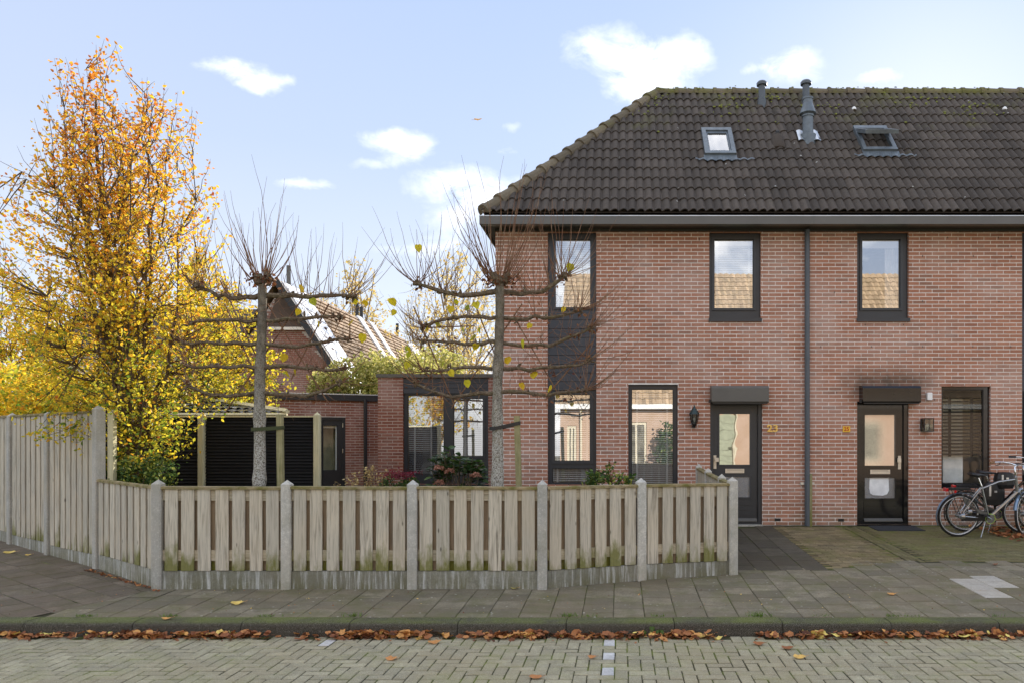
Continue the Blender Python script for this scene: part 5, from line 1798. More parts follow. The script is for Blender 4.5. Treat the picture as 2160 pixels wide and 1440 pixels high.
tree4, n4 = crown_tree('half_bare_tree', 'half bare tree with a few orange leaves rising at the left edge', (PX(-30, 16.5), 16.5, .24), 1.5, envb(1.6, H4), 26, H4, .07, M_AUT, lambda p: .62 + rt.gauss(0, .15), dens=.22, seed=15, twigrate=7, spread=.6, fill=500, fillr=1.6)
# sparse pale trees far behind
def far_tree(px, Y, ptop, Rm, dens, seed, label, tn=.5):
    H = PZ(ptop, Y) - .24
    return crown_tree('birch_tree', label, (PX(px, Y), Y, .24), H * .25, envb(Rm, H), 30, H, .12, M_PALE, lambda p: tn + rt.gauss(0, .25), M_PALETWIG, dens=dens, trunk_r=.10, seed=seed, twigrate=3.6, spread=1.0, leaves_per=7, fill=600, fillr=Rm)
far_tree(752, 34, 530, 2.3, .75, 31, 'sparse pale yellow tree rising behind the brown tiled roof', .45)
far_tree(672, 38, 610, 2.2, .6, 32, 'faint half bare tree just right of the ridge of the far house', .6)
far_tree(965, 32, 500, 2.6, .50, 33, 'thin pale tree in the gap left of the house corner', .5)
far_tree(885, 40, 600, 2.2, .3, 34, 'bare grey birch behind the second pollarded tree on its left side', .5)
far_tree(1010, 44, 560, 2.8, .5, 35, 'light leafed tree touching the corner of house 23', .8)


# ------------------------------------------------------------------ hedges and shrubs
def shrub(name, label, cat, boxes, n, size, mat, tone, stem=None, group=None, seed=3, kind='ovate', base=None, stemrad=.006, stems=14):
    rr = random.Random(seed); pts = []
    for (cx, cy, cz, rx, ry, rz, wgt) in boxes:
        for k in range(int(n * wgt)):
            while True:
                q = Vector((rr.uniform(-1, 1), rr.uniform(-1, 1), rr.uniform(-1, 1)))
                if .25 < q.length < 1: break
            nn = mnoise.noise(Vector((cx + q.x * 3, cy + q.y * 3, cz + q.z * 3)) * 1.3)
            q = q * (1 + .3 * nn)
            if mnoise.noise(Vector((cx + q.x * rx, cy + q.y * ry, cz + q.z * rz)) * 5) < -.22: continue
            pts.append(Vector((cx + q.x * rx, cy + q.y * ry, max(base[2] + .02 if base else 0, cz + q.z * rz))))
    T = thing(name, label, cat, base or boxes[0][:3], group)
    leaf_cloud(pts, size, tone, rr=rr, kind=kind).build('foliage', mat, T)
    m_ = MB()
    for k in range(stems):
        p = rr.choice(pts); b = Vector(base) + Vector((rr.gauss(0, .05), rr.gauss(0, .05), 0)) if base else Vector((p.x, p.y, p.z - 1))
        if len(boxes) > 1: b = Vector((p.x + rr.gauss(0, .15), p.y + rr.gauss(0, .15), base[2]))
        m_.tube([b, b.lerp(p, .5) + Vector((rr.gauss(0, .03), rr.gauss(0, .03), 0)), p], [stemrad, stemrad * .8, stemrad * .4], 4, caps=False)
    m_.build('stems', stem or M_BARK, T, kind='stuff')
    return T


def hb_(px, py, Y, rx, rz, ry=.6, w=1.0): return (PX(px, Y), Y, PZ(py, Y), rx, ry, rz, w)
tn = lambda m, s: (lambda p: m + rt.gauss(0, s))
shrub('olive_hedge', 'sunlit yellow-green hedge above the garage roof, left of the extension', 'hedge',
      [hb_(740, 800, 20.5, .75, .62), hb_(800, 790, 21, .8, .68), hb_(860, 785, 22, 1.0, .6), hb_(690, 815, 20.5, .5, .45), hb_(920, 770, 24, 1.0, .6), hb_(790, 850, 20.5, 1.2, .5), hb_(690, 850, 20.5, .9, .45)], 2600, .085, M_HEDGE, tn(.55, .25), base=(-7, 20.5, .24), stems=40, stemrad=.012)
shrub('garden_hedge', 'dense yellow-leaved hedge behind the tall fence at the far left', 'hedge',
      [hb_(30, 830, 13.2, .9, .55, .5), hb_(110, 835, 12.8, .7, .5, .5), hb_(190, 850, 12.4, .5, .4, .5), hb_(-60, 820, 13.5, .8, .6, .5), hb_(20, 900, 13, 1.2, .6, .5), hb_(130, 900, 12.6, .9, .6, .5)], 2400, .07, M_AUT, tn(.30, .16), base=(PX(60, 13), 13, .24), stems=40, stemrad=.012)
shrub('boxwood_bush', 'small glossy green bush with sunlit tips painted yellow at the foot of the autumn tree', 'bush',
      [hb_(300, 1000, 9.7, .40, .30, .3), hb_(335, 1005, 9.65, .24, .26, .22, .5), hb_(262, 1005, 9.7, .2, .2, .2, .4)], 1500, .042, M_GREEN, lambda p: .62 + rt.gauss(0, .3), base=(PX(300, 9.7), 9.7, gz(9.7)), stems=16)
shrub('rose_bush', 'green rose bush with tiny red buds before the lower windows of house 23', 'bush',
      [hb_(1265, 1008, 9.6, .16, .13, .15, .5), hb_(1305, 1012, 9.6, .14, .12, .12, .4), hb_(1330, 1015, 9.6, .07, .12, .08, .2), hb_(1240, 1018, 9.6, .1, .09, .1, .25)], 420, .05, M_GREEN, lambda p: .6 + rt.gauss(0, .25), base=(PX(1285, 9.6), 9.6, gz(9.6)), stems=18, stemrad=.004)
m_ = MB()
rose = [o for o in bpy.data.objects if o.name.startswith('rose_bush')][0]
for (px, py) in ((1287, 972), (1293, 978), (1284, 985), (1322, 990), (1262, 990), (1289, 996)):
    m_.tube([(PX(1288, 9.6), 9.6, PZ(1020, 9.6)), (PX(px, 9.6) + .01, 9.6, PZ(py + 15, 9.6)), (PX(px, 9.6), 9.6, PZ(py, 9.6))], [.004, .003, .002], 4)
m_.build('stems', M_SHOOT, rose)
leaf_cloud([Vector((PX(px, 9.6) + rt.gauss(0, .01), 9.6 + rt.gauss(0, .01), PZ(py, 9.6) + rt.gauss(0, .008))) for (px, py) in ((1287, 972), (1262, 990), (1322, 990)) for _ in range(7)], .02, tn(.7, .2)).build('bud', M_REDFL, rose)
leaf_cloud([Vector((PX(rt.uniform(1280, 1296), 9.6), 9.6 + rt.gauss(0, .02), PZ(rt.uniform(975, 1005), 9.6))) for _ in range(46)], .04, tn(.7, .2)).build('foliage', M_GREEN, rose)

# hydrangea in front of the extension window
hy = 10.4
hyd = thing('hydrangea_bush', 'dark green hydrangea with faded pink heads in front of the extension window', 'bush', (PX(965, hy), hy, gz(hy)))
rr = random.Random(8); pts = []
def big_leaf(mb, p, t, L, w, r):
    t = t.normalized(); s = t.cross(Vector((0, 0, 1)) + Vector((rr.gauss(0, .3), rr.gauss(0, .3), 0))).normalized(); n = s.cross(t)
    i = len(mb.v); K = 5
    for k in range(K + 1):
        q = k / K; wd = w * math.sin(math.pi * min(1, q * .93 + .05)) ** .8 * .5
        c = p + t * L * q + n * (-.28 * L * q * q)
        mb.v += [tuple(c + s * wd + n * .2 * wd), tuple(c), tuple(c - s * wd + n * .2 * wd)]
    for k in range(K):
        a = i + 3 * k; mb.f += [(a, a + 1, a + 4, a + 3), (a + 1, a + 2, a + 5, a + 4)]; mb.r += [r, r]; mb.m += [0, 0]
m_ = MB(); st_ = MB()
for k in range(34):
    px = rr.uniform(915, 1015); top = 942 + abs(px - 955) * .5 + rr.uniform(0, 40); top = min(top, 1012)
    e = Vector((PX(px, hy), hy + rr.gauss(0, .14), PZ(top, hy))); b = Vector((PX(960, hy) + rr.gauss(0, .12), hy + rr.gauss(0, .08), gz(hy)))
    st_.tube([b, b.lerp(e, .5) + Vector((rr.gauss(0, .03), 0, .03)), e], [.008, .006, .004], 5, caps=False)
    for q in range(9):
        a = rr.uniform(0, 6.28); d_ = Vector((math.cos(a), math.sin(a), rr.uniform(-.1, .8)))
        big_leaf(m_, e - Vector((0, 0, rr.uniform(0, .22))), d_, rr.uniform(.09, .15), rr.uniform(.06, .085), min(.7, max(.05, .34 + rr.gauss(0, .2))))
m_.build('foliage', M_GREEN, hyd); st_.build('stems', M_ARM, hyd)
for (px, py) in ((925, 987), (949, 994), (927, 1018), (1003, 1003)):
    c = Vector((PX(px, hy - .25), hy - .25, PZ(py, hy - .25)))
    q = []
    for _ in range(110):
        d_ = Vector((rr.gauss(0, 1), rr.gauss(0, 1), rr.gauss(0, 1))).normalized(); d_.z = abs(d_.z) * .8 - .1; q.append(c + d_ * .062)
    leaf_cloud(q, .024, tn(.5, .3)).build('flower_head', M_PINKFL, hyd)
c_ = 9.9
T = shrub('chrysanthemum', 'low dark red flowering clump left of the hydrangea, above the fence', 'flowers', [hb_(828, 1020, c_, .17, .11, .15, .7), hb_(862, 1018, c_, .14, .10, .12, .5)], 900, .03, M_GREEN, tn(.45, .25), base=(PX(845, c_), c_, gz(c_)), stems=20)
leaf_cloud([Vector((PX(845, c_) + rt.gauss(0, .11), c_ - .05 + rt.gauss(0, .08), PZ(1000, c_) + rt.gauss(0, .028) - .004 * 0)) for _ in range(420)], .026, tn(.5, .3)).build('flower_head', M_REDFL, T, kind='stuff')
# dry seed stalks
for i, (px, top, lab) in enumerate(((715, 1000, 'short dry seed stalk before the garage door'), (740, 990, 'dry golden stalk with round seed heads right of the garage door'), (782, 968, 'tallest pale dry stalk by the garage downpipe'), (806, 988, 'dry golden stalk at the corner of the extension'))):
    yy = 10.0; T = thing('dry_plant', lab, 'dry plant', (PX(px, yy), yy, gz(yy)), 'dry stalks along the fence')
    m_ = MB(); pp = []
    for k in range(5):
        e = Vector((PX(px + rr.uniform(-12, 12), yy), yy + rr.gauss(0, .04), PZ(top + rr.uniform(0, 30), yy)))
        b = Vector((PX(px, yy), yy, gz(yy))); m_.tube([b, b.lerp(e, .6) + Vector((rr.gauss(0, .02), 0, 0)), e], [.006, .005, .003], 4, caps=False)
        for q in range(30): pp.append(b.lerp(e, rr.uniform(.62, 1)) + Vector((rr.gauss(0, .018), rr.gauss(0, .018), 0)))
    m_.build('stem', M_PALETWIG, T); leaf_cloud(pp, .036, tn(.75, .25)).build('seed_head', M_DRY, T)
    if i == 0:
        pass

# ------------------------------------------------------------------ pollarded lime trees
def lime_leaf(mb, p, L, r, rr, hang=True):
    s = Vector((rr.gauss(0, 1), rr.gauss(0, .45), 0)).normalized(); up = Vector((rr.gauss(0, .35), rr.gauss(0, .45), -1 if hang else rr.gauss(0, 1))).normalized()
    s = (s - up * s.dot(up)).normalized(); n = s.cross(up)
    i = len(mb.v); out = [(0, 0), (.28, -.05), (.46, .18), (.48, .42), (.34, .70), (.12, .92), (0, 1.08), (-.12, .92), (-.34, .70), (-.48, .42), (-.46, .18), (-.28, -.05)]
    for (a, b) in out: mb.v.append(tuple(p + s * a * L * .92 + up * b * L + n * (abs(a) * .25 * L)))
    mb.v.append(tuple(p + up * .5 * L)); c = len(mb.v) - 1
    for k in range(12): mb.f.append((i + k, i + (k + 1) % 12, c)); mb.r.append(r); mb.m.append(0)


def pollard(label, px, Y, tiers, shoots, yleaves, seed, lean, dead):
    rr = random.Random(seed)
    T = thing('pollarded_tree', label, 'tree', (PX(px[0], Y), Y, gz(Y)), 'pollarded trees behind the fence')
    W = lambda x, y, dy_=0.0: Vector((PX(x, Y), Y + dy_, PZ(y, Y)))
    m_ = MB(); tp = []; tr_ = []
    n = 22
    for k in range(n + 1):
        t = k / n; y = 1075 + (600 - 1075) * t
        x = px[0] + (px[1] - px[0]) * t + 1.3 * math.sin(t * 9)
        tp.append(W(x, y)); tr_.append((.073 - .022 * t + (.012 if k in (3, 9, 14) else 0) + rr.uniform(-.003, .004)) * (1.0))
    tp.insert(0, W(px[0], 1100)); tr_.insert(0, .09); tp.append(W(px[1], 588)); tr_.append(.045)
    m_.tube(tp, tr_, 14); m_.build('trunk', M_POLLARD, T, smooth=True)
    # head knob
    arms = MB()
    for k in range(26):
        a = rr.uniform(0, 6.28); c = W(px[1], 592) + Vector((math.cos(a) * .08, math.sin(a) * .05, rr.uniform(-.04, .05)))
        arms.tube([W(px[1], 600), c, c + Vector((math.cos(a) * .05, 0, .06))], [.03, .032, .016], 6)
    heads = []
    for (y0, xl, yl, xr, yr) in tiers:
        for (xe, ye, s) in ((xl, yl, -1), (xr, yr, 1)):
            x0 = px[1] + (px[0] - px[1]) * (y0 - 600) / 475
            P_ = []; N = 9
            for k in range(N + 1):
                t = k / N; P_.append(W(x0 + (xe - x0) * t, y0 + (ye - y0) * t ** 3 + 3.0 * math.sin(t * 5 + y0) * (0 < t < 1) - (6 * math.sin(math.pi * t) * -1 if ye < y0 - 6 else 0), rr.uniform(-.02, .02)) + Vector((0, 0, rr.gauss(0, .011) * (0 < k < N))))
            r0 = .032 if y0 < 640 else .024
            arms.tube(P_, [r0 * (1 - .45 * k / N) + rr.uniform(0, .006) for k in range(N + 1)], 7)
            for q in range(7):
                k = rr.choice((2, 3, 4, 5, 6, 7, 8, 9, 9, 9)); c = P_[k] + Vector((rr.gauss(0, .02), rr.gauss(0, .01), rr.gauss(0, .012))); v_ = Vector((rr.gauss(0, .6), rr.gauss(0, .4), rr.gauss(.3, .8))).normalized()
                arms.tube([c, c + v_ * .03, c + v_ * rr.uniform(.045, .08)], [r0 * .55, r0 * .62, r0 * .22], 5)
            for q in range(9 if y0 < 640 else 5):
                c = P_[-1] + Vector((rr.gauss(-.03 * s, .035), rr.gauss(0, .018), rr.gauss(.005, .018))); v_ = Vector((rr.gauss(0, .6), rr.gauss(0, .4), rr.gauss(.5, .5))).normalized(); kk = rr.uniform(.6, 1.0) * (.032 if y0 < 640 else .022)
                arms.tube([c - v_ * kk * .8, c - v_ * kk * .3, c + v_ * kk * .3, c + v_ * kk], [kk * .4, kk, kk * .85, kk * .3], 6)
            heads.append((P_, xe, ye, s, y0))
    arms.build('arm', M_ARM, T)
    sh = MB(); twig_pts = []
    def shoot(a, d, L, r0=.0055, k=.05, g=.06):
        P_ = wander(a, d, L, 7, k, g, rr); sh.tube(P_, [r0 * (1 - .8 * i / 7) for i in range(8)], 4, caps=False); return P_
    for k in range(shoots[0]):           # crown head
        a = rr.gauss(0, .5); a = max(-1.2, min(1.2, a)); d_ = Vector((a * 1.25, rr.gauss(0, .3), .9))
        L = (shoots[3] - abs(a) ** 2 * .62) * rr.uniform(.38, 1.0)
        shoot(W(px[1], 590) + Vector((a * .17, rr.gauss(0, .03), rr.uniform(-.04, .04))), d_, L, .0060, .10, .10 + .13 * abs(a))
    for (P_, xe, ye, s, y0) in heads:
        top = y0 < 640
        ns = shoots[1] if top else shoots[2]
        for k in range(ns):
            a = P_[-1] + Vector((rr.uniform(-.06, .02) * s, rr.gauss(0, .02), rr.uniform(-.01, .02)))
            d_ = Vector((s * rr.uniform(-.9, 1.3), rr.gauss(0, .3), rr.uniform(.25, 1.0))) if top else Vector((s * rr.uniform(-.5, 1.3), rr.gauss(0, .5), rr.uniform(-.3, 1.0)))
            shoot(a, d_, (rr.uniform(.4, 1.12) if top else rr.uniform(.25, .85)), .0052, .07, .17 if top else .13)
        if top:
            for k in range(20):
                i = rr.choice((3, 4, 5, 6, 7, 7, 8, 8, 9)); a = P_[i] + Vector((rr.gauss(0, .03), 0, .01))
                shoot(a, Vector((rr.gauss(0, .35), rr.gauss(0, .2), 1)), rr.uniform(.25, 1.0), .0048, .07, .10)
        if s > 0 and len(shoots) > 4:
            for k in range(5):
                shoot(P_[-1], Vector((rr.uniform(.7, 1.4), rr.gauss(0, .3), rr.uniform(-.1, .9))), rr.uniform(.6, 1.15), .0045, .07, .10)
        for k in range(20 if top else 16):
            i = rr.randrange(2, 9); a = P_[i]
            d_ = Vector((rr.gauss(0, .6), rr.gauss(0, .3), rr.choice((1, 1, 1, -.7)) * rr.uniform(.4, 1)))
            shoot(a, d_, rr.uniform(.12, .5 if not top else .8), .0040, .11, .09)
        # knobbly ends
        kb = MB()
    for k in range(480):
        P_ = rr.choice(heads)[0]; i = rr.randrange(1, 9)
        a = P_[i].lerp(P_[i + 1], rr.random()); d_ = Vector((rr.gauss(0, 1), rr.gauss(0, .5), rr.gauss(-.1, .8)))
        q = shoot(a, d_, rr.uniform(.08, .42) * rr.uniform(.5, 1), .0030, .18, rr.choice((-.04, .02, .06)))
    sh.build('shoots', M_SHOOT, T, kind='stuff')
    # dead curls around the heads
    db = MB(); cp = []
    for k in range(dead[0]): cp.append(W(px[1], 590) + Vector((max(-.2, min(.2, rr.gauss(0, .10))), rr.gauss(0, .06), rr.gauss(-.01, .045))))
    for k in range(dead[1]):
        P_, xe, ye, s, y0 = rr.choice(heads); cp.append(P_[rr.choice((5, 7, 8, 9, 9))] + Vector((rr.gauss(0, .05), rr.gauss(0, .03), rr.gauss(-.03, .05))))
    leaf_cloud(cp, .046, tn(.45, .3), rr=rr).build('withered_leaves', M_DEAD, T, kind='stuff')
    for (x, y) in yleaves:
        lb = MB(); lime_leaf(lb, W(x, y - 8, rr.gauss(0, .1)), rr.uniform(.075, .115), min(1, max(0, rr.gauss(.45, .3))), rr); lb.build('leaf', M_LIME, T)
    # bamboo laths crossing behind
    for (x0, y0, x1, y1) in lean:
        lb = MB(); lb.tube([W(x0, y0, .05), W(x1, y1, .05)], [.009, .008], 6); lb.build('cane', M_SHOOT, T)
    return T


PY_ = 9.3
pollard('left pollarded tree with bare upright shoots in front of the black slat screen', (545, 553), PY_,
        [(622, 412, 606, 742, 626), (673, 400, 684, 718, 668), (723, 385, 724, 735, 716), (776, 392, 770, 722, 778), (828, 396, 812, 722, 805)], (34, 10, 8, 1.45),
        [(614, 792), (640, 795), (767, 640), (746, 637), (672, 685), (650, 668), (745, 688), (768, 713), (655, 620), (830, 640), (545, 872), (548, 842), (308, 755), (335, 745), (262, 703), (660, 640), (575, 745), (592, 752), (580, 760), (838, 665), (862, 750), (620, 788)], 41,
        [(470, 640, 560, 850), (640, 620, 470, 870), (560, 640, 690, 850), (460, 590, 560, 800), (690, 640, 610, 800)], (150, 110))
pollard('right pollarded tree with bare reddish shoots in front of house 23', (1047, 1054), PY_,
        [(615, 880, 600, 1190, 585), (668, 893, 690, 1222, 656), (722, 888, 720, 1246, 692), (776, 895, 782, 1244, 758), (828, 876, 808, 1238, 822)], (46, 15, 12, 1.62, 1),
        [(955, 657), (980, 650), (962, 640), (1005, 648), (992, 695), (1012, 700), (1008, 735), (1018, 742), (1052, 745), (900, 695), (920, 684), (1100, 728), (1070, 760), (1120, 690), (1188, 650), (940, 770), (988, 810), (1098, 815), (1125, 790), (1162, 820), (952, 790), (862, 770), (885, 528), (1205, 565), (865, 740), (1000, 712), (872, 745), (998, 745), (980, 700)], 42,
        [(870, 645, 955, 850), (1100, 640, 950, 860), (1085, 670, 1180, 835), (1000, 640, 1060, 790), (1250, 720, 1150, 835), (900, 690, 1000, 686)], (170, 160))

M_STRAP = simple('algae_covered_strap', (.05, .06, .02), .8)
# stakes and straps
st = [(590, 873, 905, 'mossy wooden stake strapped to the left pollarded tree'), (1090, 876, 895, 'mossy wooden stake strapped to the right pollarded tree')]
for (px, pt, ps, lab) in st:
    yy = 9.35; x0 = PX(px, yy); x1 = x0 + (.05 if px > 1000 else .02)
    m_ = MB(); zt = PZ(pt, yy)
    m_.add([(x1 - .03, yy - .03, gz(yy)), (x1 + .04, yy - .03, gz(yy)), (x1 + .04, yy + .03, gz(yy)), (x1 - .03, yy + .03, gz(yy)), (x0 - .032, yy - .03, zt), (x0 + .036, yy - .03, zt), (x0 + .036, yy + .03, zt), (x0 - .032, yy + .03, zt)],
           [(0, 1, 5, 4), (1, 2, 6, 5), (2, 3, 7, 6), (3, 0, 4, 7), (4, 5, 6, 7)], .3)
    T = thing('tree_stake', lab, 'stake', (x1, yy, gz(yy)), 'stakes of the pollarded trees'); m_.build('stake_post', M_STAKE, T)
    tpx = 546 if px < 1000 else 1047
    m_ = MB(); z0 = PZ(ps + (8 if px > 1000 else 0), yy); z1 = PZ(ps - 4, yy); h = .022; xt = PX(tpx, 9.3)
    # strap as a band round trunk and stake
    loop = []
    for k in range(9):
        a = math.pi / 2 + math.pi * k / 8; loop.append((xt + .088 * math.cos(a), 9.3 + .088 * math.sin(a), z0))
    loop = loop + [(x0 + .045, yy - .036, z1), (x0 + .045, yy + .036, z1)]
    nL = len(loop)
    for k in range(nL):
        a, b = loop[k], loop[(k + 1) % nL]; m_.face([(a[0], a[1], a[2] - h), (b[0], b[1], b[2] - h), (b[0], b[1], b[2] + h), (a[0], a[1], a[2] + h)])
    m_.build('rubber_strap', M_BLACK if px > 1000 else M_STRAP, T)

# ------------------------------------------------------------------ fallen leaves, weeds
rl = random.Random(77)
def litter(name, n, xf, yf, size, z0, tone, pile=.02, mat=M_LITTER):
    m_ = MB()
    for _ in range(n):
        x = xf(); y = yf(x)
        L = size * rl.uniform(.5, 1.35)
        a = rl.uniform(0, 6.28); tilt = rl.gauss(0, .45)
        M = Matrix.Translation((x, y, z0(y) + rl.uniform(.004, pile))) @ Matrix.Rotation(a, 4, 'Z') @ Matrix.Rotation(tilt, 4, 'X') @ Matrix.Rotation(rl.gauss(0, .3), 4, 'Y')
        K = 10; vs = []; lob = rl.choice((0, .12, .2))
        curl = rl.uniform(.1, .6)
        for k in range(K):
            q = 2 * math.pi * k / K; r_ = L * .5 * (1 + lob * math.cos(5 * q)) * (1 if math.cos(q) < .8 else 1.15)
            xx, yy = r_ * math.cos(q), r_ * .72 * math.sin(q)
            vs.append((xx, yy, curl * (xx * xx + yy * yy) / L * 1.6 * (1 if k % 3 else .4)))
        vs.append((0, 0, 0))
        m_.add(vs, [(k, (k + 1) % K, K) for k in range(K)], min(1, max(0, tone())), 0, M)
    return m_
def kx(): return rl.uniform(-6.6, 5.2)
def clumpy():
    while True:
        x = rl.uniform(-7.2, 6.4)
        if mnoise.noise(Vector((x * 1.5, 3.3, 0))) + mnoise.noise(Vector((x * 5, 1.3, 0))) * .4 + rl.uniform(-.55, .5) > -.05: return x
m_ = litter('leaf_litter', 1500, clumpy, lambda x: KY0 - abs(rl.gauss(0, .05)) - .012, .066, lambda y: RZD, lambda: rl.gauss(.5, .27), .05)
o = m_.build('leaf_litter', M_LITTER); o['kind'] = 'stuff'; tag(o, 'drift of brown and orange fallen leaves in the gutter along the kerb', 'leaves')
m_ = litter('leaf_litter', 1500, clumpy, lambda x: KY0 - abs(rl.gauss(0, .075)) - .008, .028, lambda y: RZD, lambda: rl.gauss(.22, .2), .02)
o = m_.build('leaf_crumbs', M_LITTER); o['kind'] = 'stuff'; tag(o, 'dark crushed leaf crumbs lying among the leaves in the gutter', 'leaves')
m_ = litter('leaf_litter', 420, lambda: rl.uniform(PX(2100, 11.8), PX(2330, 11.8)), lambda x: rl.uniform(11.3, 12.7), .08, gz, lambda: rl.gauss(.35, .2), .04)
o = m_.build('leaf_litter', M_LITTER); o['kind'] = 'stuff'; tag(o, 'brown fallen leaves heaped under the bicycles', 'leaves')
m_ = litter('crumbs', 260, lambda: rl.uniform(-9, 5.5), lambda x: rl.uniform(7.25, 8.3), .014, gz, lambda: rl.choice((.1, .5, .95)), .006)
o = m_.build('leaf_crumbs', M_LITTER); o['kind'] = 'stuff'; tag(o, 'tiny leaf fragments scattered over the pavement tiles', 'leaves')
m_ = litter('crumbs', 150, lambda: rl.uniform(-6.6, -5.0), lambda x: 8.35 + (-5.083 - x) * .70 - rl.uniform(.03, .10), .03, gz, lambda: rl.gauss(.4, .25), .012)
o = m_.build('leaf_crumbs', M_LITTER); o['kind'] = 'stuff'; tag(o, 'dark leaf dirt gathered along the foot of the side fence', 'leaves')
# single leaves that can be told apart
singles = [(853, 1332, 'R', .15, .80, 'large upright rust-orange leaf leaning on the kerb near the middle'), (1104, 1342, 'R', .13, .97, 'large yellow-orange leaf in the gutter left of the white clinkers'), (1480, 1345, 'R', .12, .95, 'orange-yellow leaf in the gutter right of the white clinkers'),
           (97, 1341, 'R', .11, 1.0, 'pale yellow leaf at the left end of the gutter drift'), (1730, 1338, 'R', .13, .99, 'pale yellow leaf against the kerb below the paved yard'), (2030, 1345, 'R', .14, 1.0, 'biggest pale yellow leaf of the right-hand drift'),
           (915, 1356, 'R', .11, .72, 'orange-brown leaf lying on the road just off the drift'), (826, 1391, 'R', .10, .70, 'single red-brown leaf on the bare road left of centre'), (1130, 1430, 'R', .10, .6, 'dark brown leaf at the bottom edge of the road'),
           (1249, 1387, 'R', .07, .66, 'small star-shaped leaf beside the white clinkers'), (1686, 1387, 'R', .10, .93, 'half orange half yellow leaf on the road, right part'), (1660, 1368, 'R', .10, .4, 'dark curled leaf on the road above the half yellow one'),
           (1600, 1359, 'R', .10, .45, 'dark brown leaf near the gutter in the right half'), (500, 1273, 'P', .12, .96, 'yellow leaf lying alone on the pavement tiles'), (850, 1237, 'P', .08, .92, 'small orange leaf at the foot of the third fence post'), (907, 1238, 'P', .09, .75, 'pale brown leaf right of the third fence post'),
           (1085, 1241, 'P', .09, 1.0, 'thin green-yellow leaf under the fence'), (20, 1166, 'P', .14, .97, 'long yellow leaf on the brown side path'), (60, 1171, 'P', .08, .95, 'small yellow leaf on the brown side path'), (352, 1313, 'K', .09, .85, 'pale orange leaf on top of the mossy kerb'),
           (1880, 1254, 'P', .09, .8, 'small reddish leaf on the right pavement'), (2098, 1191, 'P', .08, .3, 'dark leaf on the pavement at the yard edge')]
for (px, py, w_, L, tn_, lab) in singles:
    if w_ == 'R': Y = (CZ - RZD) * F / (py - VY); z = RZD; pile = .05
    elif w_ == 'K': Y = 7.1; z = 0.0; pile = .01
    else:
        Y = (CZ + .042 * 7.2) / ((py - VY) / F + .042); z = gz(Y); pile = .01
    Y = min(Y, KY0 - .03) if w_ == 'R' else Y
    m_ = MB(); x = PX(px, Y); K = 14; vs = []
    up = L > .145 or (px == 1730)
    M = Matrix.Translation((x, Y, z + (.02 if w_ == 'R' and py < 1350 else .008))) @ Matrix.Rotation(rl.uniform(-.6, .6), 4, 'Z') @ Matrix.Rotation(.8 if up else rl.uniform(.05, .2), 4, 'X')
    for k in range(K):
        q = 2 * math.pi * k / K; r_ = L * .5 * (1 + .13 * math.cos(5 * q + 1)); xx, yy = r_ * math.cos(q), r_ * .75 * math.sin(q)
        vs.append((xx, yy, .5 * (xx * xx + .4 * yy * yy) / L + rl.uniform(0, .006)))
    vs.append((0, 0, 0)); m_.add(vs, [(k, (k + 1) % K, K) for k in range(K)], tn_, 0, M)
    m_.tube([M @ Vector((L * .5, 0, .01)), M @ Vector((L * .8, .01, .02))], [.002, .0015], 3, tn_ * .8)
    thing('fallen_leaf', lab, 'leaf', group='single fallen leaves', mesh=m_.mesh('fallen_leaf', M_LITTER))
# leaf drifting in the air
m_ = MB(); yy = 8.8; p = Vector((PX(1008, yy), yy, PZ(253, yy))); vs = []
for k in range(12):
    q = 2 * math.pi * k / 12; vs.append((p.x + .048 * math.cos(q), p.y + .02 * math.sin(q), p.z + .018 * math.sin(q) + .012 * abs(math.cos(q))))
vs.append(tuple(p)); m_.add(vs, [(k, (k + 1) % 12, 12) for k in range(12)], .9); m_.tube([p, p + Vector((-.075, 0, -.003))], [.0025, .0018], 3, .8)
thing('falling_leaf', 'single golden leaf falling through the sky left of the roof', 'leaf', mesh=m_.mesh('falling_leaf', M_LITTER))
m_ = MB()
for (px, py, n, s) in ((746, 1304, 40, .05), (1198, 1300, 40, .045), (1600, 1297, 60, .05), (1240, 1303, 16, .03), (1390, 1305, 20, .03), (1730, 1303, 16, .03), (1880, 1308, 24, .035), (360, 1306, 40, .03), (180, 1306, 50, .03), (560, 1305, 30, .03), (1925, 1308, 14, .03), (2100, 1312, 14, .03), (580, 1282, 10, .02)):
    Y = 7.22; x = PX(px, Y)
    for k in range(n):
        b = Vector((x + rl.gauss(0, .05), Y + rl.gauss(0, .012), .002)); e = b + Vector((rl.gauss(0, s * .6), rl.gauss(0, s * .4), rl.uniform(.3, 1) * s))
        d_ = Vector((.003, 0, 0)); m_.face([b - d_, b + d_, e + d_ * .3, e - d_ * .3], rl.random())
o = m_.build('kerb_weeds', M_GRASS); o['kind'] = 'stuff'; tag(o, 'tufts of bright green grass growing from the joint behind the kerb', 'weeds')
m_ = MB()
for (px, py) in ((1377, 1326), (1362, 1334), (1394, 1333)):
    for k in range(5): lime_leaf(m_, Vector((PX(px, KY0 - .03) + rl.gauss(0, .02), KY0 - .03 + rl.gauss(0, .01), PZ(py, KY0 - .03) + .02)), .035, .6, rl)
thing('weed', 'small round-leaved green weed growing at the foot of the kerb', 'weed', mesh=m_.mesh('weed', M_GREEN))

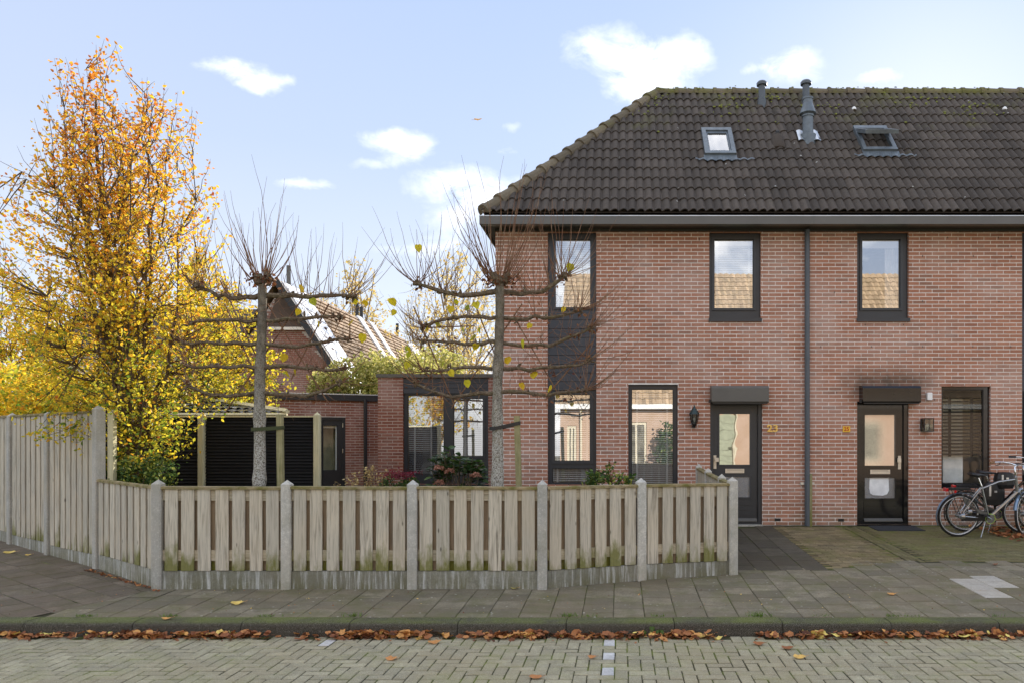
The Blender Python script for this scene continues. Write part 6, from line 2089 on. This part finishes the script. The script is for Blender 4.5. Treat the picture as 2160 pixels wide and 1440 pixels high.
# ------------------------------------------------------------------ bicycles
def ring(mb, c, R_, r, n=40, m=6, r_=0.0, wide=1.0):
    c = Vector(c); i = len(mb.v)
    for k in range(n):
        a = 2 * math.pi * k / n
        for j in range(m):
            b = 2 * math.pi * j / m
            q = R_ + r * math.cos(b); mb.v.append((c.x + q * math.cos(a), c.y + r * wide * math.sin(b), c.z + q * math.sin(a)))
    for k in range(n):
        for j in range(m):
            mb.f.append((i + k * m + j, i + k * m + (j + 1) % m, i + ((k + 1) % n) * m + (j + 1) % m, i + ((k + 1) % n) * m + j)); mb.r.append(r_); mb.m.append(0)


def arc_guard(mb, c, R_, a0, a1, w=.028, n=16):
    c = Vector(c); pts = []
    for k in range(n + 1):
        a = R(a0 + (a1 - a0) * k / n)
        pts.append([(c.x + R_ * math.cos(a), c.y - w, c.z + R_ * math.sin(a)), (c.x + (R_ + .012) * math.cos(a), c.y, c.z + (R_ + .012) * math.sin(a)), (c.x + R_ * math.cos(a), c.y + w, c.z + R_ * math.sin(a))])
    for k in range(n):
        for j in range(2): mb.face([pts[k][j], pts[k][j + 1], pts[k + 1][j + 1], pts[k + 1][j]])


def bicycle(label, loc, rotz, lean, frame_mat, guard_mat, steer=0.0, men=True, grip=M_LEATHER, seat=M_BLACK, extras=True, flip=False):
    T = bpy.data.objects.new('bicycle', None); COL.objects.link(T); T.empty_display_size = .3
    M0 = Matrix.Translation(loc) @ Matrix.Rotation(rotz, 4, 'Z') @ Matrix.Rotation(lean, 4, 'X')
    T.matrix_world = M0; WM[T.name] = Matrix()      # parts below are modelled in the bicycle's own space
    tag(T, label, 'bicycle', 'bicycles beside the black window')
    r = .335
    def bld(mb, name, mat, par=None, smooth=False):
        o = bpy.data.objects.new(name, mb.mesh(name, mat, smooth)); COL.objects.link(o); o.parent = par or T; return o
    RW, FW, BB = Vector((0, 0, r)), Vector((1.13, 0, r)), Vector((.475, 0, .29))
    SC, ST = Vector((.33, 0, .80)), Vector((.275, 0, .97))           # seat cluster, saddle top
    HT, HB = Vector((.86, 0, .93)), Vector((.90, 0, .70))
    # steering turns fork and front wheel about the head axis
    ax = (HB - HT).normalized(); SM = Matrix.Translation(HT) @ Matrix.Rotation(steer, 4, ax) @ Matrix.Translation(-HT)
    for wname, c, Mx in (('rear_wheel', RW, None), ('front_wheel', FW, SM)):
        def fx(mb):
            if Mx is not None: mb.v = [tuple(Mx @ Vector(p)) for p in mb.v]
            return mb
        mb = MB(); ring(mb, c, r - .02, .02); w = bld(fx(mb), 'wheel', M_RUBBER, smooth=True)
        mb = MB(); ring(mb, c, r - .047, .008, 40, 5, 0, 1.3); bld(fx(mb), 'rim', M_SILVER, w, True)
        mb = MB(); ring(mb, c, r - .039, .0045, 40, 4, 0, 5.0); bld(fx(mb), 'reflective_band', M_WHITE, w, True) if extras else None
        mb = MB()
        for k in range(28):
            a = 2 * math.pi * k / 28; b = a + (.5 if k % 2 else -.5); s = -1 if k % 4 < 2 else 1
            mb.tube([c + Vector((.03 * math.cos(b), s * .03, .03 * math.sin(b))), c + Vector(((r - .05) * math.cos(a), 0, (r - .05) * math.sin(a)))], .0014, 3, caps=False)
        bld(fx(mb), 'spokes', M_CHROME, w)
        mb = MB(); mb.tube([c + Vector((0, -.045, 0)), c + Vector((0, .045, 0))], .038 if wname[0] == 'r' else .035, 12); bld(fx(mb), 'hub', M_SILVER, w)
    mb = MB(); t = .021
    mb.tube([BB, SC], t * .85, 8)
    mb.tube([HB, BB], t * 1.25, 8)
    if men:
        mb.tube([HT + (HB - HT) * .14, SC.lerp(HT, .5) + Vector((0, 0, -.005)), SC + Vector((0, 0, -.05))], t * .8, 8)
    else:
        mb.tube([HT + (HB - HT) * .4, BB.lerp(HT, .45) + Vector((-.02, 0, -.02)), BB.lerp(SC, .25)], t, 8)
    mb.tube([HT, HB], t * 1.15, 10)
    for s in (-1, 1):
        mb.tube([SC + Vector((0, s * .015, -.03)), RW + Vector((0, s * .06, 0))], t * .48, 6)
        mb.tube([BB + Vector((0, s * .03, 0)), RW + Vector((0, s * .06, 0))], t * .55, 6)
    bld(mb, 'frame', frame_mat)
    mb = MB()
    for s in (-1, 1): mb.tube([HB + Vector((0, s * .035, -.01)), HB.lerp(FW, .5) + Vector((-.01, s * .05, 0)), FW + Vector((0, s * .055, 0))], [.016, .014, .009], 6)
    mb.tube([HB + Vector((0, -.045, 0)), HB + Vector((0, .045, 0))], .02, 8)
    mb.v = [tuple(SM @ Vector(p)) for p in mb.v]; bld(mb, 'fork', frame_mat)
    mb = MB(); arc_guard(mb, RW, r + .015, 35, 205); bld(mb, 'mudguard', guard_mat)
    mb = MB(); arc_guard(mb, FW, r + .015, 25, 165); mb.v = [tuple(SM @ Vector(p)) for p in mb.v]; bld(mb, 'mudguard', guard_mat)
    # handlebar: swept back
    ST_ = HT + Vector((-.02, 0, .16)); mb = MB()
    mb.tube([HT, ST_], .014, 8); mb.tube([ST_, ST_ + Vector((.07, 0, .02))], .014, 8)
    stm = ST_ + Vector((.07, 0, .02))
    for s in (-1, 1):
        mb.tube([stm, stm + Vector((.035, s * .10, .03)), stm + Vector((.02, s * .21, .05)), stm + Vector((-.07, s * .27, .055)), stm + Vector((-.22, s * .29, .05))], .0115, 8)
    mb.v = [tuple(SM @ Vector(p)) for p in mb.v]; hbx = bld(mb, 'handlebar', M_CHROME, smooth=True)
    mb = MB()
    for s in (-1, 1): mb.tube([stm + Vector((-.13, s * .282, .053)), stm + Vector((-.24, s * .29, .049))], .017, 8)
    mb.v = [tuple(SM @ Vector(p)) for p in mb.v]; bld(mb, 'grip', grip, hbx)
    mb = MB()
    for s in (-1, 1): mb.tube([stm + Vector((-.0, s * .245, .045)), stm + Vector((-.05, s * .25, .005)), stm + Vector((-.13, s * .262, .005))], .006, 5)
    mb.tube([stm + Vector((.02, .05, .03)), stm + Vector((.12, .02, -.05)), HT + Vector((.06, .02, -.1)), HB + Vector((.03, .03, -.05))], .004, 4)
    mb.v = [tuple(SM @ Vector(p)) for p in mb.v]; bld(mb, 'brake_lever', M_BLACK, hbx)
    # saddle
    mb = MB(); mb.tube([SC, ST + Vector((0, 0, -.05))], .013, 8); bld(mb, 'seat_post', M_CHROME)
    mb = MB(); K = 9; secs = [(-.14, .075, .045), (-.11, .10, .06), (-.05, .095, .055), (.02, .05, .04), (.09, .028, .03), (.145, .015, .02)]
    vs = []
    for (x, w, h) in secs:
        for k in range(K):
            a = 2 * math.pi * k / K; vs.append((ST.x + x, w * math.cos(a), ST.z + h * .6 * math.sin(a) - (.01 if x > .05 else 0) + (.012 if x < -.1 else 0)))
    fs = [(a * K + k, a * K + (k + 1) % K, (a + 1) * K + (k + 1) % K, (a + 1) * K + k) for a in range(5) for k in range(K)] + [tuple(reversed(range(K))), tuple(range(5 * K, 6 * K))]
    mb.add(vs, fs); bld(mb, 'saddle', seat, smooth=True)
    # drive: ring, crank, pedals, chain case
    mb = MB(); ring(mb, BB + Vector((0, -.05, 0)), .075, .006, 28, 5); bld(mb, 'chainring', M_YELLOWRING)
    mb = MB(); mb.tube([BB + Vector((0, -.06, 0)), BB + Vector((0, -.045, 0))], .06, 16); mb.tube([BB + Vector((0, -.08, 0)), BB + Vector((-.12, -.085, .07))], .011, 6)
    mb.tube([BB + Vector((0, .05, 0)), BB + Vector((.12, .075, -.07))], .011, 6); bld(mb, 'crank', M_SILVER)
    mb = MB()
    mb.box(BB.x - .17, BB.x - .07, -.17, -.09, BB.z + .06, BB.z + .085); mb.box(BB.x + .07, BB.x + .17, .09, .17, BB.z - .085, BB.z - .06); bld(mb, 'pedal', M_BLACK)
    mb = MB(); mb.box(.02, BB.x - .02, -.052, -.040, r - .075, r + .015, ch=0); bld(mb, 'chain_case', M_BLACK)
    if extras:
        mb = MB()
        for s in (-.05, 0, .05): mb.tube([Vector((.20, s, .735)), Vector((-.20, s, .745))], .006, 5)
        for s in (-1, 1):
            mb.tube([Vector((-.16, s * .055, .74)), RW + Vector((0, s * .07, .0))], .006, 5); mb.tube([Vector((.16, s * .055, .74)), RW + Vector((0, s * .07, .0))], .006, 5)
            mb.tube([Vector((-.20, s * .05, .745)), Vector((.2, s * .05, .735))], .006, 5)
        mb.tube([Vector((-.2, -.05, .745)), Vector((-.2, .05, .745))], .006, 5)
        mb.box(-.18, .14, -.045, .045, .75, .768); bld(mb, 'luggage_rack', M_BLACK)
        mb = MB(); mb.box(-.245, -.20, -.045, .045, .715, .765, ch=.005); mb.box(-.12, -.09, -.075, -.06, .70, .74, ch=.003); bld(mb, 'tail_light', M_RED)
        mb = MB(); mb.lathe([(.01, -.03), (.045, 0), (.05, .05), (.02, .07)], (0, 0, 0), 12, M=Matrix.Translation(RW + Vector((.0, -.06, .0))) @ Matrix.Rotation(R(90), 4, 'Y')); bld(mb, 'hub_cover', M_SILVER)
        mb = MB(); mb.add([(.06, -.065, r + .20), (.42, -.065, r + .05), (.44, -.065, r - .02), (.30, -.065, r + .04), (.10, -.065, r + .26), (.02, -.065, r + .33)], [(0, 1, 2, 3), (0, 3, 4, 5)])
        mb.v = [(x_, y_ + .02, z_) for x_, y_, z_ in mb.v]; bld(mb, 'coat_guard', M_GUTTER)
        mb = MB(); hl = HB + Vector((.08, 0, .02)); mb.lathe([(.02, -.05), (.045, 0), (.048, .03), (.04, .035)], (0, 0, 0), 12, M=SM @ Matrix.Translation(hl) @ Matrix.Rotation(R(90), 4, 'Y')); bld(mb, 'headlight', M_SILVER)
        mb = MB(); mb.box(hl.x - .02, hl.x + .06, -.06, .06, hl.z + .005, hl.z + .015); mb.v = [tuple(SM @ Vector(p)) for p in mb.v]; bld(mb, 'headlight_bracket', M_BLACK)
    mb = MB(); mb.tube([BB + Vector((-.06, -.03, -.02)), BB + Vector((-.16, -.10, -.28))], .009, 6); bld(mb, 'kickstand', M_SILVER)
    return T


M_YELLOWRING = simple('lime_chain_ring', (.35, .50, .10), .4)
M_BLUESILVER = simple('blue_silver_paint', (.22, .30, .40), .3, .6)
M_DARKPAINT = simple('black_cycle_paint', (.01, .01, .012), .25, coat=.4)
b1y = 11.75
bicycle('silver men\'s bicycle in front, its rear wheel and red tail light beside the black window', (PX(2020, b1y), b1y, gz(b1y)), R(2), R(6), M_SILVER, M_BLUESILVER, R(-38))
bicycle('black bicycle squeezed between the silver one and the wall', (PX(2036, 12.25), 12.25, gz(12.25)), R(-3), R(8), M_DARKPAINT, M_DARKPAINT, R(15), men=False, grip=M_BLACK)
bicycle('blue-silver bicycle at the right edge, mostly cut off by the frame', (PX(2310, 12.0), 12.0, gz(12.0)), R(183), R(-4), M_BLUESILVER, M_DARKPAINT, R(20), men=True, grip=M_BLACK)

# black panniers hanging over the rack and the front carrier of the black bicycle
bb = thing('bicycle_bag', 'bulky black double pannier hanging on the black bicycle behind the silver one', 'bag', (PX(2110, 12.1), 12.1, .75))
m_ = MB()
for (px, py, w, h, d_) in ((2096, 1040, .34, .36, .12), (2118, 1012, .30, .26, .2)):
    x_, z_ = PX(px, 12.1), PZ(py, 12.1); vs = []
    for (f_, zz) in ((.82, 0), (1.0, .25), (1.02, .6), (.9, .92), (.6, 1.0)):
        for k in range(12):
            a = 2 * math.pi * k / 12; ca_, sa_ = math.cos(a), math.sin(a)
            vs.append((x_ + math.copysign(abs(ca_) ** .6, ca_) * w / 2 * f_, 12.1 + math.copysign(abs(sa_) ** .6, sa_) * d_ / 2 * f_, z_ - h / 2 + zz * h + rb.uniform(-.006, .006)))
    fs = [(q * 12 + k, q * 12 + (k + 1) % 12, (q + 1) * 12 + (k + 1) % 12, (q + 1) * 12 + k) for q in range(4) for k in range(12)] + [tuple(reversed(range(12))), tuple(range(48, 60))]
    q = MB(); q.add(vs, fs); q.build('bag_body', M_BLACK, bb)
    q = MB(); q.box(x_ - w * .3, x_ - w * .3 + .03, 12.1 - d_ / 2 - .008, 12.1 - d_ / 2 + .02, z_ - h * .1, z_ + h * .35); q.box(x_ - .02, x_ + .02, 12.1 - d_ / 2 - .012, 12.1 - d_ / 2 + .01, z_ + .02, z_ + .05)
    q.build('reflective_patch', M_ALU, bb)

# ------------------------------------------------------------------ far houses behind the garden
FY = 23.5
fh = thing('far_house', 'brick house with steep brown tiled roof and white strips painted as sun glints beyond the garage', 'house', (PX(590, FY), FY, .24))
fx = lambda px: PX(px, FY); fz = lambda py: PZ(py, FY)
rx_, rz_ = fx(588), fz(592)
slope = 1.52                                  # steep roof
ezf = fz(850); exf = rx_ + (rz_ - ezf) / slope
exl = rx_ - (rz_ - ezf) / slope
LEN = 26
wall = MB(); wall.face([(exl + .2, FY + .15, .24), (exf - .2, FY + .15, .24), (exf - .2, FY + .15, ezf), (rx_, FY + .15, rz_ - .2), (exl + .2, FY + .15, ezf)])
wall.box(exf - .35, exf - .2, FY + .16, FY + LEN, .24, ezf); wall.build('wall', M_MORTARX, fh)
wob_ = fh
bplaces = []
bw = [o for o in bpy.data.objects if o.name.startswith('wall') and o.parent == fh][0]
k = 0; z = 1.2
while z < rz_ - .3:
    hw = min(exf - .3 - rx_, (rz_ - .3 - z) / slope)
    x = rx_ - hw + (.11 if k % 2 else 0)
    while x < rx_ + hw - .2:
        M = Matrix.Translation((x, FY + .135, z)) @ Matrix.Diagonal((.205, 1, BH, 1))
        px = VX + x * F / FY; py = VY - (z - CZ) * F / FY
        bplaces.append((0 if 570 < px < 760 and 690 < py < 830 else 100 + abs(px - 650), M, rb.randrange(len(BV)))); x += BL
    z += BP; k += 1
pieces('brick', BV, M_BRICKX, bplaces, bw, 300, 'brick_rest')
# dark upper gable cladding and a pale ledge
m_ = MB(); m_.face([(fx(560), FY + .08, fz(692)), (fx(655), FY + .08, fz(692)), (rx_ + .0, FY + .08, rz_ - .1)]); m_.build('gable_cladding', simple('brown_gable_board', (.10, .065, .045), .8), fh)
m_ = MB(); m_.box(fx(565), fx(650), FY - .02, FY + .1, fz(696), fz(690)); m_.build('gable_ledge', M_CREAMPLASTIC, fh)
rfp = MB(); U2 = Vector((exf + .25 - rx_, 0, ezf - .38 - rz_))
def rp(s, y, h=0.0):
    n_ = Vector((-U2.z, 0, U2.x)).normalized(); return Vector((rx_, y, rz_)) + U2 * s + n_ * h
rfp.face([rp(0, FY - .15), rp(1, FY - .15), rp(1, FY + LEN), rp(0, FY + LEN)])
rfp.face([rp(0, FY + LEN), Vector((2 * rx_ - rp(1, 0).x, FY + LEN, rp(1, 0).z)), Vector((2 * rx_ - rp(1, 0).x, FY - .15, rp(1, 0).z)), rp(0, FY - .15)])
rf_ = rfp.build('roof', M_FARTILE, fh)
# tile courses as stepped strips across the slope
ts = MB(); n = 26
for k in range(n):
    s0, s1 = k / n, (k + 1.05) / n
    ncol = 60
    for c in range(ncol):
        ya, yb = FY - .14 + c * LEN / ncol, FY - .14 + (c + .97) * LEN / ncol
        ts.face([rp(s0, ya, .012), rp(s0, yb, .012), rp(s1, yb, .055), rp(s1, ya, .055)], rb.random())
        ts.face([rp(s1, ya, .055), rp(s1, yb, .055), rp(s1, yb, .0), rp(s1, ya, .0)], rb.random())
ts.build('roof_tiles', M_FARTILE, rf_, kind='stuff')
M_VERGE = simple('dark_verge_board', (.02, .02, .02), .6)
M_GLINT = simple('painted_sun_glint', (.82, .83, .85), .25, var=.03, spec=.8, coat=.3)  # white sheets stand in for sun glints on the far roof
m_ = MB(); a, b, c, d_ = rp(0, FY - .2, .07), rp(1, FY - .2, .07), rp(1, FY - .2, -.12), rp(0, FY - .2, -.12)
m_.face([a, b, c, d_]); m_.face([a, b, b + Vector((0, .06, 0)), a + Vector((0, .06, 0))]); m_.build('verge_board', M_VERGE, fh)
def strip(s0, s1, y0, y1, name='roof_glint', mat=M_GLINT, h=.09):
    m_ = MB(); q = [rp(s0, y0, h), rp(s1, y0, h), rp(s1, y1, h), rp(s0, y1, h)]; w = [p - Vector((U2.z * -1, 0, U2.x)).normalized() * (h - .01) for p in q]
    m_.face(q); 
    for i in range(4): m_.face([w[i], w[(i + 1) % 4], q[(i + 1) % 4], q[i]])
    m_.build(name, mat, rf_)
strip(.02, .78, FY - .02, FY + 1.7); strip(.80, .99, FY - .02, FY + 1.1); strip(.80, .99, FY + 1.4, FY + 1.9); strip(.82, .99, FY + 2.6, FY + 3.1)
for y in (30.3, 31.8): strip(.0, .85, y, y + .55)
strip(.02, .9, 37, 38.6); strip(.0, .9, 43, 45)
strip(.74, .86, 27.2, 28.6, 'dormer_window', M_VERGE, .35)
for (y, s, h) in ((30.5, .0, .55), (31.0, .0, .5), (36.0, .0, .6), (42, .0, .6), (29.4, .56, .5)):
    m_ = MB(); b = rp(s, y, 0); m_.tube([b, b + Vector((0, 0, h))], .07, 8); m_.build('chimney_pipe', M_DARKPIPE, rf_)
m_ = MB(); b = rp(0, 24.2, 0); m_.tube([b + Vector((0, 0, -.1)), b + Vector((0, 0, .62))], .07, 8); m_.build('chimney_pipe', M_GUTTER, rf_)

# a second brick wall glimpsed through the yellow trees
m_ = MB(); m_.box(PX(60, 30), PX(480, 30), 30, 36, .24, PZ(730, 30)); 
lh = thing('far_house', 'low grey building glimpsed through the yellow trees on the left', 'house', (PX(270, 30), 30, .24)); m_.build('wall', M_MORTARX, lh)
m_ = MB(); y0 = 29.6; m_.add([(PX(40, y0), y0, PZ(735, y0)), (PX(500, y0), y0, PZ(735, y0)), (PX(500, y0), 33.5, PZ(735, y0) + 2.2), (PX(40, y0), 33.5, PZ(735, y0) + 2.2)], [(0, 1, 2, 3)]); m_.build('roof', M_TILE, lh)

# ------------------------------------------------------------------ the street behind the camera, seen mirrored in the windows
oh = thing('opposite_house', 'sunlit brick house across the street, seen mirrored in the windows', 'house', (4, -7, 0))
OY = -7.0; ox0, ox1 = -2.6, 16.0; oe = 3.07; orr = 10.2; oy1 = -13.0
m_ = MB(); ops = [(-2.3, -1.9, .7, 2.35), (.25, 1.15, .3, 2.5), (2.35, 3.2, -.1, 2.2), (6.4, 7.6, .7, 2.4), (8.6, 9.5, -.1, 2.2), (10.3, 11.35, .75, 2.55), (13.0, 14.0, .7, 2.4)]
m_.slab(ox0, ox1, -.13, oe, ops, OY, OY - .25); 
M_OBRICK = brick_mat('sunlit_brick', [(.50, .36, .26), (.64, .47, .34), (.44, .30, .20)], .1)
m_.build('wall', M_OBRICK, oh)
M_CREAMFR = simple('cream_window_frame', (.62, .56, .42), .5); M_OPANE = simple('curtained_dark_pane', (.16, .15, .12), .15, var=.6, nscale=2.5)
q = MB()
for k in range(9): q.box(3.75, 4.95, OY + .01, OY + .05, .1 + k * .3, .39 + k * .3, rb.random())
q.build('cladding_board', simple('grey_green_board', (.33, .35, .25), .7), oh)
q = MB(); q.tube([(5.02, OY + .1, 0), (5.02, OY + .1, 3.07)], .05, 8); q.tube([(-1.7, OY + .1, 0), (-1.7, OY + .1, 3.07)], .05, 8); q.build('downpipe', M_CREAMFR, oh)
jb = MB()
for k in range(48):
    z = -.1 + k * .0635; 
    jb.face([(ox0, OY + .004, z), (ox0, OY + .004, z + .012), (ox1, OY + .004, z + .012), (ox1, OY + .004, z)])
for (a, b, c, d_) in ops:
    q = MB(); q.slab(a, b, c, d_, [(a + .1, (a + b) / 2 - .04, c + .12, d_ - .12), ((a + b) / 2 + .04, b - .1, c + .12, d_ - .12)] if c > .1 else [(a + .2, b - .2, 1.1, d_ - .2)], OY - .05, OY - .12); f = q.build('window', M_CREAMFR if c > .1 else simple('green_door', (.10, .16, .10), .4), oh)
    q = MB(); q.face([(a, OY - .09, c), (a, OY - .09, d_), (b, OY - .09, d_), (b, OY - .09, c)]); q.build('pane', M_OPANE, f)
m_ = MB(); m_.box(ox0 - .2, ox1, OY, OY + .35, oe, oe + .2); m_.build('gutter', M_WHITE, oh)
m_ = MB(); m_.face([(ox1, OY + .3, oe + .15), (ox0 - .2, OY + .3, oe + .15), (ox0 - .2, oy1, orr), (ox1, oy1, orr)]); m_.face([(ox0 - .2, -19.3, oe), (ox1, -19.3, oe), (ox1, oy1, orr), (ox0 - .2, oy1, orr)])
orf = m_.build('roof', M_ORANGETILE, oh)
ob = MB(); nr = 26; nc = 64
e0 = Vector((0, OY + .3, oe + .16)); e1 = Vector((0, oy1, orr + .01)); dn = (e1 - e0); nn = Vector((0, dn.z, -dn.y)).normalized()
for j in range(nr):
    for c in range(nc):
        xa = ox0 - .2 + c * .29; 
        if xa > ox1: break
        a = e0 + dn * (j / nr); b = e0 + dn * ((j + 1.1) / nr)
        for (u0, u1, h0, h1) in ((0, .14, 0, .05), (.14, .28, .05, .0)):
            ob.face([a + Vector((xa + u1, 0, 0)) + nn * (h1 + .04), a + Vector((xa + u0, 0, 0)) + nn * (h0 + .04), b + Vector((xa + u0, 0, 0)) + nn * h0, b + Vector((xa + u1, 0, 0)) + nn * h1], rb.random())
ob.build('roof_tiles', M_ORANGETILE, orf, kind='stuff')
m_ = MB(); m_.box(ox0, ox0 + .2, -19, OY - .26, -.13, oe); m_.box(ox0 + .2, ox1, -19, -18.8, -.13, oe); m_.add([(ox0, OY, oe), (ox0, -19, oe), (ox0, oy1, orr - .1)], [(0, 1, 2)]); m_.build('side_wall', M_OBRICK, oh)
# far pavement and front garden strip, and an autumn tree over there
m_ = MB(); m_.box(-80, 80, -60, -4.6, -.4, 0.0); struct('far_pavement', m_, M_PAVE)
T, _ = crown_tree('autumn_tree', 'yellow autumn tree across the street, seen mirrored in the extension window', (-9.5, -8.5, 0), 1.2, envb(2.6, 7.0), 34, 7.0, .14, M_AUT, lambda p: .4 + rt.gauss(0, .12), dens=.9, seed=51, twigrate=5, spread=1.0)
T, _ = crown_tree('autumn_tree', 'second autumn tree across the street, further left in the mirrored view', (-14, -9, 0), 1.2, envb(2.4, 6.0), 26, 6.0, .14, M_AUT, lambda p: .3 + rt.gauss(0, .12), dens=.9, seed=52, twigrate=5, spread=1.0)
# distant tree line closing the horizon
m_ = MB(); rr = random.Random(4); pts = []
for k in range(5200):
    x = rr.uniform(-75, 10); y = rr.uniform(62, 70); h = 3.3 + 1.6 * mnoise.noise(Vector((x * .12, 0, 0))) + .8 * mnoise.noise(Vector((x * .5, 2, 0)))
    pts.append(Vector((x, y, .2 + rr.random() ** .7 * h)))
o = leaf_cloud(pts, .75, tn(.5, .25), rr=rr).build('tree_line', M_HEDGE); o['kind'] = 'stuff'; tag(o, 'distant low tree line closing the horizon behind the gardens', 'trees')
shrub('evergreen_bush', 'dark evergreen bush across the street, seen mirrored in the tall window', 'bush', [(2.0, -6.3, 1.3, .5, .5, 1.2, 1)], 1500, .12, M_GREEN, tn(.35, .2), base=(2.0, -6.3, 0), stems=14, stemrad=.015)
